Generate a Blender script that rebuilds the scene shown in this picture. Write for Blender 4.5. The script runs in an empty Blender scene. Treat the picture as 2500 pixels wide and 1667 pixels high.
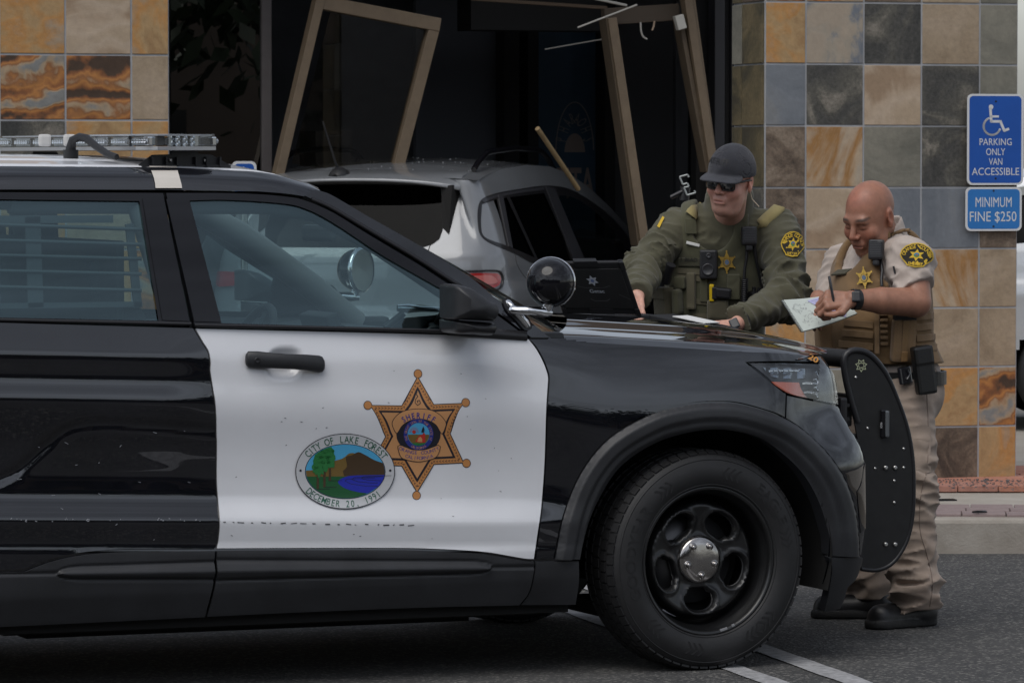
import bpy, bmesh, math, random
import numpy as np
from mathutils import Vector, Matrix, noise as mnoise
from mathutils.bvhtree import BVHTree
from mathutils.geometry import delaunay_2d_cdt

random.seed(7)
RNG = np.random.default_rng(7)
sc = bpy.context.scene
COL = sc.collection
R = math.radians

# ------------------------------------------------------------------ camera
PW, PH, FOC = 2500, 1667, 11000.0           # photograph in pixels, focal length in pixels
CAMH, HORIZON = 1.757, 400.0
PITCH = math.atan((PH / 2 - HORIZON) / FOC)
cam_d = bpy.data.cameras.new('camera')
cam = bpy.data.objects.new('camera', cam_d)
COL.objects.link(cam)
cam.location = (0, 0, CAMH)
cam.rotation_euler = (math.pi / 2 - PITCH, 0, 0)
cam_d.sensor_width = 36.0
cam_d.lens = 36.0 * FOC / PW
cam_d.clip_end = 500
cam_d.dof.use_dof = True
cam_d.dof.focus_distance = 16.2
cam_d.dof.aperture_fstop = 18.0
sc.camera = cam

# ------------------------------------------------------------------ sky and sun (bright overcast, high soft sun)
SUN_EL, SUN_AZ = R(58), R(205)              # azimuth from +Y clockwise: the sun is behind the camera, to the left
world = bpy.data.worlds.new('World')
sc.world = world
world.use_nodes = True
wn, wl = world.node_tree.nodes, world.node_tree.links
wn.clear()
w_out = wn.new('ShaderNodeOutputWorld')
w_bg = wn.new('ShaderNodeBackground')
w_sky = wn.new('ShaderNodeTexSky')
w_sky.sky_type = 'NISHITA'
w_sky.sun_disc = False
w_sky.sun_elevation = SUN_EL
w_sky.sun_rotation = SUN_AZ
w_sky.air_density = 1.0
w_sky.dust_density = 2.0
w_hsv = wn.new('ShaderNodeHueSaturation')
w_hsv.inputs['Saturation'].default_value = 0.42
w_tc = wn.new('ShaderNodeTexCoord')
w_map = wn.new('ShaderNodeMapping')
w_map.inputs['Scale'].default_value = (1.0, 1.0, 2.4)
w_noi = wn.new('ShaderNodeTexNoise')
w_noi.inputs['Scale'].default_value = 2.6
w_noi.inputs['Detail'].default_value = 7
w_noi.inputs['Roughness'].default_value = 0.6
w_rmp = wn.new('ShaderNodeMapRange')
w_rmp.inputs['From Min'].default_value = 0.38
w_rmp.inputs['From Max'].default_value = 0.68
w_rmp.inputs['To Min'].default_value = 0.8
w_rmp.inputs['To Max'].default_value = 1.7
w_mul = wn.new('ShaderNodeVectorMath')
w_mul.operation = 'SCALE'
wl.new(w_tc.outputs['Generated'], w_map.inputs['Vector'])
wl.new(w_map.outputs[0], w_noi.inputs['Vector'])
wl.new(w_noi.outputs[0], w_rmp.inputs['Value'])
wl.new(w_sky.outputs[0], w_hsv.inputs['Color'])
w_min = wn.new('ShaderNodeVectorMath')        # an even cloud deck: no bright ring round the hidden sun
w_min.operation = 'MINIMUM'
w_min.inputs[1].default_value = (8.2, 8.6, 9.4)
wl.new(w_hsv.outputs[0], w_min.inputs[0])
wl.new(w_min.outputs[0], w_mul.inputs[0])
wl.new(w_rmp.outputs[0], w_mul.inputs['Scale'])
wl.new(w_mul.outputs[0], w_bg.inputs['Color'])
w_bg.inputs['Strength'].default_value = 0.135
wl.new(w_bg.outputs[0], w_out.inputs[0])

sun_d = bpy.data.lights.new('sun', 'SUN')
sun_d.energy = 1.5
sun_d.angle = R(46)
sun_d.color = (1.0, 0.95, 0.88)
sun = bpy.data.objects.new('sun', sun_d)
COL.objects.link(sun)
sdir = Vector((math.sin(SUN_AZ) * math.cos(SUN_EL), math.cos(SUN_AZ) * math.cos(SUN_EL), math.sin(SUN_EL)))
sun.rotation_euler = sdir.to_track_quat('Z', 'Y').to_euler()
sun.location = sdir * 30

sc.view_settings.view_transform = 'Standard'
sc.view_settings.look = 'None'
sc.view_settings.exposure = -0.12
sc.view_settings.gamma = 1.0
sc.view_settings.use_curve_mapping = False
sc.render.engine = 'CYCLES'
sc.cycles.use_denoising = True
sc.cycles.max_bounces = 8
sc.cycles.transparent_max_bounces = 16
sc.cycles.glossy_bounces = 5
sc.cycles.caustics_reflective = False
sc.cycles.caustics_refractive = False

# ------------------------------------------------------------------ pixels to directions and points
CAMP = np.array([0, 0, CAMH])
_fw = np.array([0, math.cos(PITCH), -math.sin(PITCH)])
_up = np.array([0, math.sin(PITCH), math.cos(PITCH)])


def ray(px, py):
    d = _fw * FOC + np.array([1.0, 0, 0]) * (px - PW / 2) + _up * (PH / 2 - py)
    return d / np.linalg.norm(d)


def on_plane(px, py, p0, n):
    d = ray(px, py)
    n = np.asarray(n, float)
    t = np.dot(np.asarray(p0, float) - CAMP, n) / np.dot(d, n)
    return CAMP + d * t


def at_depth(px, py, Y):
    return on_plane(px, py, (0, Y, 0), (0, 1, 0))


def on_ground(px, py, z=0.0):
    return on_plane(px, py, (0, 0, z), (0, 0, 1))


# ------------------------------------------------------------------ materials
MATS = {}


def mat(name, color, rough=0.5, metal=0.0, coat=0.0, coat_rough=0.03, coat_ior=1.5, spec=0.5, var=0.0, vscale=8.0, bump=0.0,
        bscale=60.0, color2=None, sheen=0.0, emit=None, rvar=0.0, stretch=None, bdist=0.01, detail=6.0):
    if name in MATS:
        return MATS[name]
    m = bpy.data.materials.new(name)
    m.use_nodes = True
    nt = m.node_tree
    N, L = nt.nodes, nt.links
    b = N['Principled BSDF']
    b.inputs['Base Color'].default_value = (*color, 1)
    b.inputs['Roughness'].default_value = rough
    b.inputs['Metallic'].default_value = metal
    b.inputs['Coat Weight'].default_value = coat
    b.inputs['Coat Roughness'].default_value = coat_rough
    b.inputs['Coat IOR'].default_value = coat_ior
    b.inputs['Specular IOR Level'].default_value = spec
    if sheen:
        b.inputs['Sheen Weight'].default_value = sheen
        b.inputs['Sheen Roughness'].default_value = 0.6
    if emit:
        b.inputs['Emission Color'].default_value = (*emit[0], 1)
        b.inputs['Emission Strength'].default_value = emit[1]
    if var or bump or color2 or rvar:
        tc = N.new('ShaderNodeTexCoord')
        vec = tc.outputs['Object']
        if stretch:
            mp = N.new('ShaderNodeMapping')
            mp.inputs['Scale'].default_value = stretch
            L.new(vec, mp.inputs['Vector'])
            vec = mp.outputs[0]
        n1 = N.new('ShaderNodeTexNoise')
        n1.inputs['Scale'].default_value = vscale
        n1.inputs['Detail'].default_value = detail
        n1.inputs['Roughness'].default_value = 0.65
        L.new(vec, n1.inputs['Vector'])
        if var or color2:
            rm = N.new('ShaderNodeMapRange')
            rm.inputs['From Min'].default_value = 0.3
            rm.inputs['From Max'].default_value = 0.7
            L.new(n1.outputs[0], rm.inputs['Value'])
            mx = N.new('ShaderNodeMix')
            mx.data_type = 'RGBA'
            c2 = color2 if color2 else tuple(min(1, c * (1 + var)) for c in color)
            c1 = color if color2 else tuple(c * (1 - var) for c in color)
            mx.inputs['A'].default_value = (*c1, 1)
            mx.inputs['B'].default_value = (*c2, 1)
            L.new(rm.outputs[0], mx.inputs['Factor'])
            L.new(mx.outputs['Result'], b.inputs['Base Color'])
        if rvar:
            r2 = N.new('ShaderNodeMapRange')
            r2.inputs['From Min'].default_value = 0.3
            r2.inputs['From Max'].default_value = 0.7
            r2.inputs['To Min'].default_value = max(0, rough - rvar)
            r2.inputs['To Max'].default_value = min(1, rough + rvar)
            L.new(n1.outputs[0], r2.inputs['Value'])
            L.new(r2.outputs[0], b.inputs['Roughness'])
        if bump:
            n2 = N.new('ShaderNodeTexNoise')
            n2.inputs['Scale'].default_value = bscale
            n2.inputs['Detail'].default_value = 5
            L.new(vec, n2.inputs['Vector'])
            bp = N.new('ShaderNodeBump')
            bp.inputs['Strength'].default_value = bump
            bp.inputs['Distance'].default_value = bdist
            L.new(n2.outputs[0], bp.inputs['Height'])
            L.new(bp.outputs[0], b.inputs['Normal'])
    MATS[name] = m
    return m


def glass_mat(name, tint=(0.8, 0.9, 0.9), ior=1.5, gloss=(1, 1, 1), haze=0.0, haze_col=(0.1, 0.15, 0.16)):
    """thin pane: tinted see-through plus a mirror part that grows at grazing angles"""
    m = bpy.data.materials.new(name)
    m.use_nodes = True
    N, L = m.node_tree.nodes, m.node_tree.links
    N.clear()
    o = N.new('ShaderNodeOutputMaterial')
    t = N.new('ShaderNodeBsdfTransparent')
    t.inputs[0].default_value = (*tint, 1)
    g = N.new('ShaderNodeBsdfGlossy')
    g.inputs['Color'].default_value = (*gloss, 1)
    g.inputs['Roughness'].default_value = 0.0
    ge = N.new('ShaderNodeNewGeometry')
    dt = N.new('ShaderNodeVectorMath')
    dt.operation = 'DOT_PRODUCT'
    L.new(ge.outputs['Normal'], dt.inputs[0])
    L.new(ge.outputs['Incoming'], dt.inputs[1])
    ab = N.new('ShaderNodeMath')
    ab.operation = 'ABSOLUTE'
    L.new(dt.outputs['Value'], ab.inputs[0])
    om = N.new('ShaderNodeMath')
    om.operation = 'SUBTRACT'
    om.inputs[0].default_value = 1.0
    L.new(ab.outputs[0], om.inputs[1])
    pw = N.new('ShaderNodeMath')
    pw.operation = 'POWER'
    pw.inputs[1].default_value = 5.0
    L.new(om.outputs[0], pw.inputs[0])
    f0 = min(.95, 2 * ((ior - 1) / (ior + 1)) ** 2)
    f = N.new('ShaderNodeMath')
    f.operation = 'MULTIPLY_ADD'
    f.inputs[1].default_value = 1 - f0
    f.inputs[2].default_value = f0
    L.new(pw.outputs[0], f.inputs[0])
    mx = N.new('ShaderNodeMixShader')
    L.new(f.outputs[0], mx.inputs[0])
    base = t
    if haze:
        d = N.new('ShaderNodeBsdfDiffuse')
        d.inputs[0].default_value = (*haze_col, 1)
        m2 = N.new('ShaderNodeMixShader')
        m2.inputs[0].default_value = haze
        L.new(t.outputs[0], m2.inputs[1])
        L.new(d.outputs[0], m2.inputs[2])
        base = m2
    L.new(base.outputs[0], mx.inputs[1])
    L.new(g.outputs[0], mx.inputs[2])
    L.new(mx.outputs[0], o.inputs[0])
    MATS[name] = m
    return m


# ------------------------------------------------------------------ object helpers
def tag(o, label=None, cat=None, group=None, kind=None):
    if label: o['label'] = label
    if cat: o['category'] = cat
    if group: o['group'] = group
    if kind: o['kind'] = kind
    return o


def empty(name, loc=(0, 0, 0), rz=0.0, parent=None):
    o = bpy.data.objects.new(name, None)
    COL.objects.link(o)
    o.location = loc
    o.rotation_euler = (0, 0, rz)
    o.empty_display_size = 0.1
    if parent: o.parent = parent
    return o


def mesh_obj(name, verts, faces, mats, parent=None, smooth=True, fmat=None, normals=None, loopn=None):
    me = bpy.data.meshes.new(name)
    me.from_pydata([tuple(map(float, v)) for v in verts], [], [tuple(map(int, f)) for f in faces])
    if not isinstance(mats, (list, tuple)):
        mats = [mats]
    for m in mats:
        me.materials.append(m)
    if fmat is not None:
        me.polygons.foreach_set('material_index', np.asarray(fmat, dtype=np.int32))
    me.polygons.foreach_set('use_smooth', [bool(smooth)] * len(me.polygons))
    me.update()
    if normals is not None:
        me.normals_split_custom_set_from_vertices([tuple(n) for n in normals])
    elif loopn is not None:
        me.normals_split_custom_set([tuple(n) for n in loopn])
    o = bpy.data.objects.new(name, me)
    COL.objects.link(o)
    if parent: o.parent = parent
    return o


class MB:
    """collects simple solids into one mesh"""

    def __init__(s):
        s.v, s.f, s.m, s.sm = [], [], [], []
        s.cur = 0

    def add(s, verts, faces, smooth=False, M=None, m=None):
        b = len(s.v)
        for v in verts:
            v = Vector(v)
            if M is not None: v = M @ v
            s.v.append(v)
        for f in faces:
            s.f.append([b + i for i in f])
            s.m.append(s.cur if m is None else m)
            s.sm.append(smooth)
        return s

    def box(s, c, size, rot=None, bev=0.0, M=None, m=None):
        cx, cy, cz = c
        hx, hy, hz = size[0] / 2, size[1] / 2, size[2] / 2
        rm = rot.to_matrix() if hasattr(rot, 'to_matrix') else (rot if rot is not None else Matrix.Identity(3))
        if bev <= 0:
            vs = [(x, y, z) for x in (-hx, hx) for y in (-hy, hy) for z in (-hz, hz)]
            fs = [(0, 1, 3, 2), (4, 6, 7, 5), (0, 4, 5, 1), (2, 3, 7, 6), (0, 2, 6, 4), (1, 5, 7, 3)]
        else:
            b = min(bev, hx * .98, hy * .98, hz * .98)
            bm = bmesh.new()
            bmesh.ops.create_cube(bm, size=1)
            for v in bm.verts:
                v.co = Vector((v.co.x * hx * 2, v.co.y * hy * 2, v.co.z * hz * 2))
            bmesh.ops.bevel(bm, geom=bm.edges[:], offset=b, segments=2, affect='EDGES', profile=0.6)
            bm.verts.index_update()
            vs = [tuple(v.co) for v in bm.verts]
            fs = [[v.index for v in f.verts] for f in bm.faces]
            bm.free()
        vs = [rm @ Vector(v) + Vector((cx, cy, cz)) for v in vs]
        return s.add(vs, fs, smooth=False, M=M, m=m)

    def tube(s, pts, rad, n=10, caps=True, M=None, m=None, smooth=True):
        pts = [Vector(p) for p in pts]
        k = len(pts)
        rad = rad if hasattr(rad, '__len__') else [rad] * k
        vs, fs = [], []
        up = None
        for i, p in enumerate(pts):
            d = (pts[min(i + 1, k - 1)] - pts[max(i - 1, 0)]).normalized()
            if up is None:
                up = Vector((0, 0, 1)) if abs(d.z) < .9 else Vector((1, 0, 0))
            a = d.cross(up)
            if a.length < 1e-5: a = d.orthogonal()
            a.normalize()
            b = a.cross(d).normalized()
            up = b
            for j in range(n):
                t = 2 * math.pi * j / n
                vs.append(p + (a * math.cos(t) + b * math.sin(t)) * rad[i])
        for i in range(k - 1):
            for j in range(n):
                j2 = (j + 1) % n
                fs.append((i * n + j, i * n + j2, (i + 1) * n + j2, (i + 1) * n + j))
        s.add(vs, fs, smooth=smooth, M=M, m=m)
        if caps:
            b0 = len(s.v)
            s.add(vs[:n], [tuple(range(n - 1, -1, -1))], M=M, m=m) if False else None
            base = len(s.v)
            s.add([vs[j] for j in range(n)], [tuple(range(n))[::-1]], M=M, m=m)
            s.add([vs[(k - 1) * n + j] for j in range(n)], [tuple(range(n))], M=M, m=m)
        return s

    def lathe(s, prof, n=48, M=None, m=None, smooth=True, a0=0.0, a1=2 * math.pi):
        """profile [(r, h)] turned round the local Z axis"""
        full = abs(a1 - a0 - 2 * math.pi) < 1e-6
        cnt = n if full else n + 1
        vs, fs = [], []
        for i in range(cnt):
            t = a0 + (a1 - a0) * i / n
            for r, h in prof:
                vs.append((r * math.cos(t), r * math.sin(t), h))
        k = len(prof)
        for i in range(n):
            i2 = (i + 1) % cnt
            for j in range(k - 1):
                fs.append((i * k + j, i2 * k + j, i2 * k + j + 1, i * k + j + 1))
        return s.add(vs, fs, smooth=smooth, M=M, m=m)

    def prism(s, poly, h0, h1, M=None, m=None):
        """polygon in XY extruded along Z"""
        n = len(poly)
        v2, tr = fill2d(poly, [], None)
        vs = [(p[0], p[1], h1) for p in v2]
        fs = [tuple(t) for t in tr]
        s.add(vs, fs, M=M, m=m)
        s.add([(p[0], p[1], h0) for p in v2], [tuple(t)[::-1] for t in tr], M=M, m=m)
        vs = [(p[0], p[1], h0) for p in poly] + [(p[0], p[1], h1) for p in poly]
        s.add(vs, [(i, (i + 1) % n, n + (i + 1) % n, n + i) for i in range(n)], M=M, m=m)
        return s

    def build_each(s, name, mats, parent=None):
        """every separate piece becomes an object of its own"""
        key, par = {}, list(range(len(s.v)))

        def find(a):
            while par[a] != a:
                par[a] = par[par[a]]
                a = par[a]
            return a
        for i, v in enumerate(s.v):
            k = (round(v.x, 5), round(v.y, 5), round(v.z, 5))
            if k in key: par[find(i)] = find(key[k])
            else: key[k] = i
        for f in s.f:
            for j in f[1:]: par[find(j)] = find(f[0])
        groups = {}
        for fi, f in enumerate(s.f): groups.setdefault(find(f[0]), []).append(fi)
        res = []
        for g in groups.values():
            t = MB()
            mp = {}
            for fi in g:
                nf = []
                for i in s.f[fi]:
                    if i not in mp:
                        mp[i] = len(t.v)
                        t.v.append(s.v[i])
                    nf.append(mp[i])
                t.f.append(nf)
                t.m.append(s.m[fi])
                t.sm.append(s.sm[fi])
            res.append(t.build(name, mats, parent))
        return res

    def build(s, name, mats, parent=None, smooth=None):
        o = mesh_obj(name, s.v, s.f, mats, parent, smooth=False, fmat=s.m)
        o.data.polygons.foreach_set('use_smooth', s.sm if smooth is None else [smooth] * len(s.f))
        return o


def area2(poly):
    p = np.asarray(poly, float)
    x, y = p[:, 0], p[:, 1]
    return 0.5 * np.sum(x * np.roll(y, -1) - np.roll(x, -1) * y)


def inside(pts, poly):
    pts = np.asarray(pts, float)
    poly = np.asarray(poly, float)
    x, y = pts[:, 0], pts[:, 1]
    r = np.zeros(len(pts), bool)
    n = len(poly)
    for i in range(n):
        x1, y1 = poly[i]
        x2, y2 = poly[(i + 1) % n]
        if y1 == y2: continue
        c = ((y1 > y) != (y2 > y)) & (x < (x2 - x1) * (y - y1) / (y2 - y1) + x1)
        r ^= c
    return r


def seg_dist(pts, poly):
    pts = np.asarray(pts, float)
    poly = np.asarray(poly, float)
    best = np.full(len(pts), 1e9)
    n = len(poly)
    for i in range(n):
        a, b = poly[i], poly[(i + 1) % n]
        ab = b - a
        l2 = max(ab @ ab, 1e-12)
        t = np.clip(((pts - a) @ ab) / l2, 0, 1)
        d = np.linalg.norm(pts - (a + t[:, None] * ab), axis=1)
        best = np.minimum(best, d)
    return best


def fill2d(outline, holes=(), spacing=None):
    """triangulate a polygon with holes, with inner grid points; returns (points, triangles), outline points come first"""
    outline = [tuple(p[:2]) for p in outline]
    if area2(outline) < 0: outline = outline[::-1]
    allp = list(outline)
    edges = [(i, (i + 1) % len(outline)) for i in range(len(outline))]
    for h in holes:
        b = len(allp)
        allp += [tuple(p[:2]) for p in h]
        edges += [(b + i, b + (i + 1) % len(h)) for i in range(len(h))]
    if spacing:
        o = np.asarray(outline)
        x0, y0 = o.min(0)
        x1, y1 = o.max(0)
        gx, gy = np.meshgrid(np.arange(x0 + spacing / 2, x1, spacing), np.arange(y0 + spacing / 2, y1, spacing))
        g = np.c_[gx.ravel(), gy.ravel()]
        if len(g):
            g = g[inside(g, outline)]
        for h in holes:
            if len(g): g = g[~inside(g, h)]
        if len(g): g = g[seg_dist(g, outline) > spacing * 0.45]
        for h in holes:
            if len(g): g = g[seg_dist(g, h) > spacing * 0.45]
        allp += [tuple(p) for p in g]
    vo, eo, fo, _, _, _ = delaunay_2d_cdt([Vector(p) for p in allp], edges, [], 0, 1e-7)
    vo = np.array([tuple(v) for v in vo])
    tri = np.array([f for f in fo if len(f) == 3], dtype=int).reshape(-1, 3)
    c = vo[tri].mean(axis=1)
    k = inside(c, outline)
    for h in holes:
        k &= ~inside(c, h)
    tri = tri[k]
    a = vo[tri]
    s2 = (a[:, 1, 0] - a[:, 0, 0]) * (a[:, 2, 1] - a[:, 0, 1]) - (a[:, 2, 0] - a[:, 0, 0]) * (a[:, 1, 1] - a[:, 0, 1])
    tri[s2 < 0] = tri[s2 < 0][:, ::-1]
    return vo, tri


def spline(pts, step=6.0, closed=True):
    """outline through points; a point with a third value 1 is a sharp corner"""
    n = len(pts)
    P = [np.array(p[:2], float) for p in pts]
    cor = [len(p) > 2 and p[2] == 1 for p in pts]
    out = []
    rng = n if closed else n - 1
    for i in range(rng):
        p1, p2 = P[i], P[(i + 1) % n]
        p0 = P[(i - 1) % n] if (closed or i > 0) else p1
        p3 = P[(i + 2) % n] if (closed or i + 2 < n) else p2
        m1 = (p2 - p1) if cor[i] else (p2 - p0) / 2
        m2 = (p2 - p1) if cor[(i + 1) % n] else (p3 - p1) / 2
        L = np.linalg.norm(p2 - p1)
        lim = L * 1.1
        for m in (m1, m2):
            l = np.linalg.norm(m)
            if l > lim: m *= lim / l
        k = max(1, int(round(L / step)))
        for j in range(k):
            t = j / k
            t2, t3 = t * t, t * t * t
            out.append((2 * t3 - 3 * t2 + 1) * p1 + (t3 - 2 * t2 + t) * m1 + (-2 * t3 + 3 * t2) * p2 + (t3 - t2) * m2)
    if not closed: out.append(P[-1])
    return np.array(out)


def shrink(poly, d):
    """move a closed outline inwards by d"""
    p = np.asarray(poly, float)
    if area2(p) < 0: p = p[::-1]
    a = p - np.roll(p, 1, axis=0)
    b = np.roll(p, -1, axis=0) - p
    a /= np.maximum(np.linalg.norm(a, axis=1, keepdims=True), 1e-9)
    b /= np.maximum(np.linalg.norm(b, axis=1, keepdims=True), 1e-9)
    na = np.c_[-a[:, 1], a[:, 0]]
    nb = np.c_[-b[:, 1], b[:, 0]]
    n = na + nb
    l = np.linalg.norm(n, axis=1, keepdims=True)
    n = n / np.maximum(l, 1e-6)
    c = np.maximum((n * nb).sum(1, keepdims=True), 0.5)
    return p + n * d / c


def circle(cx, cy, rx, ry=None, n=32, a=0.0):
    ry = rx if ry is None else ry
    t = np.arange(n) * 2 * np.pi / n + a
    return np.c_[cx + rx * np.cos(t), cy + ry * np.sin(t)]


_text_cache = {}


def text_tris(s, bold=0.0, res=3):
    key = (s, bold, res)
    if key in _text_cache: return _text_cache[key]
    cu = bpy.data.curves.new('t', 'FONT')
    cu.body = s
    cu.size = 1.0
    cu.offset = bold
    cu.resolution_u = res
    cu.fill_mode = 'FRONT'
    ob = bpy.data.objects.new('t', cu)
    COL.objects.link(ob)
    dg = bpy.context.evaluated_depsgraph_get()
    me = ob.evaluated_get(dg).to_mesh()
    v = np.array([tuple(x.co) for x in me.vertices])[:, :2] if len(me.vertices) else np.zeros((0, 2))
    f = [tuple(p.vertices) for p in me.polygons]
    ob.evaluated_get(dg).to_mesh_clear()
    bpy.data.objects.remove(ob)
    bpy.data.curves.remove(cu)
    if len(v):
        v = v - np.array([v[:, 0].min(), 0])
    _text_cache[key] = (v, f)
    return v, f


class Surf:
    """a smooth base surface that pixels are thrown onto; kept in the local frame of `M`"""

    def __init__(s, P, M=Matrix.Identity(4), flip=False):
        P = np.asarray(P, float)          # grid (a, b, 3)
        na, nb = P.shape[:2]
        du = np.gradient(P, axis=0)
        dv = np.gradient(P, axis=1)
        n = np.cross(du, dv)
        n /= np.maximum(np.linalg.norm(n, axis=2, keepdims=True), 1e-12)
        if flip: n = -n
        s.P, s.N = P, n
        s.V = P.reshape(-1, 3)
        s.VN = n.reshape(-1, 3)
        idx = np.arange(na * nb).reshape(na, nb)
        q = np.stack([idx[:-1, :-1], idx[1:, :-1], idx[1:, 1:], idx[:-1, 1:]], -1).reshape(-1, 4)
        s.Q = q
        s.T = np.concatenate([q[:, [0, 1, 2]], q[:, [0, 2, 3]]])
        s.bvh = BVHTree.FromPolygons([tuple(v) for v in s.V], [tuple(map(int, t)) for t in s.T])
        s.M = M
        s.Mi = M.inverted()
        s.R3 = s.Mi.to_3x3()

    def _at(s, loc, idx):
        t = s.T[idx]
        a, b, c = s.V[t[0]], s.V[t[1]], s.V[t[2]]
        p = np.array(loc)
        v0, v1, v2 = b - a, c - a, p - a
        d00, d01, d11, d20, d21 = v0 @ v0, v0 @ v1, v1 @ v1, v2 @ v0, v2 @ v1
        den = d00 * d11 - d01 * d01
        if abs(den) < 1e-18:
            n = s.VN[t[0]]
        else:
            w1 = (d11 * d20 - d01 * d21) / den
            w2 = (d00 * d21 - d01 * d20) / den
            n = s.VN[t[0]] * (1 - w1 - w2) + s.VN[t[1]] * w1 + s.VN[t[2]] * w2
        return p, n / np.linalg.norm(n)

    def hit(s, px, py, o=None):
        o = s.Mi @ Vector(CAMP)
        d = s.R3 @ Vector(ray(px, py))
        loc, nor, idx, dist = s.bvh.ray_cast(o, d)
        if loc is None: return None
        return s._at(loc, idx)

    def hit_local(s, origin, direction):
        loc, nor, idx, dist = s.bvh.ray_cast(Vector(origin), Vector(direction))
        if loc is None: return None
        return s._at(loc, idx)

    def hits(s, pts):
        pts = np.asarray(pts, float)
        c = pts.mean(0)
        P, N = [], []
        for p in pts:
            h = s.hit(*p)
            k = 0
            while h is None and k < 60:
                k += 1
                p = p + (c - p) / max(np.linalg.norm(c - p), 1e-6) * 2.0
                h = s.hit(*p)
            P.append(None if h is None else h[0])
            N.append(None if h is None else h[1])
        ok = [i for i, p in enumerate(P) if p is not None]
        if not ok: return np.zeros((len(P), 3)), np.tile([0, -1., 0], (len(P), 1))
        for i in range(len(P)):
            if P[i] is None:
                j = ok[int(np.argmin([((pts[i] - pts[k]) ** 2).sum() for k in ok]))]
                P[i], N[i] = P[j], N[j]
        return np.array(P), np.array(N)


def surf_panel(name, surf, outline, mats, parent, off=0.0, hem=0.012, gap=1.5, spacing=9.0, step=6.0, holes=(), raw=False,
               dish=None, fm=None):
    """sheet-metal panel: outline in pixels thrown onto a surface, with a turned-in edge.
    dish(points)->extra height along the normal"""
    o = np.asarray(outline, float) if raw else spline(outline, step)
    if gap: o = shrink(o, gap)
    hs = [np.asarray(h, float) for h in holes]
    v2, tr = fill2d(o, hs, spacing)
    P, N = surf.hits(v2)
    extra = np.full(len(P), off)
    if dish is not None: extra = extra + dish(v2)
    T = P + N * extra[:, None]
    # pixel y runs down, so the winding is set from the normals
    a, b, c = T[tr[:, 0]], T[tr[:, 1]], T[tr[:, 2]]
    fn = np.cross(b - a, c - a)
    if (fn * N[tr].mean(1)).sum() < 0: tr = tr[:, ::-1]
    verts = [tuple(p) for p in T]
    faces = [tuple(t) for t in tr]
    ln = [N[i] for t in tr for i in t]
    if dish is not None:
        acc = np.zeros_like(T)
        a, b, c = T[tr[:, 0]], T[tr[:, 1]], T[tr[:, 2]]
        fn = np.cross(b - a, c - a)
        for k in range(3): np.add.at(acc, tr[:, k], fn)
        acc /= np.maximum(np.linalg.norm(acc, axis=1, keepdims=True), 1e-12)
        ln = [acc[i] for t in tr for i in t]
    if hem:
        for loop in [range(len(o))]:
            ids = list(loop)
            # first points returned are the outline (possibly reversed)
            base = len(verts)
            for i in ids: verts.append(tuple(T[i]))
            for i in ids: verts.append(tuple(T[i] - N[i] * hem))
            n = len(ids)
            for j in range(n):
                j2 = (j + 1) % n
                f = (base + j, base + j2, base + n + j2, base + n + j)
                e = np.array(verts[f[1]]) - np.array(verts[f[0]])
                w = np.array(verts[f[3]]) - np.array(verts[f[0]])
                nn = np.cross(e, w)
                nn = nn / max(np.linalg.norm(nn), 1e-12)
                faces.append(f)
                ln += [nn] * 4
    return mesh_obj(name, verts, faces, mats, parent, smooth=True, loopn=ln, fmat=fm)


def surf_strip(mb, surf, pts, w, off, m=None, step=5.0, closed=False):
    """thin raised line along a pixel path (mouldings, seams, scratches)"""
    c = spline(pts, step, closed)
    P, N = surf.hits(c)
    k = len(P)
    vs = []
    for i in range(k):
        d = P[min(i + 1, k - 1)] - P[max(i - 1, 0)]
        d /= max(np.linalg.norm(d), 1e-9)
        s_ = np.cross(N[i], d)
        for a, b in ((-.5, -.3), (-.42, 1), (.42, 1), (.5, -.3)):
            vs.append(P[i] + s_ * w * a + N[i] * off * b)
    fs = [(i * 4 + j, i * 4 + j + 1, (i + 1) * 4 + j + 1, (i + 1) * 4 + j) for i in range(k - 1) for j in range(3)]
    a, b, c_ = np.array(vs[1]), np.array(vs[2]), np.array(vs[5])
    if np.dot(np.cross(b - a, c_ - a), N[0]) < 0:
        fs = [f[::-1] for f in fs]
    mb.add(vs, fs, smooth=True, m=m)


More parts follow.
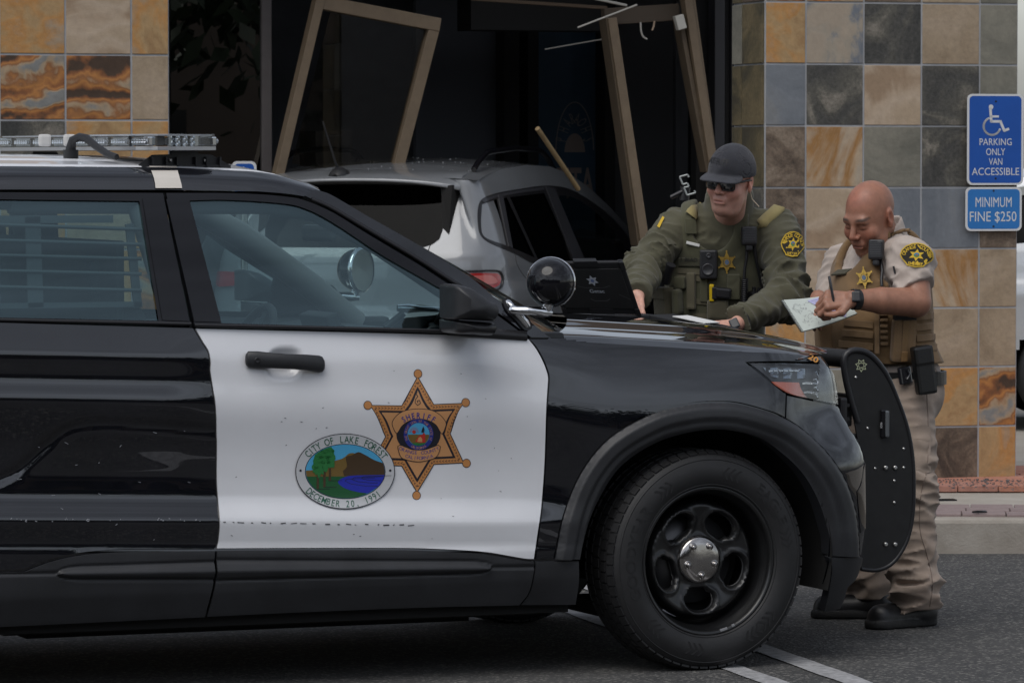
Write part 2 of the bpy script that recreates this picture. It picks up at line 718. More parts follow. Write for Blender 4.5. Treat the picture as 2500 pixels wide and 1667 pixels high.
class Decal:
    """flat print laid on a surface (or plane) in layers, one mesh with several colours.
    put(points2d)->(P, N)"""

    def __init__(s, put, spacing=14.0, lay=0.0004, base=0.0008):
        s.put, s.spacing, s.lay, s.base = put, spacing, lay, base
        s.v, s.f, s.m, s.n, s.mats = [], [], [], [], []

    def _mi(s, m):
        if m not in s.mats: s.mats.append(m)
        return s.mats.index(m)

    def raw(s, v2, faces, m, layer):
        if len(v2) == 0: return
        P, N = s.put(np.asarray(v2, float))
        P = P + N * (s.base + s.lay * layer)
        b = len(s.v)
        mi = s._mi(m)
        f0 = faces[0]
        # orient by first large face
        flip = 0.0
        for f in faces[:40]:
            flip += np.dot(np.cross(P[f[1]] - P[f[0]], P[f[2]] - P[f[0]]), N[f[0]])
        for f in faces:
            f = tuple(f) if flip >= 0 else tuple(f)[::-1]
            s.f.append([b + i for i in f])
            s.m.append(mi)
        s.v += [tuple(p) for p in P]
        s.n += [tuple(n) for n in N]

    def poly(s, pts, m, layer, holes=(), sp=None):
        v2, tr = fill2d(pts, holes, sp or s.spacing)
        s.raw(v2, [tuple(t) for t in tr], m, layer)

    def line(s, pts, w, m, layer, closed=False):
        p = np.asarray(pts, float)
        n = len(p)
        vs, fs = [], []
        for i in range(n if closed else n - 1):
            a, b = p[i], p[(i + 1) % n]
            d = b - a
            l = np.linalg.norm(d)
            if l < 1e-9: continue
            d /= l
            q = np.array([-d[1], d[0]]) * w / 2
            e = d * w * .3
            k = len(vs)
            vs += [a - e + q, a - e - q, b + e - q, b + e + q]
            fs.append((k, k + 1, k + 2, k + 3))
        # keep one winding
        s.raw(np.array(vs), fs, m, layer)

    def text(s, txt, m, layer, center, h, width=None, bold=0.0, ang=0.0, ydown=True, res=3):
        v, f = text_tris(txt, bold, res)
        v = v.copy()
        w0 = v[:, 0].max()
        kx = (width / w0) if width else h / 0.72
        ky = h / 0.72
        x = (v[:, 0] - w0 / 2) * kx
        y = (v[:, 1] - 0.36) * ky
        ca, sa = math.cos(ang), math.sin(ang)
        sy = -1 if ydown else 1
        X = x * ca - y * sa
        Y = x * sa + y * ca
        s.raw(np.c_[center[0] + X, center[1] + sy * Y], f, m, layer)

    def arc_text(s, txt, m, layer, c, rx, ry, a0, a1, h, bold=0.0, squeeze=0.8, below=False, ydown=True, res=3):
        """letters along an ellipse arc, angles in degrees measured from straight up (clockwise)"""
        n = len(txt)
        for i, ch in enumerate(txt):
            if ch == ' ': continue
            a = R(a0 + (a1 - a0) * (i + .5) / n)
            x = c[0] + rx * math.sin(a)
            y = c[1] - ry * math.cos(a) * (1 if ydown else -1)
            # tangent direction
            tx, ty = rx * math.cos(a), -ry * math.sin(a)
            if below: tx, ty = -tx, -ty
            v, f = text_tris(ch, bold, res)
            if not len(v): continue
            v = v.copy()
            w0 = v[:, 0].max()
            k = h / 0.72
            X0, Y0 = (v[:, 0] - w0 / 2) * k * squeeze, (v[:, 1] - .36) * k
            l = math.hypot(tx, ty)
            ca, sa = tx / l, ty / l
            X = X0 * ca - Y0 * sa
            Y = X0 * sa + Y0 * ca
            s.raw(np.c_[x + X, y - Y if ydown else y + Y], f, m, layer)

    def build(s, name, parent=None):
        return mesh_obj(name, s.v, s.f, s.mats, parent, smooth=True, fmat=s.m, normals=s.n)


def put_surf(surf):
    return lambda p: surf.hits(p)


def put_frame(o, ex, ey):
    """plain plane: point = o + x*ex + y*ey"""
    o, ex, ey = np.array(o, float), np.array(ex, float), np.array(ey, float)
    n = np.cross(ex, ey)
    n /= np.linalg.norm(n)

    def f(p):
        p = np.asarray(p, float)
        P = o + p[:, :1] * ex + p[:, 1:2] * ey
        return P, np.tile(n, (len(p), 1))
    return f


def interp_smooth(x, knots, rad):
    k = np.array(knots, float)
    t = np.linspace(-1, 1, 9)
    w = np.exp(-2 * t * t)
    w /= w.sum()
    return sum(wi * np.interp(x + ti * rad * 1.6, k[:, 0], k[:, 1]) for ti, wi in zip(t, w))
# ------------------------------------------------------------------ palette
BLACK_PAINT = mat('black_car_paint', (0.005, 0.0055, 0.008), rough=0.45, coat=1.0, coat_rough=0.015, coat_ior=1.75, spec=0.0, var=0.35, vscale=3.0)
WHITE_PAINT = mat('white_car_paint', (0.70, 0.71, 0.74), rough=0.35, coat=0.8, coat_rough=0.03, var=0.025, vscale=5)
TRIM = mat('grey_black_trim_plastic', (0.020, 0.021, 0.024), rough=0.48, var=0.3, vscale=5, bump=0.12, bscale=900, bdist=0.001)
TRIM_DK = mat('black_trim_plastic', (0.012, 0.012, 0.014), rough=0.38, bump=0.06, bscale=700, bdist=0.001)
GLOSS_BLK = mat('gloss_black_trim', (0.006, 0.006, 0.008), rough=0.4, coat=1.0, coat_rough=0.02, coat_ior=1.45, spec=0.0)
MATTE_BLK = mat('matte_black', (0.006, 0.006, 0.006), rough=0.9)
RUBBER = mat('tyre_rubber', (0.011, 0.011, 0.012), rough=0.6, var=0.35, vscale=14, bump=0.15, bscale=300, bdist=0.002)
RUBBER_LET = mat('tyre_lettering_rubber', (0.009, 0.009, 0.010), rough=0.75)
STEEL_BLK = mat('black_painted_steel', (0.007, 0.0072, 0.0078), rough=0.34, coat=0.25, coat_rough=0.25, var=0.3, vscale=9)
CHROME = mat('chrome', (0.75, 0.76, 0.78), rough=0.06, metal=1.0)
ALU = mat('satin_aluminium', (0.55, 0.54, 0.52), rough=0.32, metal=1.0)
HUB = mat('hub_cap_metal', (0.42, 0.40, 0.385), rough=0.16, metal=1.0, var=0.12, vscale=30, bump=0.05, bscale=40)
CAR_GLASS = glass_mat('car_side_glass', tint=(0.55, 0.70, 0.72), ior=1.62, gloss=(0.66, 0.90, 0.97))
WIND_GLASS = glass_mat('windscreen_glass', tint=(0.82, 0.92, 0.92), ior=1.5)
LENS = glass_mat('clear_lens', tint=(0.9, 0.93, 0.95), ior=1.5)
INT_DK = mat('cabin_plastic', (0.022, 0.024, 0.026), rough=0.6, var=0.2, vscale=6)
INT_GREY = mat('cabin_headliner', (0.16, 0.165, 0.165), rough=0.9)
INT_BAR = mat('cage_steel', (0.10, 0.11, 0.115), rough=0.45, metal=0.3)
AMBER = mat('amber_reflector', (0.62, 0.13, 0.06), rough=0.25, coat=0.6)
TAPE = mat('pale_tape', (0.60, 0.56, 0.51), rough=0.35, var=0.05)

# ================================================================== patrol SUV
PSI = R(22)
P0 = on_ground(1715, 1637, 0.0)
CR_O = Vector(P0) + Vector((-math.sin(PSI), math.cos(PSI), 0)) * 0.985
cruiser = empty('patrol_suv', CR_O, PSI)
tag(cruiser, 'black and white sheriff patrol SUV with light bar and gold star door emblem', 'police car')
CM = Matrix.Translation(CR_O) @ Matrix.Rotation(PSI, 4, 'Z')
CMi = CM.inverted()


def proj_w(p):
    q = np.asarray(p, float) - CAMP
    return (PW / 2 + FOC * q[0] / (q @ _fw), PH / 2 - FOC * (q @ _up) / (q @ _fw))


def pl(u, y, z):
    """local point of the patrol car to pixel"""
    return proj_w(CM @ Vector((u, y, z)))


def lp(px, py, y):
    """pixel to local point on a plane parallel to the car's side"""
    n = CM.to_3x3() @ Vector((0, 1, 0))
    p = on_plane(px, py, CM @ Vector((0, y, 0)), n)
    return CMi @ Vector(p)


def smooth(a, b, x):
    t = np.clip((np.asarray(x, float) - a) / (b - a), 0, 1)
    return t * t * (3 - 2 * t)


PLAN = [(-4.03, -.25), (-4.0, -.60), (-3.92, -.80), (-3.75, -.92), (-3.4, -.98), (-3.0, -.995), (-2.2, -.985), (-1.2, -.98),
        (-.6, -.985), (-.1, -.998), (.30, -.990), (.48, -.955), (.615, -.90), (.715, -.81), (.775, -.69), (.815, -.51), (.84, -.27), (.85, 0.0)]
KA = [(.15, .09), (.20, .070), (.26, .042), (.34, .014), (.40, .005), (.455, .004), (.470, .010), (.50, .006), (.552, .0), (.558, .001),
      (.612, .026), (.630, .031), (.70, .036), (.80, .031), (.94, .010), (.950, .0102), (1.010, .0255), (1.018, .0268), (1.09, .0245),
      (1.098, .0258), (1.20, .056), (1.35, .10)]
KB = [(.15, .09), (.20, .06), (.34, .014), (.45, .008), (.55, .003), (.70, .004), (.84, .0), (.89, .002), (.95, .012), (1.05, .036), (1.14, .066),
      (1.25, .12), (1.35, .18)]
KC = [(.15, .10), (.2, .07), (.3, .03), (.36, .010), (.45, .0), (.6, .0), (.70, .003), (.76, .022), (.888, .098), (.955, .106), (1.02, .120), (1.05, .135), (1.08, .158), (1.10, .18),
      (1.25, .36), (1.35, .45)]
_pc = spline(PLAN, 0.018, closed=False)
_d = np.gradient(_pc, axis=0)
_d /= np.linalg.norm(_d, axis=1, keepdims=True)
_inn = np.c_[-_d[:, 1], _d[:, 0]]             # inward = to the left of travel towards the nose
_inn = _inn * np.sign((_inn[len(_inn) // 2] @ np.array([0, 1.])))
_z = np.arange(.16, 1.34, .006)


def side_offset(u, z):
    za = z + 0.035 * (u + 1.2) * smooth(.35, .50, z)
    a = interp_smooth(za, KA, .009)
    soft = smooth(-1.95, -1.72, u) * smooth(.64, .72, za)
    a = a * (1 - soft) + interp_smooth(za, KA, .05) * soft
    b = interp_smooth(z, KB, .03)
    c = interp_smooth(z, KC, .02)
    wb = smooth(-.80, -.30, u)
    wc = smooth(.25, .62, u)
    return (a * (1 - wb) + b * wb) * (1 - wc) + c * wc


_G = np.zeros((len(_pc), len(_z), 3))
for i, (p, n) in enumerate(zip(_pc, _inn)):
    o = side_offset(p[0], _z)
    _G[i, :, 0] = p[0] + n[0] * o
    _G[i, :, 1] = p[1] + n[1] * o
    _G[i, :, 2] = _z
SIDE = Surf(_G, CM)
if SIDE.N[len(_pc) // 2, 50, 1] > 0:
    SIDE = Surf(_G, CM, flip=True)

# greenhouse side
_u = np.arange(-3.75, -.20, .03)
_z2 = np.arange(1.13, 1.76, .012)
UU, ZZ = np.meshgrid(_u, _z2, indexing='ij')
dz = ZZ - 1.19
YY = -(1 - (.056 + .30 * dz + .10 * dz * dz + .10 * np.clip(UU + 1.1, 0, None) ** 2 + .12 * np.clip(-2.9 - UU, 0, None) ** 2))
GREEN = Surf(np.stack([UU, YY, ZZ], -1), CM)
if GREEN.N[20, 20, 1] > 0: GREEN = Surf(np.stack([UU, YY, ZZ], -1), CM, flip=True)

MIRRORED = []


def both(o):
    MIRRORED.append(o)
    return o


HL = [(1823, 886, 1), (1900, 886), (2005, 889, 1), (2030, 906), (2042, 942), (2045, 988, 1), (1976, 974), (1934, 963), (1891, 937), (1850, 903)]


def rrect0(x0, y0, x1, y1): return [(x0, y0), (x1, y0), (x1, y1), (x0, y1)]


# ---- shell behind the panels (closes the shut lines, carries the nose)
def shell():
    P = SIDE.P - SIDE.N * 0.009
    na, nb = P.shape[:2]
    idx = np.arange(na * nb).reshape(na, nb)
    q = np.stack([idx[:-1, :-1], idx[1:, :-1], idx[1:, 1:], idx[:-1, 1:]], -1).reshape(-1, 4)
    V = P.reshape(-1, 3)
    c = V[q].mean(1)
    hood_z = np.interp(c[:, 0], [-.6, -.3, .2, .45, .7, .9], [1.17, 1.13, 1.10, 1.085, 1.06, 1.03])
    keep = (np.hypot(c[:, 0] - .02, c[:, 2] - .381) > .498) & (np.hypot(c[:, 0] + 3.02, c[:, 2] - .381) > .498)
    keep &= (c[:, 2] > .27) & (c[:, 2] < np.where(c[:, 0] > -.6, hood_z, 1.20))
    keep &= ~((abs(c[:, 0] - .02) < .49) & (c[:, 2] < .381)) & ~((abs(c[:, 0] + 3.02) < .49) & (c[:, 2] < .381))
    ids = np.nonzero(keep & (c[:, 0] > .1) & (c[:, 2] > .8))[0]
    pxs = np.array([proj_w(CM @ Vector(c[i])) for i in ids])
    keep[ids[inside(pxs, shrink([(min(p[0], 1992), p[1]) for p in HL if p[0] < 2031], -9))]] = False
    ids = np.nonzero(keep & (abs(c[:, 0] + 1.5) < .25) & (abs(c[:, 2] - 1.1) < .1))[0]
    pxs = np.array([proj_w(CM @ Vector(c[i])) for i in ids])
    keep[ids[inside(pxs, rrect0(645, 842, 745, 928))]] = False
    q = q[keep]
    us, inv = np.unique(q.ravel(), return_inverse=True)
    V2 = V[us]
    q2 = inv.reshape(-1, 4)
    a = V2[q2]
    fn = np.cross(a[:, 1] - a[:, 0], a[:, 3] - a[:, 0])
    if (fn[:, 1] > 0).mean() > .5: q2 = q2[:, ::-1]
    return mesh_obj('body_shell', V2, q2, BLACK_PAINT, cruiser)


both(shell())

DR = [(472, 799, 1), (495, 837), (508, 858), (513, 885), (512, 904), (519, 950), (525, 989), (528, 1078), (528, 1178), (535, 1272), (532, 1317), (527, 1341, 1)]
DF = [(1291, 826, 1), (1310, 850), (1328, 883), (1339, 914), (1340, 928), (1336, 989), (1331, 1135), (1323, 1241), (1314, 1305), (1305, 1366, 1)]

# ---- rear door
def groove(path, w, d):
    p = spline(path, 8, closed=False)

    def f(v):
        dist = np.full(len(v), 1e9)
        for a, b in zip(p[:-1], p[1:]):
            ab = b - a
            t = np.clip(((v - a) @ ab) / (ab @ ab), 0, 1)
            dist = np.minimum(dist, np.linalg.norm(v - (a + t[:, None] * ab), axis=1))
        return -d * np.exp(-(dist / w) ** 2)
    return f


rx0 = -130
rear_outline = DR + [(400, 1341), (298, 1342), (199, 1350), (124, 1366), (60, 1390, 1), (0, 1392), (rx0, 1394, 1), (rx0 - 20, 1150), (rx0 - 10, 950), (rx0, 782, 1)]
rd = both(surf_panel('rear_door', SIDE, rear_outline, BLACK_PAINT, cruiser, gap=2.2, spacing=9,
                     dish=groove([(525, 1052), (380, 1040), (250, 1034), (170, 1046), (110, 1090), (40, 1150), (-40, 1185)], 11, .006)))
# rear quarter, outside the picture
q_outline = [(rx0, 782, 1), (rx0 - 20, 1150), (rx0, 1394, 1)] + [tuple(pl(-3.02 + .5 * math.cos(t), -.99, .381 + .5 * math.sin(t))) for t in np.linspace(.15, math.pi, 12)] + \
            [(*pl(-3.9, -.82, .42), 1), (*pl(-3.95, -.80, 1.2), 1)]
both(surf_panel('rear_quarter', SIDE, q_outline, BLACK_PAINT, cruiser, gap=2, spacing=30, step=25))

# ---- front door, white, with a hollow behind the handle
def handle_cup(v):
    r = (np.abs((v[:, 0] - 695) / 45) ** 3 + np.abs((v[:, 1] - 886) / 38) ** 3) ** (1 / 3)
    return -.026 * (1 - smooth(.55, 1.0, r))


fd_outline = [(474, 800, 1), (1086, 815), (1291, 826, 1)] + DF[1:] + [(1283, 1365), (1247, 1359), (1187, 1349), (1106, 1343), (985, 1339), (700, 1339), (527, 1340, 1)] + DR[1:-1][::-1]
fd = both(surf_panel('front_door', SIDE, fd_outline, WHITE_PAINT, cruiser, gap=2.2, spacing=8, dish=handle_cup))

# ---- front fender
ARCH_O = [(1355, 1365, 1), (1378, 1254), (1421, 1152), (1489, 1070), (1592, 1011), (1677, 989), (1741, 983), (1806, 987), (1891, 1011), (1955, 1045),
          (2019, 1105), (2062, 1169), (2087, 1241), (2096, 1306), (2098, 1357, 1)]
ARCH_I = [(1414, 1365, 1), (1430, 1297), (1464, 1220), (1515, 1143), (1592, 1088), (1677, 1058), (1763, 1049), (1848, 1066), (1912, 1105), (1968, 1160),
          (2006, 1229), (2028, 1306), (2032, 1357, 1)]
fender = [(1291, 828, 1), (1400, 832), (1506, 838), (1677, 848), (1806, 856), (1900, 860), (1972, 866, 1), (2004, 884, 1), (1900, 883), (1823, 885, 1),
          (1848, 905), (1891, 939), (1920, 962, 1), (1918, 1021, 1)] + [(x, y - 3) for x, y in [(1891, 1011), (1806, 987), (1741, 983), (1677, 989), (1592, 1011), (1489, 1070), (1421, 1152), (1378, 1254)]] + \
         [(1352, 1364, 1), (1307, 1366, 1)] + DF[1:-1][::-1]
both(surf_panel('front_fender', SIDE, fender, BLACK_PAINT, cruiser, gap=2.0, spacing=9))
bump_o = [(1920, 964, 1), (1976, 976), (2046, 991, 1), (2062, 1017), (2077, 1050), (2110, 1093), (2113, 1135), (2113, 1280), (2104, 1355, 1), (2098, 1357, 1), (2096, 1306), (2087, 1241), (2062, 1169), (2019, 1105), (1955, 1045), (1918, 1021, 1)]
both(surf_panel('front_bumper', SIDE, bump_o, BLACK_PAINT, cruiser, gap=1.5, spacing=9))


# ---- arch trim with a stepped section
def arch_dish(v):
    ao = spline(ARCH_O, 8, closed=False)
    d = np.full(len(v), 1e9)
    for p in ao: d = np.minimum(d, np.hypot(v[:, 0] - p[0], v[:, 1] - p[1]))
    return .020 * smooth(0, 16, d) - .012 * smooth(36, 46, d) - .02 * smooth(56, 72, d)


both(surf_panel('wheel_arch_trim', SIDE, ARCH_O + ARCH_I[::-1], TRIM, cruiser, gap=0.5, spacing=5, dish=arch_dish, hem=.05))

# ---- lower cladding with the long pressed bar
def clad_dish(x0, x1, ytop0, ytop1, ybot0, ybot1, nose):
    def f(v):
        x, y = v[:, 0], v[:, 1]
        t = (x - x0) / (x1 - x0)
        yt = ytop0 + (ytop1 - ytop0) * t
        yb = ybot0 + (ybot1 - ybot0) * t
        mid = (yt + yb) / 2
        hw = (yb - yt) / 2
        end = 1 - np.clip((x - (x1 - nose)) / nose, 0, 1) ** 2 if nose > 0 else 1 - np.clip(((x0 - nose) - x) / -nose, 0, 1) ** 2
        hw2 = hw * np.sqrt(np.clip(end, 0.0, 1))
        r = np.abs(y - mid) - hw2
        inn = smooth(2, -2, r) * (x < x1 if nose > 0 else x > x0)
        ridge = np.clip(1 - np.abs(y - (mid + hw * .1)) / np.maximum(hw, 1), 0, 1)
        return -.007 * np.exp(-(r / 3.0) ** 2) + inn * (.002 + .014 * ridge) + .004
    return f


# bottom edges meet the sill
fclad = [(527, 1342, 1), (700, 1341), (985, 1341), (1106, 1345), (1187, 1351), (1247, 1361), (1283, 1367), (1304, 1369, 1), (1304, 1388), (1292, 1442), (1267, 1476, 1), (1025, 1482), (742, 1493), (502, 1504, 1), (522, 1427), (525, 1377)]
both(surf_panel('door_cladding', SIDE, fclad, TRIM, fd, gap=2.0, spacing=4, dish=clad_dish(527, 1198, 1367, 1370, 1414, 1397, 60), off=.004))
rclad = [(525, 1343, 1), (400, 1344), (298, 1345), (199, 1353), (124, 1369), (60, 1393, 1), (0, 1395), (rx0, 1397, 1), (rx0, 1536, 1), (0, 1529), (500, 1505, 1), (520, 1427), (523, 1377)]
both(surf_panel('door_cladding', SIDE, rclad, TRIM, rd, gap=2.0, spacing=4, dish=clad_dish(140, 525, 1384, 1371, 1412, 1412, -60), off=.004))
both(surf_panel('sill_end', SIDE, [(1306, 1369, 1), (1414, 1368, 1), (1414, 1420), (1406, 1476, 1), (1269, 1477, 1), (1293, 1442), (1305, 1390)], TRIM, cruiser, gap=1.2, spacing=10, off=.002))
both(surf_panel('bumper_corner', SIDE, [(2023, 1360, 1), (2104, 1360, 1), (2102, 1374), (2091, 1408), (2067, 1434), (2061, 1456), (2049, 1484, 1), (2011, 1491, 1), (2021, 1448), (2030, 1384)], TRIM, cruiser, gap=0, spacing=9, off=.004, hem=.03))
mb = MB()
mb.box((-1.52, 0, .245), (2.1, 1.80, .06))
mb.box((-3.5, 0, .30), (.7, 1.5, .06))
mb.box((-1.5, 0, .20), (1.6, 1.1, .08))
mb.box((-.15, -.55, .2), (.25, .3, .05))
mb.box((-1.5, -.72, .225), (1.9, .16, .05))
mb.box((.25, 0, .34), (.75, 1.10, .16))
mb.build('underbody', MATTE_BLK, cruiser)['kind'] = 'stuff'

# ---- window frames, glass
F_FRAME = [(404, 470, 1), (540, 470), (630, 473), (690, 478), (738, 486), (810, 516), (900, 571), (1020, 643), (1089, 688), (1200, 758), (1290, 824, 1), (1086, 813), (474, 798, 1)]
F_GLASS = [(463, 490, 1), (540, 488), (630, 492), (705, 499), (738, 507), (780, 525), (840, 561), (930, 621), (1020, 673), (1086, 710, 1), (1086, 804, 1), (541, 789, 1)]
R_FRAME = [(rx0, 466, 1), (0, 468), (399, 470, 1), (467, 797, 1), (0, 786), (rx0, 783, 1)]
R_GLASS = [(rx0 + 30, 487, 1), (0, 487), (340, 491, 1), (387, 783, 1), (0, 775), (rx0 + 20, 772, 1)]
fg, rg = spline(F_GLASS, 7), spline(R_GLASS, 9)
ff = both(surf_panel('window_frame', GREEN, F_FRAME, GLOSS_BLK, fd, gap=1.5, spacing=11, holes=[fg], hem=.03))
rf = both(surf_panel('window_frame', GREEN, R_FRAME, GLOSS_BLK, rd, gap=1.5, spacing=11, holes=[rg], hem=.03))
both(surf_panel('window_glass', GREEN, shrink(fg, -5), CAR_GLASS, fd, gap=0, spacing=25, raw=True, off=-.007, hem=0))
both(surf_panel('window_glass', GREEN, shrink(rg, -5), CAR_GLASS, rd, gap=0, spacing=25, raw=True, off=-.007, hem=0))
both(surf_panel('pillar_cover', GREEN, [(346, 485, 1), (398, 486, 1), (462, 786, 1), (395, 783, 1)], GLOSS_BLK, rd, gap=1, spacing=18, off=.004, hem=.004))
both(surf_panel('pillar_cover', GREEN, [(404, 486, 1), (457, 489, 1), (539, 788, 1), (473, 786, 1)], GLOSS_BLK, fd, gap=1, spacing=18, off=.004, hem=.004))
mb = MB()
surf_strip(mb, GREEN, [(rx0, 778), (0, 781), (466, 791)], .012, .006)
o = both(mb.build('belt_moulding', TRIM_DK, rd))
mb = MB()
surf_strip(mb, GREEN, [(474, 794), (800, 801), (1086, 809), (1280, 819)], .012, .007)
both(mb.build('belt_moulding', TRIM_DK, fd))
qw = [(*pl(-2.95, -.93, 1.27), 1), (*pl(-2.98, -.80, 1.62), 1), (*pl(-3.5, -.78, 1.58), 1), (*pl(-3.75, -.85, 1.33), 1)]
both(surf_panel('quarter_window', GREEN, qw, GLOSS_BLK, cruiser, gap=0, spacing=40, step=30, off=.002))
both(surf_panel('rear_pillar', GREEN, [(*pl(-2.78, -.93, 1.18), 1), (*pl(-2.80, -.77, 1.67), 1), (*pl(-3.7, -.75, 1.66), 1), (*pl(-3.74, -.85, 1.18), 1)], BLACK_PAINT, cruiser, gap=1, spacing=40, step=30))

# ---- A pillar
A_P = [(742, 478, 1), (810, 511), (900, 566), (1020, 638), (1089, 683), (1200, 753), (1296, 824, 1), (1344, 825, 1), (1300, 789), (1215, 731), (1150, 677), (1020, 596), (900, 528), (807, 474), (770, 462, 1)]
both(surf_panel('windscreen_pillar', GREEN, A_P, BLACK_PAINT, cruiser, gap=1.0, spacing=9, hem=.05))
mb = MB()
surf_strip(mb, GREEN, [(760, 486), (810, 508), (900, 561), (1020, 632), (1100, 684), (1200, 747)], .013, .006)
both(mb.build('pillar_seal', TRIM_DK, cruiser))

# ---- roof
_ru = np.linspace(0, 1, 92)
_rf = np.linspace(-1, 1, 121)
RU, RF = np.meshgrid(_ru, _rf, indexing='ij')
RU = -3.95 + RU * (-1.325 + .075 * (1 - RF ** 2) + 3.95)
zr = np.interp(RU, [-3.95, -3.3, -2.44, -1.88, -1.55, -1.44, -1.34, -1.25], [1.58, 1.652, 1.669, 1.667, 1.661, 1.653, 1.636, 1.610])
cr = np.interp(RU, [-3.95, -2.4, -1.8, -1.5, -1.34, -1.25], [.10, .125, .12, .108, .085, .07])
g = interp_smooth(np.abs(RF), [(0, 1), (.4, .92), (.80, .71), (.88, .64), (.955, .42), (.985, .18), (1.0, 0), (1.1, -.3)], .01)
RY = RF * .782
RZ = zr + cr * g - .010 * np.exp(-((np.abs(RF) - .835) / .018) ** 2)
ribs = sum(np.exp(-((np.abs(RF) - c) / .035) ** 4) for c in (.30, .55))
RZ -= .009 * ribs * smooth(-1.75, -2.0, RU)
ROOFP = np.stack([RU, RY, RZ], -1)
ROOF = Surf(ROOFP, CM)
if ROOF.N[40, 60, 2] < 0: ROOF = Surf(ROOFP, CM, flip=True)


def grid_part(name, S, i0, i1, j0, j1, m, parent, off=0.0):
    P = (S.P + S.N * off)[i0:i1, j0:j1]
    Nn = S.N[i0:i1, j0:j1]
    a, b = P.shape[:2]
    idx = np.arange(a * b).reshape(a, b)
    q = np.stack([idx[:-1, :-1], idx[1:, :-1], idx[1:, 1:], idx[:-1, 1:]], -1).reshape(-1, 4)
    V = P.reshape(-1, 3)
    f = V[q[0]]
    if np.dot(np.cross(f[1] - f[0], f[2] - f[0]), Nn.reshape(-1, 3)[q[0][0]]) < 0: q = q[:, ::-1]
    return mesh_obj(name, V, q, m, parent, normals=Nn.reshape(-1, 3))


jn = len(_rf)
ia = int(np.argmin(abs(_rf + .83)))
grid_part('roof_rail', ROOF, 0, len(_ru), 0, ia + 1, BLACK_PAINT, cruiser)
grid_part('roof_rail', ROOF, 0, len(_ru), jn - ia - 1, jn, BLACK_PAINT, cruiser)
grid_part('roof_panel', ROOF, 0, len(_ru), ia, jn - ia, WHITE_PAINT, cruiser, off=-.001)
mb = MB()
mb.box((-2.6, 0, 1.62), (2.5, 1.44, .02))
mb.build('headliner', INT_GREY, cruiser)

# ---- windscreen
a_, f_ = np.meshgrid(np.linspace(-.04, 1.03, 30), np.linspace(-1, 1, 41), indexing='ij')
WY = f_ * (.885 + (.745 - .885) * a_)
WU = -.55 + (-1.29 + .55) * a_ + (1 - f_ ** 2) * (.32 + (.04 - .32) * a_)
WZ = 1.165 + (1.645 - 1.165) * a_ + (1 - f_ ** 2) * (.03 + (.075 - .03) * a_) + (.02 * (1 - f_ ** 2)) * np.sin(np.clip(a_, 0, 1) * math.pi) - .012
WS = Surf(np.stack([WU, WY, WZ], -1), CM)
grid_part('windscreen', WS, 0, 30, 0, 41, WIND_GLASS, cruiser)

# ---- hood
a_, f_ = np.meshgrid(np.linspace(0, 1, 80), np.linspace(-1, 1, 91), indexing='ij')
u_r = -.22 - .34 * np.abs(f_) ** 2.2
u_f = .765 - .35 * np.abs(f_) ** 3.4
HU = u_r + (u_f - u_r) * a_
HYE = np.interp(HU, [-.6, -.3, 0, .2, .38, .9], [.915, .925, .918, .905, .880, .84])
HY = f_ * np.minimum(HYE, .925)
zs = interp_smooth(HU, [(-.9, 1.17), (-.6, 1.156), (-.3, 1.141), (.18, 1.109), (.4, 1.085), (.6, 1.05), (.75, 1.010), (.82, .975), (.95, .86)], .05)
HZ = zs + .070 * (1 - np.abs(f_) ** 2.6) + .014 * smooth(.72, .55, np.abs(f_) + .0 * HU) - .012 * smooth(.90, .99, np.abs(f_))
HOODP = np.stack([HU, HY, HZ], -1)
HOOD = Surf(HOODP, CM)
if HOOD.N[40, 40, 2] < 0: HOOD = Surf(HOODP, CM, flip=True)
hood = grid_part('hood', HOOD, 0, 80, 0, 91, BLACK_PAINT, cruiser)
mb = MB()                                    # cowl tray under the windscreen foot
cw = [(-.50, -.80), (-.22, -.45), (-.12, 0), (-.22, .45), (-.50, .80), (-.75, .80), (-.6, 0), (-.75, -.80)]
mb.prism(cw, 1.10, 1.125)
mb.build('cowl_tray', TRIM_DK, cruiser)
mb = MB()
for s_ in (-1, 1):
    mb.box((-.30, s_ * .70, 1.14), (.16, .05, .04), rot=Matrix.Rotation(s_ * .5, 3, 'Z'), bev=.01)
    mb.tube([(-.36, s_ * .66, 1.16), (-.50, s_ * .2, 1.235), (-.52, -s_ * .1, 1.25)], .008, 6)
mb.build_each('wiper', TRIM_DK, cruiser)
eng = MB()
eng.box((.12, 0, .77), (1.0, 1.36, .54))
eng.build('engine_bay', MATTE_BLK, cruiser)

# ---- wheel wells
for uc in (.02, -3.02):
    for s_ in (-1, 1):
        mb = MB()
        M = Matrix.Translation((uc, s_ * .72, .381)) @ Matrix.Rotation(math.pi / 2, 4, 'X')
        hs_ = 1 if s_ > 0 else -1
        mb.lathe([(.50, -.22 * hs_), (.49, .02 * hs_), (.46, .24 * hs_), (.02, .24 * hs_)], 40, M=M, a0=-.25, a1=math.pi + .25)
        mb.build('wheel_well', MATTE_BLK, cruiser)

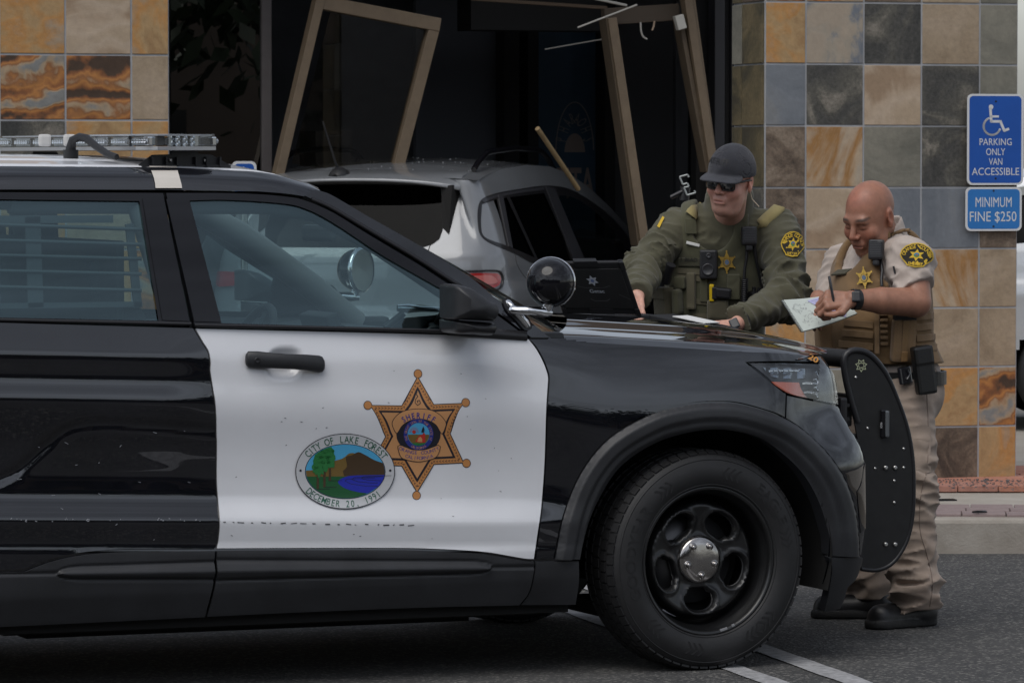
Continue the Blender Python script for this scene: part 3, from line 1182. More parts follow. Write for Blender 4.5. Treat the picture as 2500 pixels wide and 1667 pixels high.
# ---- wheels
def steel_disc():
    """pressed steel wheel with five kidney openings; returns verts, faces; axis along +Z outwards"""
    holes = []
    for k in range(5):
        a = math.pi / 2 + math.pi / 5 + k * 2 * math.pi / 5
        pts = []
        for t in np.linspace(0, 2 * math.pi, 28, endpoint=False):
            ca, sa = math.cos(t), math.sin(t)
            w = .66 * np.sign(sa) * abs(sa) ** .75
            r = .128 + .033 * np.sign(ca) * abs(ca) ** .8 - .010 * (sa ** 2)
            ang = a + w * (.62 if ca > 0 else .50)
            pts.append((r * math.cos(ang), r * math.sin(ang)))
        holes.append(np.array(pts))
    out = circle(0, 0, .190, n=72)
    v, t = fill2d(out, holes, .007)
    r = np.hypot(v[:, 0], v[:, 1])
    z = np.interp(r, [0, .070, .085, .10, .14, .168, .178, .19], [.0, .0, -.010, -.008, .006, .014, .008, -.028])
    dh = np.min([seg_dist(v, h) for h in holes], axis=0)
    z = z + .010 * np.exp(-((dh - .010) / .007) ** 2) - .012 * np.exp(-(dh / .005) ** 2)
    return v, z, t, holes


def make_wheel(parent, u, side, steer=0.0):
    """side -1 = near; the wheel's outer face looks along -Y"""
    root = empty('wheel', (u, side * .865, .381), 0, parent)
    root.rotation_euler = (math.pi / 2, 0, steer) if side < 0 else (-math.pi / 2, 0, steer)
    # local +Z now points outwards; tyre 0.763 m across, 0.24 m wide
    mb = MB()
    prof = [(.256, -.105), (.268, -.118), (.30, -.126), (.345, -.118), (.368, -.105), (.3785, -.085), (.381, -.06), (.381, .06), (.3785, .085), (.368, .105),
            (.358, .1135), (.345, .119), (.32, .1265), (.305, .127), (.285, .1235), (.270, .117), (.260, .110), (.254, .100)]
    p2 = spline([(r, h) for r, h in prof], .012, closed=False)
    mb.lathe([tuple(p) for p in p2], 96)
    for ring in (.353, .2655):                # moulded rings on the sidewall
        h0 = np.interp(ring, [.260, .270, .285, .305, .32, .345, .358], [.110, .117, .1235, .127, .1265, .119, .1135])
        mb.lathe([(ring - .003, h0 - .001), (ring - .0015, h0 + .0022), (ring + .0015, h0 + .002), (ring + .003, h0 - .002)], 96)
    ty = mb.build('tyre', RUBBER, root)
    tb = MB()                                 # tread blocks on the shoulder and grooves
    for k in range(64):
        a = 2 * math.pi * k / 64
        for yy, wd in ((.092, .028), (-.092, .028), (.05, .034), (.0, .036), (-.05, .034)):
            M = Matrix.Rotation(a + (yy * .6), 4, 'Z') @ Matrix.Translation((.3795 if abs(yy) < .09 else .3745, 0, yy))
            tb.box((0, 0, 0), (.010, .0295, wd), rot=Matrix.Rotation(-.35 * np.sign(yy) if abs(yy) > .09 else 0, 3, 'Y'), M=M)
    tb.build('tread', RUBBER, ty)['kind'] = 'stuff'

    def put(p):                               # x = angle distance, on the sidewall: polar coordinates (angle, radius)
        r = p[:, 1]
        h = np.interp(r, [.260, .270, .285, .305, .32, .345, .358], [.110, .117, .1235, .127, .1265, .119, .1135])
        P = np.c_[r * np.cos(p[:, 0]), r * np.sin(p[:, 0]), h]
        dr = np.interp(r, [.24, .30, .35], [.35, 0, -.3])
        Nn = np.c_[-np.cos(p[:, 0]) * dr * -1 * 0, 0 * r, np.ones(len(r))]
        return P, Nn
    dc = Decal(put, spacing=.02, lay=.0005, base=.0014)

    def word(s, ac, rc, hgt, wd, flip=False):
        v, f = text_tris(s, 0.012, 3)
        v = v.copy()
        w0 = v[:, 0].max()
        x = (v[:, 0] / w0 - .5) * wd
        y = (v[:, 1] - .36) / .72 * hgt
        dc.raw(np.c_[ac - x / rc, rc + y], f, RUBBER_LET, 1)
    word('GOODYEAR', R(172), .312, .040, .34)
    word('EAGLE', R(38), .317, .034, .17)
    word('ENFORCER', R(38), .291, .010, .10)
    for ac, sgn in ((R(122), 1), (R(78), -1), (R(10), 1), (R(222), 1), (R(262), -1), (R(-40), -1), (R(300), 1)):
        for k in range(3):
            a1 = ac + sgn * k * .075
            tip = a1 - sgn * .06
            dc.raw(np.array([(a1, .288), (a1 + .028 * sgn, .288), (tip + .028 * sgn, .310), (a1 + .028 * sgn, .331), (a1, .331), (tip, .310)]), [(0, 1, 2, 5), (5, 2, 3, 4)], RUBBER_LET, 1)
    dc.build('tyre_lettering', ty)['kind'] = 'stuff'
    rm = MB()
    rm.lathe([(r_ * 1.115, h_) for r_, h_ in [(.229, .100), (.2345, .104), (.2335, .110), (.228, .112), (.222, .108), (.219, .098), (.216, .085), (.208, .072), (.205, .050), (.203, .02), (.198, .0), (.19, -.012), (.19, -.10)]], 72)
    rim = rm.build('rim', STEEL_BLK, root)
    v, z, t, holes = steel_disc()
    v = v * 1.115
    holes = [h * 1.115 for h in holes]
    P = np.c_[v, z + .040]
    acc = np.zeros_like(P)
    fn = np.cross(P[t[:, 1]] - P[t[:, 0]], P[t[:, 2]] - P[t[:, 0]])
    for k in range(3): np.add.at(acc, t[:, k], fn)
    acc /= np.linalg.norm(acc, axis=1, keepdims=True)
    V = [tuple(p) for p in P]
    F_ = [tuple(x) for x in t]
    NN = [tuple(n) for n in acc]
    for h in holes:                            # turned-in hole walls
        d = ((v[:, None, :] - h[None]) ** 2).sum(-1).argmin(0)
        b = len(V)
        n = len(h)
        for i in d:
            V.append(tuple(P[i])); NN.append((-v[i][0], -v[i][1], .3))
        for i in d:
            V.append(tuple(P[i] - np.array([0, 0, .014]))); NN.append((-v[i][0], -v[i][1], 0))
        for j in range(n):
            F_.append((b + j, b + (j + 1) % n, b + n + (j + 1) % n, b + n + j))
    mesh_obj('wheel_disc', V, F_, STEEL_BLK, rim, normals=NN)
    hc = MB()
    hc.lathe([(r_ * 1.12, h_) for r_, h_ in [(.0, .058), (.045, .057), (.064, .053), (.073, .046), (.076, .036), (.076, .02)]], 48)
    hub = hc.build('hub_cap', HUB, root)
    nb = MB()
    for k in range(5):
        a = -math.pi / 2 + k * 2 * math.pi / 5
        M = Matrix.Translation((.055 * math.cos(a), .055 * math.sin(a), .0535)) @ Matrix.Scale(1.15, 4)
        nb.lathe([(.0, .0125), (.006, .0115), (.008, .008), (.0082, .002), (.0125, .0035), (.0135, .001)], 14, M=M)
    nb.build_each('wheel_nut', HUB, hub)
    bk = MB()
    bk.lathe([(.03, -.02), (.155, -.02), (.158, -.03), (.158, -.05)], 40)
    bk.build('brake_disc', mat('brake_iron', (.10, .10, .105), rough=.4, metal=.8), root)
    bl = MB()
    bl.lathe([(.02, -.06), (.20, -.06)], 40)
    bl.build('hub_backing', MATTE_BLK, root)
    wt = MB()
    for k, w in ((0, .030), (1, .012)):
        a = R(-76 + k * 9)
        wt.box((.249 * math.cos(a), .249 * math.sin(a), .108), (.010, w, .006), rot=Matrix.Rotation(a, 3, 'Z'), bev=.002)
    wt.build_each('balance_weight', mat('zinc', (.35, .35, .36), rough=.5, metal=.7), root)
    return root


make_wheel(cruiser, .02, -1, steer=R(4))
make_wheel(cruiser, .02, 1, steer=R(4))
make_wheel(cruiser, -3.02, -1)
make_wheel(cruiser, -3.02, 1)

# ---- door handle
mb = MB()
P, N = SIDE.hits([(600, 878), (660, 884), (720, 886), (784, 893)])
pts = []
prof = []
for k, (x, y, r) in enumerate([(597, 878, .6), (603, 878, .95), (625, 879, 1), (660, 882, .9), (700, 884, .88), (740, 886, .93), (775, 889, 1), (783, 890, .9), (788, 891, .55)]):
    h = SIDE.hit(x, y)
    p, n = h[0], h[1]
    up = np.array([0, 0, 1.])
    out = p + n * (.020 + .010 * (.0 if x in (597, 788) else 1) if abs(x - 695) < 60 else .014)
    for t in np.linspace(0, 2 * math.pi, 14, endpoint=False):
        prof.append(out + up * .029 * r * math.sin(t) + n * .014 * r * math.cos(t))
ns = 9
fs = [(i * 14 + j, i * 14 + (j + 1) % 14, (i + 1) * 14 + (j + 1) % 14, (i + 1) * 14 + j) for i in range(ns - 1) for j in range(14)]
fs += [tuple(range(14))[::-1], tuple((ns - 1) * 14 + j for j in range(14))]
mb.add(prof, fs, smooth=True)
hd = both(mb.build('door_handle', TRIM, fd))
h = SIDE.hit(622, 881)
kb = MB()
Mk = Matrix.Translation(Vector(h[0]) + Vector(h[1]) * .0285) @ Matrix.Rotation(math.pi / 2, 4, 'X')
kb.lathe([(.0, .001), (.006, .001), (.009, .0025), (.0105, .0)], 16, M=Mk)
kb.build('door_lock', TRIM_DK, fd)

# ---- shut line and scuffs on the white door's crease
mb = MB()
rs = random.Random(3)
x = 545
while x < 1010:
    w = rs.uniform(3, 16)
    y0 = 1274 + (x - 532) * 13 / 784
    surf_strip(mb, SIDE, [(x, y0 + rs.uniform(-1.5, 1)), (x + w, y0 + rs.uniform(-1.5, 1))], rs.uniform(.0015, .004), .0012)
    x += w + rs.uniform(2, 26)
for k in range(30):
    x, y0 = rs.uniform(560, 1290), rs.uniform(900, 1330)
    surf_strip(mb, SIDE, [(x, y0), (x + rs.uniform(1, 5), y0 + rs.uniform(-2, 2))], .0018, .001)
mb.build('paint_chips', mat('chipped_primer', (.05, .05, .055), rough=.8), fd)['kind'] = 'stuff'
mb = MB()
for k in range(26):
    x, y0 = rs.uniform(0, 500), 1268 + rs.uniform(-3, 5)
    surf_strip(mb, SIDE, [(x, y0), (x + rs.uniform(1, 5), y0 + rs.uniform(-2, 2))], .003, .001)
for k in range(16):
    x, y0 = rs.uniform(0, 500), rs.uniform(1000, 1340)
    surf_strip(mb, SIDE, [(x, y0), (x + rs.uniform(2, 12), y0 + rs.uniform(-5, 5))], .0015, .001)
mb.build('paint_chips', mat('pale_chip', (.28, .29, .32), rough=.7), rd)['kind'] = 'stuff'

# ---- headlamp
hlb = both(surf_panel('headlamp', SIDE, HL, mat('lamp_housing', (.012, .013, .016), rough=.35), cruiser, gap=0.5, spacing=9, off=-.03, hem=0))
both(surf_panel('lamp_lens', SIDE, HL, LENS, hlb, gap=1.0, spacing=12, off=.003, hem=.01))
both(surf_panel('reflector', SIDE, [(1888, 930, 1), (1958, 932, 1), (1964, 950), (1978, 970, 1), (1936, 960), (1900, 940)], AMBER, hlb, gap=0, spacing=9, off=-.012, hem=.006))
both(surf_panel('lamp_bowl', SIDE, [(1870, 893, 1), (1985, 893, 1), (1990, 920, 1), (1905, 918)], mat('lamp_bowl', (.25, .29, .34), rough=.18, metal=.7), hlb, gap=0, spacing=9, off=-.022, hem=0,
                  dish=lambda v: -.012 * np.sin((v[:, 0] - 1870) * .09) ** 2))
mb = MB()
for (xa, ya, xb, yb) in ((1965, 935, 2000, 937), (1968, 957, 2003, 960), (1884, 904, 1960, 905)):
    surf_strip(mb, SIDE, [(xa, ya), (xb, yb)], .007, -.010)
for yy in (906, 925, 945, 962):
    surf_strip(mb, SIDE, [(1992, yy), (1996, yy + 12)], .010, -.012)
for k in range(6):
    surf_strip(mb, SIDE, [(1880 + k * 13, 905), (1886 + k * 13, 905.5)], .009, -.008)
both(mb.build('lamp_trim', CHROME, hlb))['kind'] = 'stuff'
both(surf_panel('fog_lamp_trim', SIDE, [(2092, 1200, 1), (2102, 1180), (2111, 1130, 1), (2112, 1290), (2100, 1300, 1)], GLOSS_BLK, cruiser, gap=0, spacing=9, off=.002, hem=.004))

# ---- hood number at the nose (orange figures on the leading edge)
ORANGE = mat('orange_vinyl', (.62, .26, .02), rough=.4)
dcal = Decal(put_surf(SIDE), spacing=8, base=.004)
dcal.text('20', ORANGE, 1, (1984, 876), 13, width=26, bold=.03, ang=R(-28))
dcal.build('hood_number', hood)['kind'] = 'stuff'

# ---- mirror
def pillow(name, outline_px, y0, y1, mats, parent, rings=9, belly=.5, top=1.0):
    o = spline(outline_px, 7)
    ym = (y0 + y1) / 2
    L_ = np.array([tuple(lp(x, y, ym)) for x, y in o])[:, [0, 2]]
    c = L_.mean(0)
    vs, fs = [], []
    n = len(L_)
    for i in range(rings):
        t = -1 + 2 * i / (rings - 1)
        k = (1 - abs(t) ** 3.2) ** .5 * (1 - .35) + .35 if abs(t) < 1 else .35
        y = ym + (y1 - y0) / 2 * math.copysign(abs(t) ** .8, t)
        for p in L_:
            q = c + (p - c) * k
            vs.append((q[0], y, q[1]))
    for i in range(rings - 1):
        for j in range(n):
            fs.append((i * n + j, i * n + (j + 1) % n, (i + 1) * n + (j + 1) % n, (i + 1) * n + j))
    fs += [tuple(range(n))[::-1], tuple((rings - 1) * n + j for j in range(n))]
    m = MB()
    m.add(vs, fs, smooth=True)
    return m.build(name, mats, parent)


mir = both(pillow('side_mirror', [(1089, 694, 1), (1100, 693), (1133, 702), (1182, 734), (1199, 744), (1203, 763), (1193, 783, 1), (1089, 778, 1)], -1.20, -.98, TRIM, cruiser))
both(pillow('mirror_foot', [(1089, 780, 1), (1192, 787, 1), (1196, 800), (1185, 816), (1140, 815), (1098, 813), (1089, 807, 1)], -1.17, -.94, TRIM_DK, mir))
mb = MB()
c = lp(1191, 755, -1.10)
mb.box(c, (.022, .05, .03), bev=.006)
both(mb.build('mirror_lamp', CHROME, mir))
mb = MB()
surf_strip(mb, GREEN, [(1092, 806), (1180, 812), (1285, 820)], .035, .008)
both(mb.build('mirror_base', TRIM_DK, mir))

# ---- spotlight on the A pillar
sp = empty('spotlight', tuple(lp(1342, 689, -.96)), 0, cruiser)
mb = MB()
Rz = Matrix.Rotation(R(-38), 4, 'Z') @ Matrix.Rotation(math.pi / 2, 4, 'X')
prof = [(.0, .075)] + [(.0815 * math.sin(t), .080 * math.cos(t) - .004) for t in np.linspace(.12, 1.55, 14)] + [(.083, -.006), (.0855, -.012), (.0855, -.020), (.082, -.024)]
mb.lathe(prof, 40, M=Rz)
mb.build('lamp_can', GLOSS_BLK, sp)
mb = MB()
mb.lathe([(.0835, -.010), (.087, -.012), (.087, -.024), (.080, -.027)], 40, M=Rz)
mb.build('bezel', CHROME, sp)
mb = MB()
mb.lathe([(.081, -.024), (.0, -.020)], 40, M=Rz)
mb.build('lamp_face', ALU, sp)
mb = MB()
w = lambda x, y, yy: Vector(lp(x, y, yy)) - Vector(lp(1342, 689, -.96))
mb.tube([w(1337, 742, -.96), w(1336, 756, -.96), w(1330, 762, -.96)], [.022, .015, .017], 14)
mb.tube([w(1346, 764, -.96), w(1325, 762, -.96), w(1300, 759, -.96), w(1262, 758, -.95), w(1252, 757, -.93)], [.012, .019, .015, .014, .018], 14)
mb.build('spotlight_arm', CHROME, sp)
mb = MB()
plate = spline([(1232, 736), (1240, 735), (1262, 757), (1285, 784), (1290, 800), (1281, 801), (1262, 780), (1240, 757)], 5)
P, N = GREEN.hits(plate)
P2 = P + N * .014
rel = np.array(sp.location)
n = len(plate)
mb.add([tuple(p - rel) for p in P] + [tuple(p - rel) for p in P2] + [tuple(P2.mean(0) + N.mean(0) * .012 - rel)],
       [(i, (i + 1) % n, n + (i + 1) % n, n + i) for i in range(n)] + [(n + i, n + (i + 1) % n, 2 * n) for i in range(n)], smooth=True)
mb.build('spotlight_base', CHROME, sp)
mb = MB()
P, N = GREEN.hits(shrink(plate, -6))
rel = np.array(sp.location)
mb.add([tuple(p + n_ * .001 - rel) for p, n_ in zip(P, N)] + [tuple(p + n_ * .008 - rel) for p, n_ in zip(P, N)], [(i, (i + 1) % n, n + (i + 1) % n, n + i) for i in range(n)] + [tuple(n + i for i in range(n))])
mb.build('mount_gasket', TRIM_DK, sp)

# ---- light bar
bar = empty('light_bar', (-1.86, 0, 1.803), R(7), cruiser)
LB_BASE = mat('light_bar_base', (.45, .46, .48), rough=.3, metal=.6)
LED = mat('led_optic', (.62, .64, .66), rough=.12, metal=.9)
hl_ = .70
plan = [(-.145, -hl_ + .10), (-.10, -hl_ + .02), (-.04, -hl_), (.06, -hl_), (.13, -hl_ + .05), (.145, -hl_ + .14), (.145, hl_ - .14), (.13, hl_ - .05), (.06, hl_), (-.04, hl_), (-.10, hl_ - .02), (-.145, hl_ - .10)]
mb = MB()
mb.prism(plan, 0.0, .012)
mb.build('tray', LB_BASE, bar)
mb = MB()
mb.prism([(x * .985, y * .992) for x, y in plan], .012, .054)
mb.build('clear_dome', LENS, bar)
mb = MB()
mb.prism([(x * .93, y * .98) for x, y in plan], .048, .052)
mb.build('top_plate', mat('light_bar_top', (.42, .43, .46), rough=.25), bar)
for k in range(8):
    yy = -.60 + k * .17
    for s_ in (-1, 1):
        mb = MB()
        mb.box((s_ * .118, yy, .030), (.018, .125, .030), bev=.004)
        for j in range(6):
            M = Matrix.Translation((s_ * .129, yy - .05 + j * .02, .030)) @ Matrix.Rotation(s_ * math.pi / 2, 4, 'Y')
            mb.lathe([(.003, .0), (.0085, .006)], 10, M=M)
        mb.build('led_module', LED, bar)
mb = MB()
for k in range(3):
    for j in range(2):
        M = Matrix.Translation((-.03 + k * .028, -hl_ + .022, .022 + j * .018)) @ Matrix.Rotation(math.pi / 2, 4, 'X')
        mb.lathe([(.0, -.002), (.006, .0), (.010, .008)], 12, M=M)
mb.box((-.0, -hl_ + .035, .031), (.11, .01, .034))
mb.box((.085, -hl_ + .06, .031), (.05, .012, .03), rot=Matrix.Rotation(.6, 3, 'Z'))
mb.box((-.085, -hl_ + .06, .031), (.05, .012, .03), rot=Matrix.Rotation(-.6, 3, 'Z'))
mb.build('led_module', LED, bar)
for s_ in (-1, 1):                             # feet with ribs
    mb = MB()
    yy = s_ * .60
    mb.prism([(-.165, -.03), (.165, -.03), (.165, .02), (-.165, .02)], -.062, -.05, M=Matrix.Translation((0.03, yy, 0)))
    sidep = [(-.17, -.06), (.17, -.06), (.17, -.052), (.10, -.016), (.05, -.012), (.045, -.002), (-.045, -.002), (-.05, -.014), (-.12, -.016), (-.17, -.048)]
    Mx = Matrix.Translation((0.03, yy, 0)) @ Matrix.Rotation(math.pi / 2, 4, 'X')
    mb.prism(sidep, .010, .018, M=Mx)
    for xr in (-.125, -.075, -.035, .035, .075, .125):
        mb.box((xr + .03, yy - .024 * 1, -.04), (.006, .02, .034))
    mb.build('mounting_foot', TRIM_DK, bar)
    sb = MB()
    for xr in (-.055, .075):
        M = Matrix.Translation((xr + .03, yy - .020, -.034)) @ Matrix.Rotation(math.pi / 2, 4, 'X')
        sb.lathe([(.0, .006), (.006, .005), (.0085, .0)], 12, M=M)
    sb.build_each('foot_bolt', ALU, bar)
# strap over the rail
mb = MB()
st = [[(364, 408), (431, 408)], [(370, 422), (434, 422)], [(375, 436), (438, 436)], [(378, 450), (442, 450)], [(379, 461), (444, 461)]]
vs = []
for a, b in st:
    for t in np.linspace(0, 1, 6):
        h = ROOF.hit(a[0] + (b[0] - a[0]) * t, a[1] + (b[1] - a[1]) * t)
        vs.append(tuple(h[0] + h[1] * .004))
mb.add(vs, [(i * 6 + j, i * 6 + j + 1, (i + 1) * 6 + j + 1, (i + 1) * 6 + j) for i in range(4) for j in range(5)], smooth=False)
mb.build('roof_strap', TAPE, cruiser)
# cable conduit
mb = MB()
c0 = [lp(173, 383, -.35), lp(173, 362, -.35), lp(178, 342, -.36), lp(195, 335, -.38), lp(212, 338, -.42), lp(235, 358, -.48), lp(262, 376, -.54), lp(285, 384, -.58)]
cs = [Vector(p) for p in c0]
mb.tube(cs, [.022, .018, .015, .0145, .014, .013, .012, .011], 12)
mb.tube([lp(173, 388, -.35), lp(173, 366, -.35)], .026, 14)
mb.build('cable_conduit', TRIM_DK, cruiser)
mb = MB()
for xx in (109, 170):
    p = lp(xx, 343, -.2)
    mb.box(p, (.045, .02, .042), bev=.012)
mb.build_each('conduit_clip', mat('pale_plastic', (.55, .54, .52), rough=.4), cruiser)

# ---- push bumper
pb = empty('push_bumper', (.9, 0, .5), 0, cruiser)


def pbl(x, y, yy=-.45):
    v = lp(x, y, yy)
    return (v.x - .9, v.z - .5)


up_o = spline([(2059, 880), (2066, 862), (2088, 854), (2122, 865), (2160, 908), (2190, 972), (2216, 1049), (2229, 1135), (2229, 1241), (2218, 1306), (2199, 1348), (2173, 1378), (2139, 1391), (2100, 1388, 1),
               (2080, 1300), (2098, 1100, 1), (2082, 1010)], 9)
poly = [pbl(x, y) for x, y in up_o]
PB_MAT = mat('push_bumper_coat', (.007, .007, .0075), rough=.55, var=.4, vscale=25, bump=.1, bscale=500, bdist=.001)
for s_ in (-1, 1):
    mb = MB()
    M = Matrix.Translation((0, s_ * .45, 0)) @ Matrix.Rotation(math.pi / 2, 4, 'X')
    mb.prism(poly, -.004, .004, M=M)
    upr = mb.build('upright', PB_MAT, pb)
    k0, k1 = 0, len(up_o)
    edge = [i for i, (x, y) in enumerate(up_o) if (x > 2130 or y < 1000) and not (x < 2100 and y > 1080)]
    # rubber on the front edge, a wide padded roll at the head
    fr = [(2102, 1388), (2139, 1391), (2173, 1378), (2199, 1348), (2218, 1306), (2229, 1241), (2229, 1135), (2216, 1049), (2190, 972), (2160, 908), (2122, 865), (2088, 855), (2067, 863), (2060, 884), (2066, 930), (2080, 985), (2094, 1030)]
    c2 = spline(fr, 10, closed=False)
    mb = MB()
    pts3 = [(pbl(x, y)[0], s_ * .45, pbl(x, y)[1]) for x, y in c2]
    mb.tube(pts3, [.0085 + .004 * float(smooth(0.55, .75, i / len(pts3))) for i in range(len(pts3))], 10)
    mb.build('edge_rubber', TRIM_DK, upr)
    bo = MB()
    for (x, y) in ((2160, 1141), (2183, 1141), (2160, 1328), (2183, 1328)):
        p = pbl(x, y)
        M = Matrix.Translation((p[0], s_ * .45 + .006 * s_, p[1])) @ Matrix.Rotation(-s_ * math.pi / 2, 4, 'X')
        bo.lathe([(.0, .006), (.004, .007), (.0075, .006), (.0085, .0)], 12, M=M)
    for (x, y) in ((2135, 1143), (2205, 1095), (2205, 1141), (2182, 1173), (2182, 1226), (2117, 1045), (2088, 921)):
        p = pbl(x, y)
        M = Matrix.Translation((p[0], s_ * .45 + .005 * s_, p[1])) @ Matrix.Rotation(-s_ * math.pi / 2, 4, 'X')
        bo.lathe([(.0, .003), (.004, .0025), (.0055, .0)], 10, M=M)
    bo.build('bolt', ALU, upr)['kind'] = 'stuff'
    if s_ < 0:
        p0, p1 = pbl(2155, 1000), pbl(2155, 1068)
        lb = MB()
        lb.box(((p0[0] + p1[0]) / 2, -.459, (p0[1] + p1[1]) / 2), (.026, .012, .105), bev=.006)
        lb.build('marker_light', GLOSS_BLK, upr)
        lb = MB()
        lb.box(((p0[0] + p1[0]) / 2 + .010, -.466, (p0[1] + p1[1]) / 2), (.016, .012, .098), bev=.006)
        lb.build('marker_lens', mat('smoke_lens', (.10, .11, .12), rough=.1, coat=1), upr)
        # star badge print
        def putpb(p):
            q = np.array([pbl(x, y) for x, y in p])
            return np.c_[q[:, 0], np.full(len(q), -.4545), q[:, 1]], np.tile([0, -1., 0], (len(q), 1))
        dd = Decal(putpb, spacing=6, base=.0006)
        PALE = mat('pale_green_print', (.42, .45, .30), rough=.6)
        cx, cy = 2101, 892
        star = []
        for k in range(14):
            r = 16.5 if k % 2 == 0 else 10.5
            a = math.pi / 2 + k * math.pi / 7
            star.append((cx + r * .92 * math.cos(a), cy + r * math.sin(a)))
        inn = [(cx + (x - cx) * .80, cy + (y - cy) * .80) for x, y in star]
        dd.poly(star, PALE, 1, holes=[inn])
        dd.line(circle(cx, cy, 6.5, n=18), 1.6, PALE, 1, closed=True)
        dd.text('SHERIFF', PALE, 1, (cx, cy - 6), 3, width=13, bold=.02)
        dd.text('ORANGE', PALE, 1, (cx, cy + 5), 3, width=12, bold=.02)
        dd.build('star_print', upr)
        tx = Decal(putpb, spacing=6, base=.013)
        tx.text('ION', mat('white_print', (.6, .6, .6), rough=.5), 1, (2146, 1037), 5, width=13, ang=R(90))
        tx.build('light_lettering', upr)
mb = MB()
a, b = pbl(2030, 873), pbl(2060, 890)
mb.tube([(a[0] + .10, -.44, .545), (a[0] + .10, .44, .545)], .034, 14)
mb.box((a[0] + .08, 0, .36), (.03, .86, .12), bev=.008)
mb.box((a[0] + .08, 0, -.05), (.03, .86, .14), bev=.008)
mb.build_each('cross_bar', PB_MAT, pb)
mb = MB()
for s_ in (-1, 1):
    mb.box((-.05, s_ * .43, .0), (.26, .03, .06), bev=.006)
    mb.box((-.05, s_ * .43, .25), (.22, .03, .05), bev=.006)
mb.build_each('bracket', PB_MAT, pb)
# grille
mb = MB()
mb.box((.795, 0, .78), (.03, .95, .26), bev=.01)
for k in range(5):
    mb.box((.812, 0, .68 + k * .05), (.02, .93, .012))
mb.build_each('grille_bar', TRIM_DK, cruiser)

# ---- cabin
mb = MB()
ds = [(-.62, .98), (-.60, 1.12), (-.70, 1.16), (-.86, 1.145), (-1.02, 1.10), (-1.06, 1.02), (-1.0, .80), (-.7, .72)]
Md = Matrix.Rotation(math.pi / 2, 4, 'X')
mb.prism(ds, -.80, .80, M=Md)
mb.prism([(-.80, 1.13), (-.92, 1.18), (-1.04, 1.165), (-1.08, 1.10), (-1.0, 1.05)], -.60, -.18, M=Md)
mb.build('dashboard', INT_DK, cruiser)
sw = empty('steering_wheel', (-1.20, .40, 1.07), 0, cruiser)
sw.rotation_euler = (0, R(-63), 0)
mb = MB()
ring = [(.185 * math.cos(t), .185 * math.sin(t), 0) for t in np.linspace(0, 2 * math.pi, 41)]
mb.tube(ring, .016, 10, caps=False)
mb.build('wheel_rim', INT_DK, sw)
mb = MB()
mb.box((0, 0, -.02), (.14, .13, .05), bev=.02)
mb.box((0, .10, -.01), (.05, .14, .02), bev=.005)
mb.box((0, -.10, -.01), (.05, .14, .02), bev=.005)
mb.box((.1, 0, -.01), (.14, .05, .02), bev=.005)
mb.tube([(0, 0, -.03), (0, 0, -.3)], .03, 8)
mb.build('wheel_hub', INT_DK, sw)
mb = MB()
mb.box((-.03, .13, .0), (.012, .03, .02), bev=.003)
mb.tube([(-.02, -.10, -.05), (-.05, -.22, -.05)], .009, 8)
mb.build_each('column_stalk', CHROME, sw)
for yy in (-.40, .40):
    st_ = empty('front_seat', (-1.62, yy, .55), 0, cruiser)
    mb = MB()
    mb.box((0.05, 0, .10), (.52, .50, .16), bev=.05)
    mb.build('seat_cushion', INT_DK, st_)
    mb = MB()
    mb.box((-.28, 0, .42), (.14, .50, .62), rot=Matrix.Rotation(R(-14), 3, 'Y'), bev=.05)
    mb.build('seat_back', INT_DK, st_)
    mb = MB()
    mb.box((-.40, 0, .80), (.09, .27, .18), rot=Matrix.Rotation(R(-10), 3, 'Y'), bev=.035)
    mb.build('headrest', INT_DK, st_)
mb = MB()
mb.box((-2.02, 0, 1.14), (.03, 1.45, .72), bev=.008)
mb.build('partition_screen', INT_DK, cruiser)
mb = MB()
mb.box((-2.55, 0, .80), (.6, 1.40, .30), bev=.06)
mb.box((-2.88, 0, 1.10), (.16, 1.40, .66), rot=Matrix.Rotation(R(-12), 3, 'Y'), bev=.05)
mb.build('rear_bench', INT_DK, cruiser)
mb = MB()
for (ya, yb) in ((548, 560), (586, 597), (623, 632), (661, 669), (700, 709)):
    mb.tube([lp(-60, ya - 1, -.80), lp(345, yb, -.80)], .0065, 8)
for (xa, xb) in ((82, 93), ):
    a1, a2 = lp(75, 535, -.795), lp(90, 745, -.795)
    mb.box((a1 + a2) / 2, (.052, .012, .30), rot=Matrix.Rotation(R(-2), 3, 'Y'))
a1, a2 = lp(312, 552, -.795), lp(340, 745, -.795)
mb.box((a1 + a2) / 2, (.028, .012, .28), rot=Matrix.Rotation(R(-6), 3, 'Y'))
a1, a2 = lp(-60, 535, -.795), lp(275, 536, -.795)
mb.box((a1 + a2) / 2, ((a2 - a1).length, .012, .025))
a1, a2 = lp(-60, 745, -.795), lp(345, 745, -.795)
mb.box((a1 + a2) / 2, ((a2 - a1).length, .012, .018))
for o in mb.build_each('window_bar', INT_BAR, rd): both(o)
mb = MB()
mb.box((-.98, 0, .60), (2.0, 1.5, .04))
mb.box((-1.15, -.86, .98), (1.35, .06, .40), bev=.02)
mb.box((-1.15, .86, .98), (1.35, .06, .40), bev=.02)
mb.box((-2.5, -.86, .98), (1.3, .06, .40), bev=.02)
mb.box((-2.5, .86, .98), (1.3, .06, .40), bev=.02)
mb.build_each('door_lining', INT_DK, cruiser)
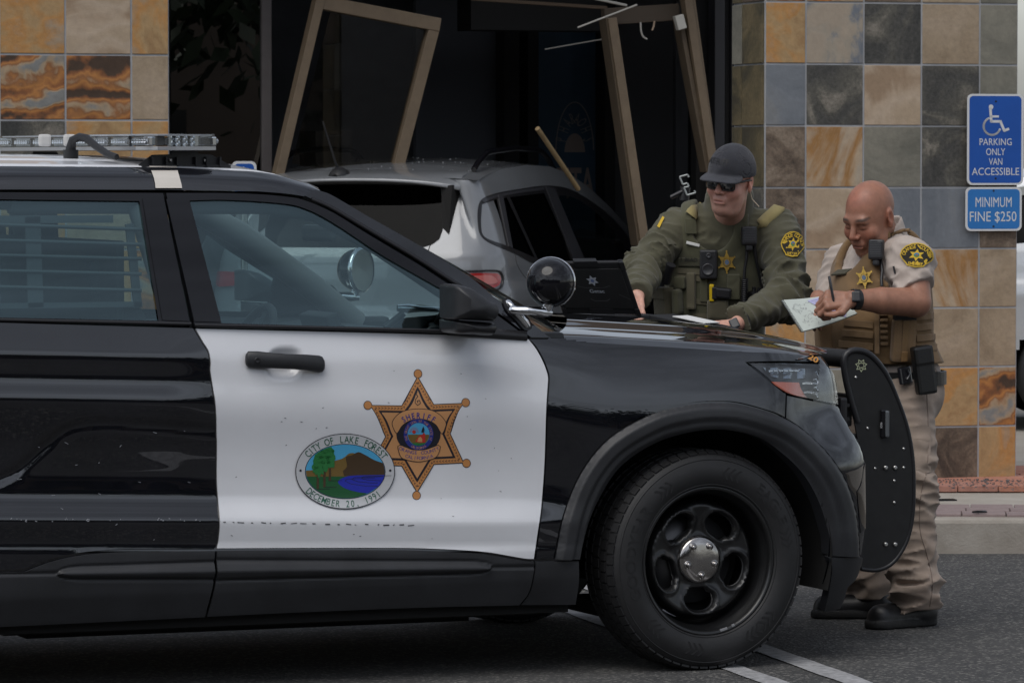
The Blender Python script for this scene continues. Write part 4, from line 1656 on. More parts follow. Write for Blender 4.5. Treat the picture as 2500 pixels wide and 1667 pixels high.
# headliner edge / inner pillar cover (grey band that curves down to the far pillar)
mb = MB()
for s_ in (-1, 1):
    mb.tube([(-.62, s_ * .82, 1.15), (-.80, s_ * .79, 1.29), (-1.10, s_ * .745, 1.49), (-1.32, s_ * .715, 1.60), (-1.50, s_ * .71, 1.625), (-2.4, s_ * .71, 1.63)], [.05, .05, .05, .045, .04, .04], 10)
    mb.tube([(-1.95, s_ * .74, 1.62), (-1.84, s_ * .82, 1.20)], .05, 10)
mb.build_each('inner_pillar_cover', INT_GREY, cruiser)
mb = MB()
p = lp(755, 578, .05)
mb.box((-1.06, .0, 1.51), (.03, .17, .06), rot=Matrix.Rotation(R(20), 3, 'Z'), bev=.02)
mb.tube([(-1.05, 0, 1.52), (-1.0, 0, 1.62)], .012, 8)
mb.build('rear_view_mirror', INT_DK, cruiser)
lt = empty('dash_computer', (-1.02, .02, 1.10), 0, cruiser)
mb = MB()
mb.box((0, 0, .02), (.05, .30, .22), rot=Matrix.Rotation(R(-20), 3, 'Y'), bev=.01)
mb.tube([(.04, 0, -.3), (.02, 0, 0)], .025, 8)
mb.build('computer_body', INT_DK, lt)
mb = MB()
a1, a2 = lp(970, 752, -.70), lp(1075, 756, -.72)
mb.tube([a1, a1.lerp(a2, .25), a1.lerp(a2, .55), a2], [.012, .017, .010, .009], 10)
mb.build('spotlight_handle', CHROME, cruiser)
mb = MB()
a1, a2 = lp(985, 765, -.70), lp(940, 800, -.70)
mb.tube([a1, a2], .013, 8)
mb.build('handle_cord', TRIM_DK, cruiser)

# rear of the car (outside the picture): tailgate and rear bumper
mb = MB()
tg = [(-3.92, 1.62), (-4.00, 1.30), (-4.02, .95), (-4.04, .60), (-3.90, .32), (-3.7, .30), (-3.8, 1.55)]
mb.prism(tg, -.70, .70, M=Matrix.Rotation(math.pi / 2, 4, 'X'))
mb.build('tailgate', BLACK_PAINT, cruiser)

# ---- far side: mirrored copies of the near side's panels
def mirror_copy(o, parent):
    c = o.copy()
    COL.objects.link(c)
    c.parent = parent
    return c


mir_map = {}
for o in MIRRORED:
    par = mir_map.get(o.parent, cruiser)
    c = mirror_copy(o, par)
    if par is cruiser:
        c.scale = (1, -1, 1)
    mir_map[o] = c
spf = empty('spotlight', (sp.location.x, -sp.location.y, sp.location.z), 0, cruiser)
spf.scale = (1, -1, 1)
for ch in [o for o in bpy.data.objects if o.parent == sp]:
    mirror_copy(ch, spf)

# ================================================================== ground, kerb, pavement
def asphalt_mat():
    m = bpy.data.materials.new('asphalt')
    m.use_nodes = True
    N, L = m.node_tree.nodes, m.node_tree.links
    b = N['Principled BSDF']
    b.inputs['Roughness'].default_value = .88
    tc = N.new('ShaderNodeTexCoord')
    def noise(scale, det=8, rough=.6):
        n = N.new('ShaderNodeTexNoise')
        n.inputs['Scale'].default_value = scale
        n.inputs['Detail'].default_value = det
        n.inputs['Roughness'].default_value = rough
        L.new(tc.outputs['Object'], n.inputs['Vector'])
        return n
    big, mid = noise(.8, 5), noise(9, 6)
    vo = N.new('ShaderNodeTexVoronoi')
    vo.inputs['Scale'].default_value = 95
    L.new(tc.outputs['Object'], vo.inputs['Vector'])
    rmp = N.new('ShaderNodeValToRGB')
    e = rmp.color_ramp.elements
    e[0].position, e[0].color = .25, (.036, .036, .037, 1)
    e[1].position, e[1].color = .75, (.080, .079, .077, 1)
    mixn = N.new('ShaderNodeMath')
    mixn.operation = 'ADD'
    L.new(big.outputs[0], mixn.inputs[0])
    m2 = N.new('ShaderNodeMath')
    m2.operation = 'MULTIPLY_ADD'
    m2.inputs[1].default_value = .6
    m2.inputs[2].default_value = -.30
    L.new(mid.outputs[0], m2.inputs[0])
    L.new(m2.outputs[0], mixn.inputs[1])
    L.new(mixn.outputs[0], rmp.inputs[0])
    # pale stone chips in the surface
    sp_ = N.new('ShaderNodeMapRange')
    sp_.inputs['From Min'].default_value = .80
    sp_.inputs['From Max'].default_value = .92
    wn_ = N.new('ShaderNodeTexWhiteNoise')
    L.new(vo.outputs['Position'], wn_.inputs['Vector'])
    L.new(wn_.outputs['Value'], sp_.inputs['Value'])
    mx = N.new('ShaderNodeMix')
    mx.data_type = 'RGBA'
    mx.inputs['B'].default_value = (.26, .25, .23, 1)
    fm = N.new('ShaderNodeMath')
    fm.operation = 'MULTIPLY'
    fm.inputs[1].default_value = .6
    L.new(sp_.outputs[0], fm.inputs[0])
    L.new(fm.outputs[0], mx.inputs['Factor'])
    L.new(rmp.outputs[0], mx.inputs['A'])
    L.new(mx.outputs['Result'], b.inputs['Base Color'])
    bp = N.new('ShaderNodeBump')
    bp.inputs['Strength'].default_value = .8
    bp.inputs['Distance'].default_value = .008
    L.new(vo.outputs['Distance'], bp.inputs['Height'])
    L.new(bp.outputs[0], b.inputs['Normal'])
    return m


mb = MB()
mb.add([(-150, -120, 0), (150, -120, 0), (150, 160, 0), (-150, 160, 0)], [(0, 1, 2, 3)])
tag(mb.build('asphalt_ground', asphalt_mat()), kind='structure')

PAINTW = mat('worn_road_paint', (.17, .17, .175), rough=.8, color2=(.46, .46, .47), vscale=30, bump=.4, bscale=180, bdist=.004, detail=10)
for e1, e2, n_ in ((((1900, 1585), (2130, 1667)), ((1900, 1611), (2058, 1667)), 'a'), (((1814, 1628), (1925, 1667)), ((1814, 1652), (1858, 1667)), 'b')):
    a, b = on_ground(*e1[0]), on_ground(*e1[1])
    d = (b - a) / np.linalg.norm(b - a)
    c = on_ground(*e2[0])
    w = np.array([-d[1], d[0], 0])
    wid = float(np.dot(c - a, w))
    s0, s1 = a - d * 3.2, a + d * 5
    rs = random.Random(5)
    top, bot = [], []
    for k in range(60):
        t = k / 59
        p = s0 + (s1 - s0) * t
        top.append(p + w * rs.uniform(-.004, .004))
        bot.append(p + w * (wid + rs.uniform(-.004, .004)))
    mb = MB()
    mb.add([(*p[:2], .004) for p in top + bot], [(i, i + 1, 60 + i + 1, 60 + i) for i in range(59)])
    o = mb.build('parking_line', PAINTW)
    fn = o.data.polygons[0].normal
    if fn.z < 0: o.data.flip_normals()
    tag(o, kind='structure')

KY = float(on_ground(2400, 1351, 0)[1])
KZ = .157
CONC = mat('concrete', (.30, .27, .23), rough=.9, color2=(.40, .37, .33), vscale=4, bump=.3, bscale=120, bdist=.004, detail=10)
CONC2 = mat('kerb_concrete', (.25, .22, .185), rough=.9, color2=(.36, .33, .29), vscale=6, bump=.35, bscale=90, bdist=.006, detail=10)
mb = MB()
kp = [(0, -.02), (0, KZ - .02), (.006, KZ - .006), (.02, KZ), (.15, KZ + .001), (.15, -.02)]
nseg = 14
for k in range(nseg):
    x0 = -18 + k * 3.0
    mb2 = MB()
    vs = [(x0 + .004, KY + p[0], p[1]) for p in kp] + [(x0 + 2.996, KY + p[0], p[1]) for p in kp]
    n = len(kp)
    mb2.add(vs, [(i, n + i, n + (i + 1) % n, (i + 1) % n) for i in range(n)] + [tuple(range(n)), tuple(range(2 * n - 1, n - 1, -1))])
    o = mb2.build('kerb_stone', CONC2)
    tag(o, kind='structure')
mb = MB()
mb.box((0, KY + .154 + 10, KZ / 2 - .012), (44, 20, KZ - .02))
side = tag(mb.build('pavement', CONC), kind='structure')

FA = R(17)
FX = np.array([math.cos(FA), math.sin(FA), 0])
FN = np.array([-math.sin(FA), math.cos(FA), 0])        # into the building
FB = on_ground(2472, 1166, KZ + .004)


def fac(px, py, off=0.0):
    """pixel to (s, z) on the pillar plane pushed back by off"""
    p = on_plane(px, py, FB + FN * off, FN)
    return float(np.dot(p - FB, FX)), float(p[2])


def fpt(s, d, z):
    return FB + FX * s + FN * d + np.array([0, 0, z - FB[2]])


FROT = Matrix.Rotation(FA, 3, 'Z')

# red brick paving and stone flags in front of the right pillar
BRICK = [mat('paver_red', (.33, .13, .085), rough=.9, color2=(.42, .20, .14), vscale=20, bump=.3, bscale=150, bdist=.003),
         mat('paver_rose', (.40, .20, .15), rough=.9, color2=(.30, .14, .11), vscale=20, bump=.3, bscale=150, bdist=.003),
         mat('paver_purple', (.20, .15, .15), rough=.9, color2=(.27, .21, .20), vscale=14, bump=.3, bscale=150, bdist=.003)]
rs = random.Random(11)
me_brick = None
def paver(x, y, w, h, m, rot=0.0):
    mb = MB()
    mb.box((0, 0, 0), (w, h, .03), bev=.004)
    o = mb.build('paver', m, side)
    o.location = (x, y, KZ - .002 + rs.uniform(-.0015, .0015))
    o.rotation_euler = (0, 0, rot)
    return o


row = 0
y = KY + 1.95
while y < KY + 3.4:
    x = 1.5 + (row % 2) * .1
    while x < 4.2:
        paver(x, y, .196, .096, BRICK[rs.choice((0, 0, 1))])
        x += .2
    y += .1
    row += 1
for k in range(9):                                      # purple band set at an angle next to the kerb
    for j in range(3):
        paver(1.35 + k * .2 + j * .04, KY + .28 + j * .2 - k * .018, .195, .195, BRICK[2], rot=-.09)


# ================================================================== slate
def slate(name, cols, scale=3.0, sharp=.12, bands=0.0, bump=.5, grit=0.25, seed=0.0):
    m = bpy.data.materials.new(name)
    m.use_nodes = True
    N, L = m.node_tree.nodes, m.node_tree.links
    b = N['Principled BSDF']
    b.inputs['Roughness'].default_value = .62
    tc = N.new('ShaderNodeTexCoord')
    oi = N.new('ShaderNodeObjectInfo')
    off = N.new('ShaderNodeVectorMath')
    off.operation = 'MULTIPLY_ADD'
    comb = N.new('ShaderNodeCombineXYZ')
    for i in range(3): L.new(oi.outputs['Random'], comb.inputs[i])
    off.inputs[1].default_value = (37, 53, 71)
    L.new(comb.outputs[0], off.inputs[0])
    L.new(tc.outputs['Object'], off.inputs[2])
    n1 = N.new('ShaderNodeTexNoise')
    n1.inputs['Scale'].default_value = scale
    n1.inputs['Detail'].default_value = 9
    n1.inputs['Roughness'].default_value = .58
    n1.inputs['Distortion'].default_value = 1.2
    L.new(off.outputs[0], n1.inputs['Vector'])
    fac_ = n1.outputs[0]
    if bands:
        wv = N.new('ShaderNodeTexWave')
        wv.wave_type = 'RINGS'
        wv.inputs['Scale'].default_value = bands
        wv.inputs['Distortion'].default_value = 9
        wv.inputs['Detail'].default_value = 4
        wv.inputs['Detail Scale'].default_value = 1.1
        L.new(off.outputs[0], wv.inputs['Vector'])
        mm = N.new('ShaderNodeMath')
        mm.operation = 'MULTIPLY_ADD'
        mm.inputs[1].default_value = .32
        L.new(wv.outputs[0], mm.inputs[0])
        ms = N.new('ShaderNodeMath')
        ms.operation = 'SUBTRACT'
        ms.inputs[1].default_value = .16
        L.new(n1.outputs[0], ms.inputs[0])
        L.new(ms.outputs[0], mm.inputs[2])
        fac_ = mm.outputs[0]
    rp = N.new('ShaderNodeValToRGB')
    cr = rp.color_ramp
    k = len(cols)
    while len(cr.elements) < k: cr.elements.new(.5)
    for i, c in enumerate(cols):
        cr.elements[i].position = .5 + (i - (k - 1) / 2) * sharp
        cr.elements[i].color = (*c, 1)
    L.new(fac_, rp.inputs[0])
    n2 = N.new('ShaderNodeTexNoise')
    n2.inputs['Scale'].default_value = scale * 14
    n2.inputs['Detail'].default_value = 8
    n2.inputs['Roughness'].default_value = .7
    L.new(off.outputs[0], n2.inputs['Vector'])
    mr = N.new('ShaderNodeMapRange')
    mr.inputs['From Min'].default_value = .3
    mr.inputs['From Max'].default_value = .7
    mr.inputs['To Min'].default_value = 1 - grit
    mr.inputs['To Max'].default_value = 1 + grit
    L.new(n2.outputs[0], mr.inputs['Value'])
    vm = N.new('ShaderNodeVectorMath')
    vm.operation = 'SCALE'
    L.new(rp.outputs[0], vm.inputs[0])
    L.new(mr.outputs[0], vm.inputs['Scale'])
    L.new(vm.outputs[0], b.inputs['Base Color'])
    ad = N.new('ShaderNodeMath')
    ad.operation = 'MULTIPLY_ADD'
    ad.inputs[1].default_value = .35
    L.new(n2.outputs[0], ad.inputs[0])
    L.new(fac_, ad.inputs[2])
    bp = N.new('ShaderNodeBump')
    bp.inputs['Strength'].default_value = bump
    bp.inputs['Distance'].default_value = .012
    L.new(ad.outputs[0], bp.inputs['Height'])
    L.new(bp.outputs[0], b.inputs['Normal'])
    return m


SL = {
    'grey': slate('slate_blue_grey', [(.13, .145, .165), (.17, .185, .205), (.20, .20, .195)], 2.2, .14, grit=.10),
    'graybeige': slate('slate_grey_and_beige', [(.135, .15, .175), (.15, .165, .19), (.31, .27, .215), (.34, .28, .215)], 1.6, .05, grit=.10),
    'char': slate('slate_charcoal', [(.035, .035, .032), (.055, .053, .048), (.085, .08, .066), (.19, .17, .14)], 4.0, .11, grit=.45),
    'tan': slate('slate_tan', [(.25, .185, .12), (.32, .245, .165), (.36, .28, .20)], 2.4, .14, grit=.16),
    'pale': slate('slate_pale_peach', [(.30, .21, .135), (.41, .315, .225), (.44, .345, .255), (.38, .29, .20)], 2.0, .12, grit=.10, bands=1.2),
    'vein': slate('slate_pale_with_rust_veins', [(.42, .33, .24), (.39, .30, .21), (.30, .15, .045), (.40, .30, .20), (.36, .32, .26)], 1.8, .085, grit=.12),
    'brown': slate('slate_dark_brown', [(.05, .035, .025), (.10, .072, .050), (.15, .11, .078), (.22, .17, .125)], 4.5, .10, grit=.35),
    'ochre': slate('slate_ochre', [(.30, .18, .08), (.38, .25, .12), (.42, .21, .065), (.33, .25, .17)], 2.2, .10, grit=.15),
    'rust': slate('slate_banded_rust', [(.055, .030, .016), (.23, .085, .026), (.40, .17, .045), (.24, .10, .035), (.36, .26, .16), (.20, .20, .19)], 1.5, .075, bands=2.6, grit=.18),
    'green': slate('slate_grey_green', [(.135, .13, .105), (.19, .18, .145), (.235, .22, .175)], 2.0, .13, grit=.14),
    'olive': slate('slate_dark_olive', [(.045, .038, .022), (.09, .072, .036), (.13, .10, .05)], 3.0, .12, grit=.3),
}
GROUT = mat('grout', (.34, .345, .36), rough=.9, var=.15, vscale=12)


def pillar(name, label, s_edges, z_edges, kinds, depth, ret_left=None, ret_right=None):
    """tiled pillar: grout core plus a slate tile for each cell"""
    root = empty(name, Vector(fpt(s_edges[0], 0, KZ)), FA)
    tag(root, label, 'pillar')
    o0 = np.array(root.location)
    s0, s1 = s_edges[0], s_edges[-1]
    w = s1 - s0
    z0, z1 = z_edges[-1], z_edges[0]
    mb = MB()
    mb.box((w / 2, depth / 2 + .004, (z0 + z1) / 2 - KZ), (w - .003, depth - .003, z1 - z0))
    mb.build('grout_core', GROUT, root)
    g = .0050
    rr = random.Random(len(name))
    for r in range(len(z_edges) - 1):
        for c in range(len(s_edges) - 1):
            a, b = s_edges[c] - s0 + g, s_edges[c + 1] - s0 - g
            zt, zb = z_edges[r] - KZ - g, z_edges[r + 1] - KZ + g
            mb = MB()
            mb.box((0, 0, 0), (b - a, .016, zt - zb), bev=.0025)
            o = mb.build('slate_tile', SL[kinds[r][c]], root)
            o.location = ((a + b) / 2, .010 + rr.uniform(-.002, .001), (zt + zb) / 2)
            o.rotation_euler = (rr.uniform(-.003, .003), 0, rr.uniform(-.002, .002))
    for which, cols in (('l', ret_left), ('r', ret_right)):
        if not cols: continue
        xs = -.003 if which == 'l' else w + .003
        d0 = .018
        for ci, (cw, ks) in enumerate(cols):
            for r in range(len(z_edges) - 1):
                zt, zb = z_edges[r] - KZ - g, z_edges[r + 1] - KZ + g
                mb = MB()
                mb.box((0, 0, 0), (.016, cw - 2 * g, zt - zb), bev=.0025)
                o = mb.build('slate_tile', SL[ks[r % len(ks)]], root)
                o.location = (xs, d0 + cw / 2, (zt + zb) / 2)
            d0 += cw
    return root


sR = [fac(x, 560)[0] for x in (1868, 1967, 2108, 2249, 2391, 2484)]
zR = [fac(2180, y)[1] for y in (-292, -142, 8, 158, 308, 458, 608, 753, 898, 1044)] + [KZ]
kR = [['rust', 'tan', 'grey', 'ochre', 'rust'],
      ['rust', 'rust', 'brown', 'tan', 'green'],
      ['ochre', 'graybeige', 'char', 'tan', 'green'],
      ['grey', 'char', 'pale', 'char', 'green'],
      ['brown', 'vein', 'green', 'char', 'brown'],
      ['brown', 'pale', 'grey', 'grey', 'brown'],
      ['brown', 'pale', 'green', 'vein', 'tan'],
      ['ochre', 'tan', 'pale', 'tan', 'tan'],
      ['tan', 'green', 'brown', 'ochre', 'rust'],
      ['brown', 'char', 'brown', 'brown', 'ochre']]
pillar('tiled_pillar', 'slate tiled pillar carrying the two blue parking signs', sR, zR, kR, .46,
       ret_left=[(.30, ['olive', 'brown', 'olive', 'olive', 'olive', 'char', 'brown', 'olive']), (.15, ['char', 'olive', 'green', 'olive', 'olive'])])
sL = [fac(x, 150)[0] for x in (-325, -162, -1, 160, 321, 413)]
zL = [fac(200, y)[1] for y in (-185, -26, 134, 294, 452, 610, 768)]
zL += [zL[-1] - .311, zL[-1] - .622, KZ]
kL = [['tan', 'rust', 'ochre', 'tan', 'vein'],
      ['tan', 'rust', 'ochre', 'green', 'ochre'],
      ['grey', 'rust', 'rust', 'rust', 'tan'],
      ['tan', 'grey', 'char', 'ochre', 'ochre'],
      ['rust', 'tan', 'ochre', 'tan', 'ochre'],
      ['tan', 'grey', 'tan', 'ochre', 'rust'],
      ['tan', 'grey', 'brown', 'ochre', 'rust'], ['tan', 'grey', 'tan', 'ochre', 'rust'], ['brown', 'grey', 'tan', 'char', 'rust']]
kL[1][2] = 'ochre'; kL[1][3] = 'pale'
pillar('tiled_pillar', 'rust and ochre slate tiled pillar behind the light bar', sL, zL, kL, .46)

# ================================================================== shop building behind the pillars
DARKW = mat('dark_shop_wall', (.075, .08, .092), rough=.85, var=.2, vscale=3)
NAVY = mat('navy_panel', (.030, .075, .125), rough=.5, var=.2, vscale=3)
BLK2 = mat('black_shop_trim', (.0045, .0045, .005), rough=.7)
SOFFIT = mat('arcade_soffit', (.20, .155, .12), rough=.9, var=.1, vscale=3)
MULL = mat('bronze_mullion', (.085, .075, .075), rough=.55, var=.1, vscale=10)
SHOP_D = 4.6                                   # the shop front stands back from the pillars
shop = empty('shop_building', Vector(fpt(0, SHOP_D, KZ)), FA)
tag(shop, 'dark shop building with its front smashed in behind the grey car', 'building')


def sh(px, py, off=SHOP_D):
    s_, z_ = fac(px, py, off)
    return s_, z_ - KZ


def shop_box(name, px0, px1, py0, py1, m, off=SHOP_D, dep=.06, bev=0.0, z0=None, z1=None):
    s0, s1 = sh(px0, 200, off)[0], sh(px1, 200, off)[0]
    za = sh((px0 + px1) / 2, py1, off)[1] if z0 is None else z0
    zb = sh((px0 + px1) / 2, py0, off)[1] if z1 is None else z1
    mb = MB()
    mb.box(((s0 + s1) / 2, off - SHOP_D + dep / 2, (za + zb) / 2), (abs(s1 - s0), dep, abs(zb - za)), bev=bev)
    return mb.build(name, m, shop)


TOPZ = 3.5
back = SHOP_D + 3.4
mb = MB()
sa, sb = -12.0, 1.3
mb.box(((sa + sb) / 2, 3.6, TOPZ / 2), (sb - sa, .1, TOPZ))
mb.build('back_wall', DARKW, shop)
mb = MB()
mb.box((sa, 1.8, TOPZ / 2), (.1, 3.5, TOPZ))
mb.build('side_wall', DARKW, shop)
mb = MB()
mb.box((sb, 1.8, TOPZ / 2), (.1, 3.5, TOPZ))
mb.build('side_wall', DARKW, shop)
mb = MB()
mb.box(((sa + sb) / 2, 1.8, TOPZ + .06), (sb - sa, 3.7, .1))
mb.build('shop_ceiling', DARKW, shop)
mb = MB()
mb.box(((sa + sb) / 2, 1.8, .008), (sb - sa, 3.5, .012))
mb.build('shop_floor', mat('shop_floor', (.03, .03, .03), rough=.6), shop)
mb = MB()                                       # arcade roof from the pillars to the shop front, with its fascia
mb.box(((sa + sb) / 2, -.35, 3.30), (sb - sa, .9, .12))
mb.build('canopy', SOFFIT, shop)
mb = MB()
mb.box(((sa + sb) / 2, -SHOP_D + .22, 3.45), (sb - sa, .40, .5))
mb.build('pillar_beam', SOFFIT, shop)
# glazed shop front to the left
shop_box('shop_wall', -420, 413, 0, 0, DARKW, z0=0, z1=3.2, dep=.1)
TINT = glass_mat('dark_tinted_glass', tint=(.05, .05, .055), ior=1.95)
shop_box('window_pane', 417, 640, 0, 0, TINT, z0=.1, z1=3.2, dep=.012)
shop_box('mullion', 640, 664, 0, 0, MULL, z0=0, z1=3.2, dep=.10, bev=.006, off=SHOP_D - .03)
shop_box('mullion', 1745, 1770, 0, 0, mat('dark_mullion', (.020, .020, .024), rough=.5), z0=0, z1=3.2, dep=.12, bev=.006)
shop_box('mullion', 1786, 1812, 0, 0, mat('dark_mullion2', (.024, .024, .028), rough=.5), z0=0, z1=3.2, dep=.12, bev=.006)
shop_box('shop_wall', 1700, 1745, 0, 0, BLK2, z0=0, z1=3.2, dep=.1, off=SHOP_D + .2)
shop_box('shop_wall', 1770, 2140, 0, 0, BLK2, z0=0, z1=3.2, dep=.1, off=SHOP_D + .05)
# inside
shop_box('wall_panel', 1015, 1232, 0, 0, mat('grey_panel', (.10, .108, .125), rough=.7), z0=0, z1=3.1, off=back - .4)
shop_box('column', 1232, 1268, 0, 0, BLK2, z0=0, z1=3.2, off=back - .7, dep=.2)
shop_box('wall_panel', 1268, 1290, 0, 0, NAVY, z0=0, z1=3.2, off=back - .3)
shop_box('column', 1290, 1315, 0, 0, BLK2, z0=0, z1=3.2, off=back - .7, dep=.2)
door = shop_box('shop_door', 1315, 1477, 0, 0, NAVY, z0=0, z1=3.0, off=back - .35)
shop_box('column', 1477, 1502, 0, 0, BLK2, z0=0, z1=3.2, off=back - .7, dep=.2)
shop_box('wall_panel', 1502, 1650, 0, 0, mat('grey_panel2', (.10, .102, .11), rough=.7), z0=0, z1=3.1, off=back - .5)
shop_box('wall_panel', 1650, 1680, 0, 0, mat('grey_panel3', (.13, .135, .15), rough=.6), z0=0, z1=3.1, off=back - .55)
shop_box('bulkhead', 1150, 1480, -40, 75, BLK2, off=SHOP_D + .9, dep=.3)
shop_box('bulkhead', 640, 1160, -60, -6, BLK2, off=SHOP_D + .9, dep=.3)
shop_box('counter', 770, 860, 320, 600, mat('counter_brown', (.03, .026, .024), rough=.6), off=SHOP_D + 1.6, dep=.4)
# faded lettering on the navy door
def put_shop(off):
    def f(p):
        P = []
        for x, y in p:
            s_, z_ = sh(x, y, off)
            P.append((s_, off - SHOP_D, z_))
        return np.array(P), np.tile([0, -1., 0], (len(P), 1))
    return f


LET = mat('faded_door_lettering', (.36, .29, .26), rough=.8)
LET2 = mat('faded_door_arc', (.30, .27, .26), rough=.8)
dd = Decal(put_shop(back - .352), spacing=20, base=.002)
cx, cy = 1403, 372
arc = [(cx + 46 * math.cos(t) * (1), cy - 122 * math.sin(t)) for t in np.linspace(.05, math.pi - .05, 30)]
dd.line(arc, 2.6, LET2, 1)
halfm = [(cx - 25, cy)] + [(cx - 25 * math.cos(t), cy - 46 * math.sin(t)) for t in np.linspace(.1, math.pi - .1, 16)] + [(cx + 25, cy)]
dd.poly(halfm, LET, 1)
dd.arc_text('PHARAOHS', LET2, 1, (cx, cy), 37, 84, -78, 78, 28, squeeze=.42)
dd.text('PITA', LET, 1, (cx + 2, 445), 74, width=92, bold=.02)
dd.build('door_lettering', door)['kind'] = 'stuff'


# ================================================================== smashed frames, sticks, wires
WOODF = mat('bronze_frame_metal', (.155, .115, .075), rough=.55, var=.12, vscale=12, bump=.1, bscale=120)
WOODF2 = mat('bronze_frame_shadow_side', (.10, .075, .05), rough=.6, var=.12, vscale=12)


def beam(name, a, b, w, d, parent=None, m=None, off=SHOP_D - .25, off2=None, bev=.004):
    """bar between two pixels on a plane `off` behind the pillars"""
    s0, z0 = sh(*a, off)
    o2 = off if off2 is None else off2
    s1, z1 = sh(*b, o2)
    p0 = Vector((s0, off - SHOP_D, z0))
    p1 = Vector((s1, o2 - SHOP_D, z1))
    ax = (p1 - p0)
    L_ = ax.length
    ax.normalize()
    ny = Vector((0, 1, 0))
    sx = ax.cross(ny).normalized()
    ny2 = sx.cross(ax).normalized()
    rot = Matrix((sx, ny2, ax)).transposed()
    mb = MB()
    mb.box((p0 + p1) / 2, (w, d, L_), rot=rot, bev=bev)
    return mb.build(name, m or WOODF, parent)


def shop_root(name, label, cat):
    e = empty(name, shop.location.copy(), FA)
    tag(e, label, cat)
    return e


fr1 = shop_root('window_frame', 'tan window frame torn loose and tilted above the grey car', 'window frame')
beam('jamb', (787, -40), (668, 470), .052, .11, fr1)
beam('jamb', (1058, 62), (953, 470), .066, .09, fr1)
beam('head_rail', (766, 4), (1070, 62), .078, .10, fr1)
gl = MB()
q = [sh(785, 20), sh(1045, 75), sh(950, 440), sh(688, 400)]
gl.add([(s_, -.24, z_) for s_, z_ in q] + [(s_, -.232, z_) for s_, z_ in q], [(0, 1, 2, 3), (7, 6, 5, 4)])
gl.build('pane', glass_mat('frame_glass', tint=(.75, .73, .68), ior=1.35), fr1)
fr2 = shop_root('door_frame', 'tan door frame leaning over behind the officer in the black cap', 'door frame')
beam('jamb', (1489, 45), (1570, 600), .055, .10, fr2)
beam('jamb_return', (1474, 45), (1553, 600), .022, .14, fr2, WOODF2, off=SHOP_D - .20)
beam('jamb', (1672, -20), (1738, 420), .050, .09, fr2)
beam('jamb_return', (1653, 40), (1722, 420), .028, .12, fr2, WOODF2, off=SHOP_D - .20)
beam('jamb_strip', (1688, -20), (1748, 420), .020, .05, fr2)
beam('head_rail', (1472, 42), (1655, 30), .10, .07, fr2, mat('head_panel', (.07, .052, .036), rough=.7), off=SHOP_D - .15)
o = beam('splintered_strip', (1709, 132), (1741, 400), .018, .02, None, WOODF)
o.location = shop.location; o.rotation_euler = (0, 0, FA)
tag(o, 'thin tan splinter standing beside the leaning door frame', 'splinter')
o = beam('closer_box', (1655, 38), (1664, 72), .055, .05, fr2, mat('pale_box', (.48, .47, .43), rough=.5), off=SHOP_D - .30)
WIRE = mat('pale_wire', (.38, .37, .34), rough=.5)
o = beam('loose_rod', (1410, 68), (1556, 12), .010, .010, None, WIRE, off=SHOP_D - .5)
o.location = shop.location; o.rotation_euler = (0, 0, FA)
tag(o, 'pale metal rod hanging down from the broken lintel', 'rod')
o = beam('loose_rod', (1330, 121), (1478, 95), .008, .008, None, WIRE, off=SHOP_D + .2)
o.location = shop.location; o.rotation_euler = (0, 0, FA)
tag(o, 'thin bent rod lying across the top of the navy door', 'rod')
o = beam('ceiling_strip', (1150, -2), (1480, 20), .02, .05, None, mat('strip_tan', (.13, .09, .06), rough=.7), off=SHOP_D + .3)
o.location = shop.location; o.rotation_euler = (0, 0, FA)
tag(o, 'long tan strip sagging from the shop ceiling', 'strip')
o = beam('ceiling_strip', (1444, -4), (1530, 14), .014, .03, None, WIRE, off=SHOP_D - .3)
o.location = shop.location; o.rotation_euler = (0, 0, FA)
tag(o, 'short pale strip dangling above the door frame head', 'strip')


def wire(label, pts, rad, m, off=SHOP_D - .25, name='hanging_wire', cat='wire'):
    mb = MB()
    q = [sh(x, y, off) for x, y in spline(pts, 5, closed=False)]
    mb.tube([(a, off - SHOP_D, b) for a, b in q], rad, 7)
    o = mb.build(name, m)
    o.location = shop.location; o.rotation_euler = (0, 0, FA)
    return tag(o, label, cat)


wire('curled white wire hanging below the door frame head', [(1564, 55), (1565, 75), (1570, 90), (1580, 96)], .006, WIRE)
wire('short wire stub hanging right of the curled wire', [(1598, 52), (1596, 65), (1592, 75)], .006, mat('copper_wire', (.34, .25, .18), rough=.5))
STICK = mat('wooden_stick', (.24, .17, .085), rough=.7, var=.2, vscale=20)
mb = MB()
p0, p1 = sh(1312, 314, SHOP_D - .6), sh(1412, 462, SHOP_D - .3)
mb.tube([(p0[0], -.6, p0[1]), (p1[0], -.3, p1[1])], .015, 10)
o = mb.build('wooden_stick', STICK)
o.location = shop.location; o.rotation_euler = (0, 0, FA)
tag(o, 'wooden stick sticking up slantwise behind the grey car roof', 'stick')

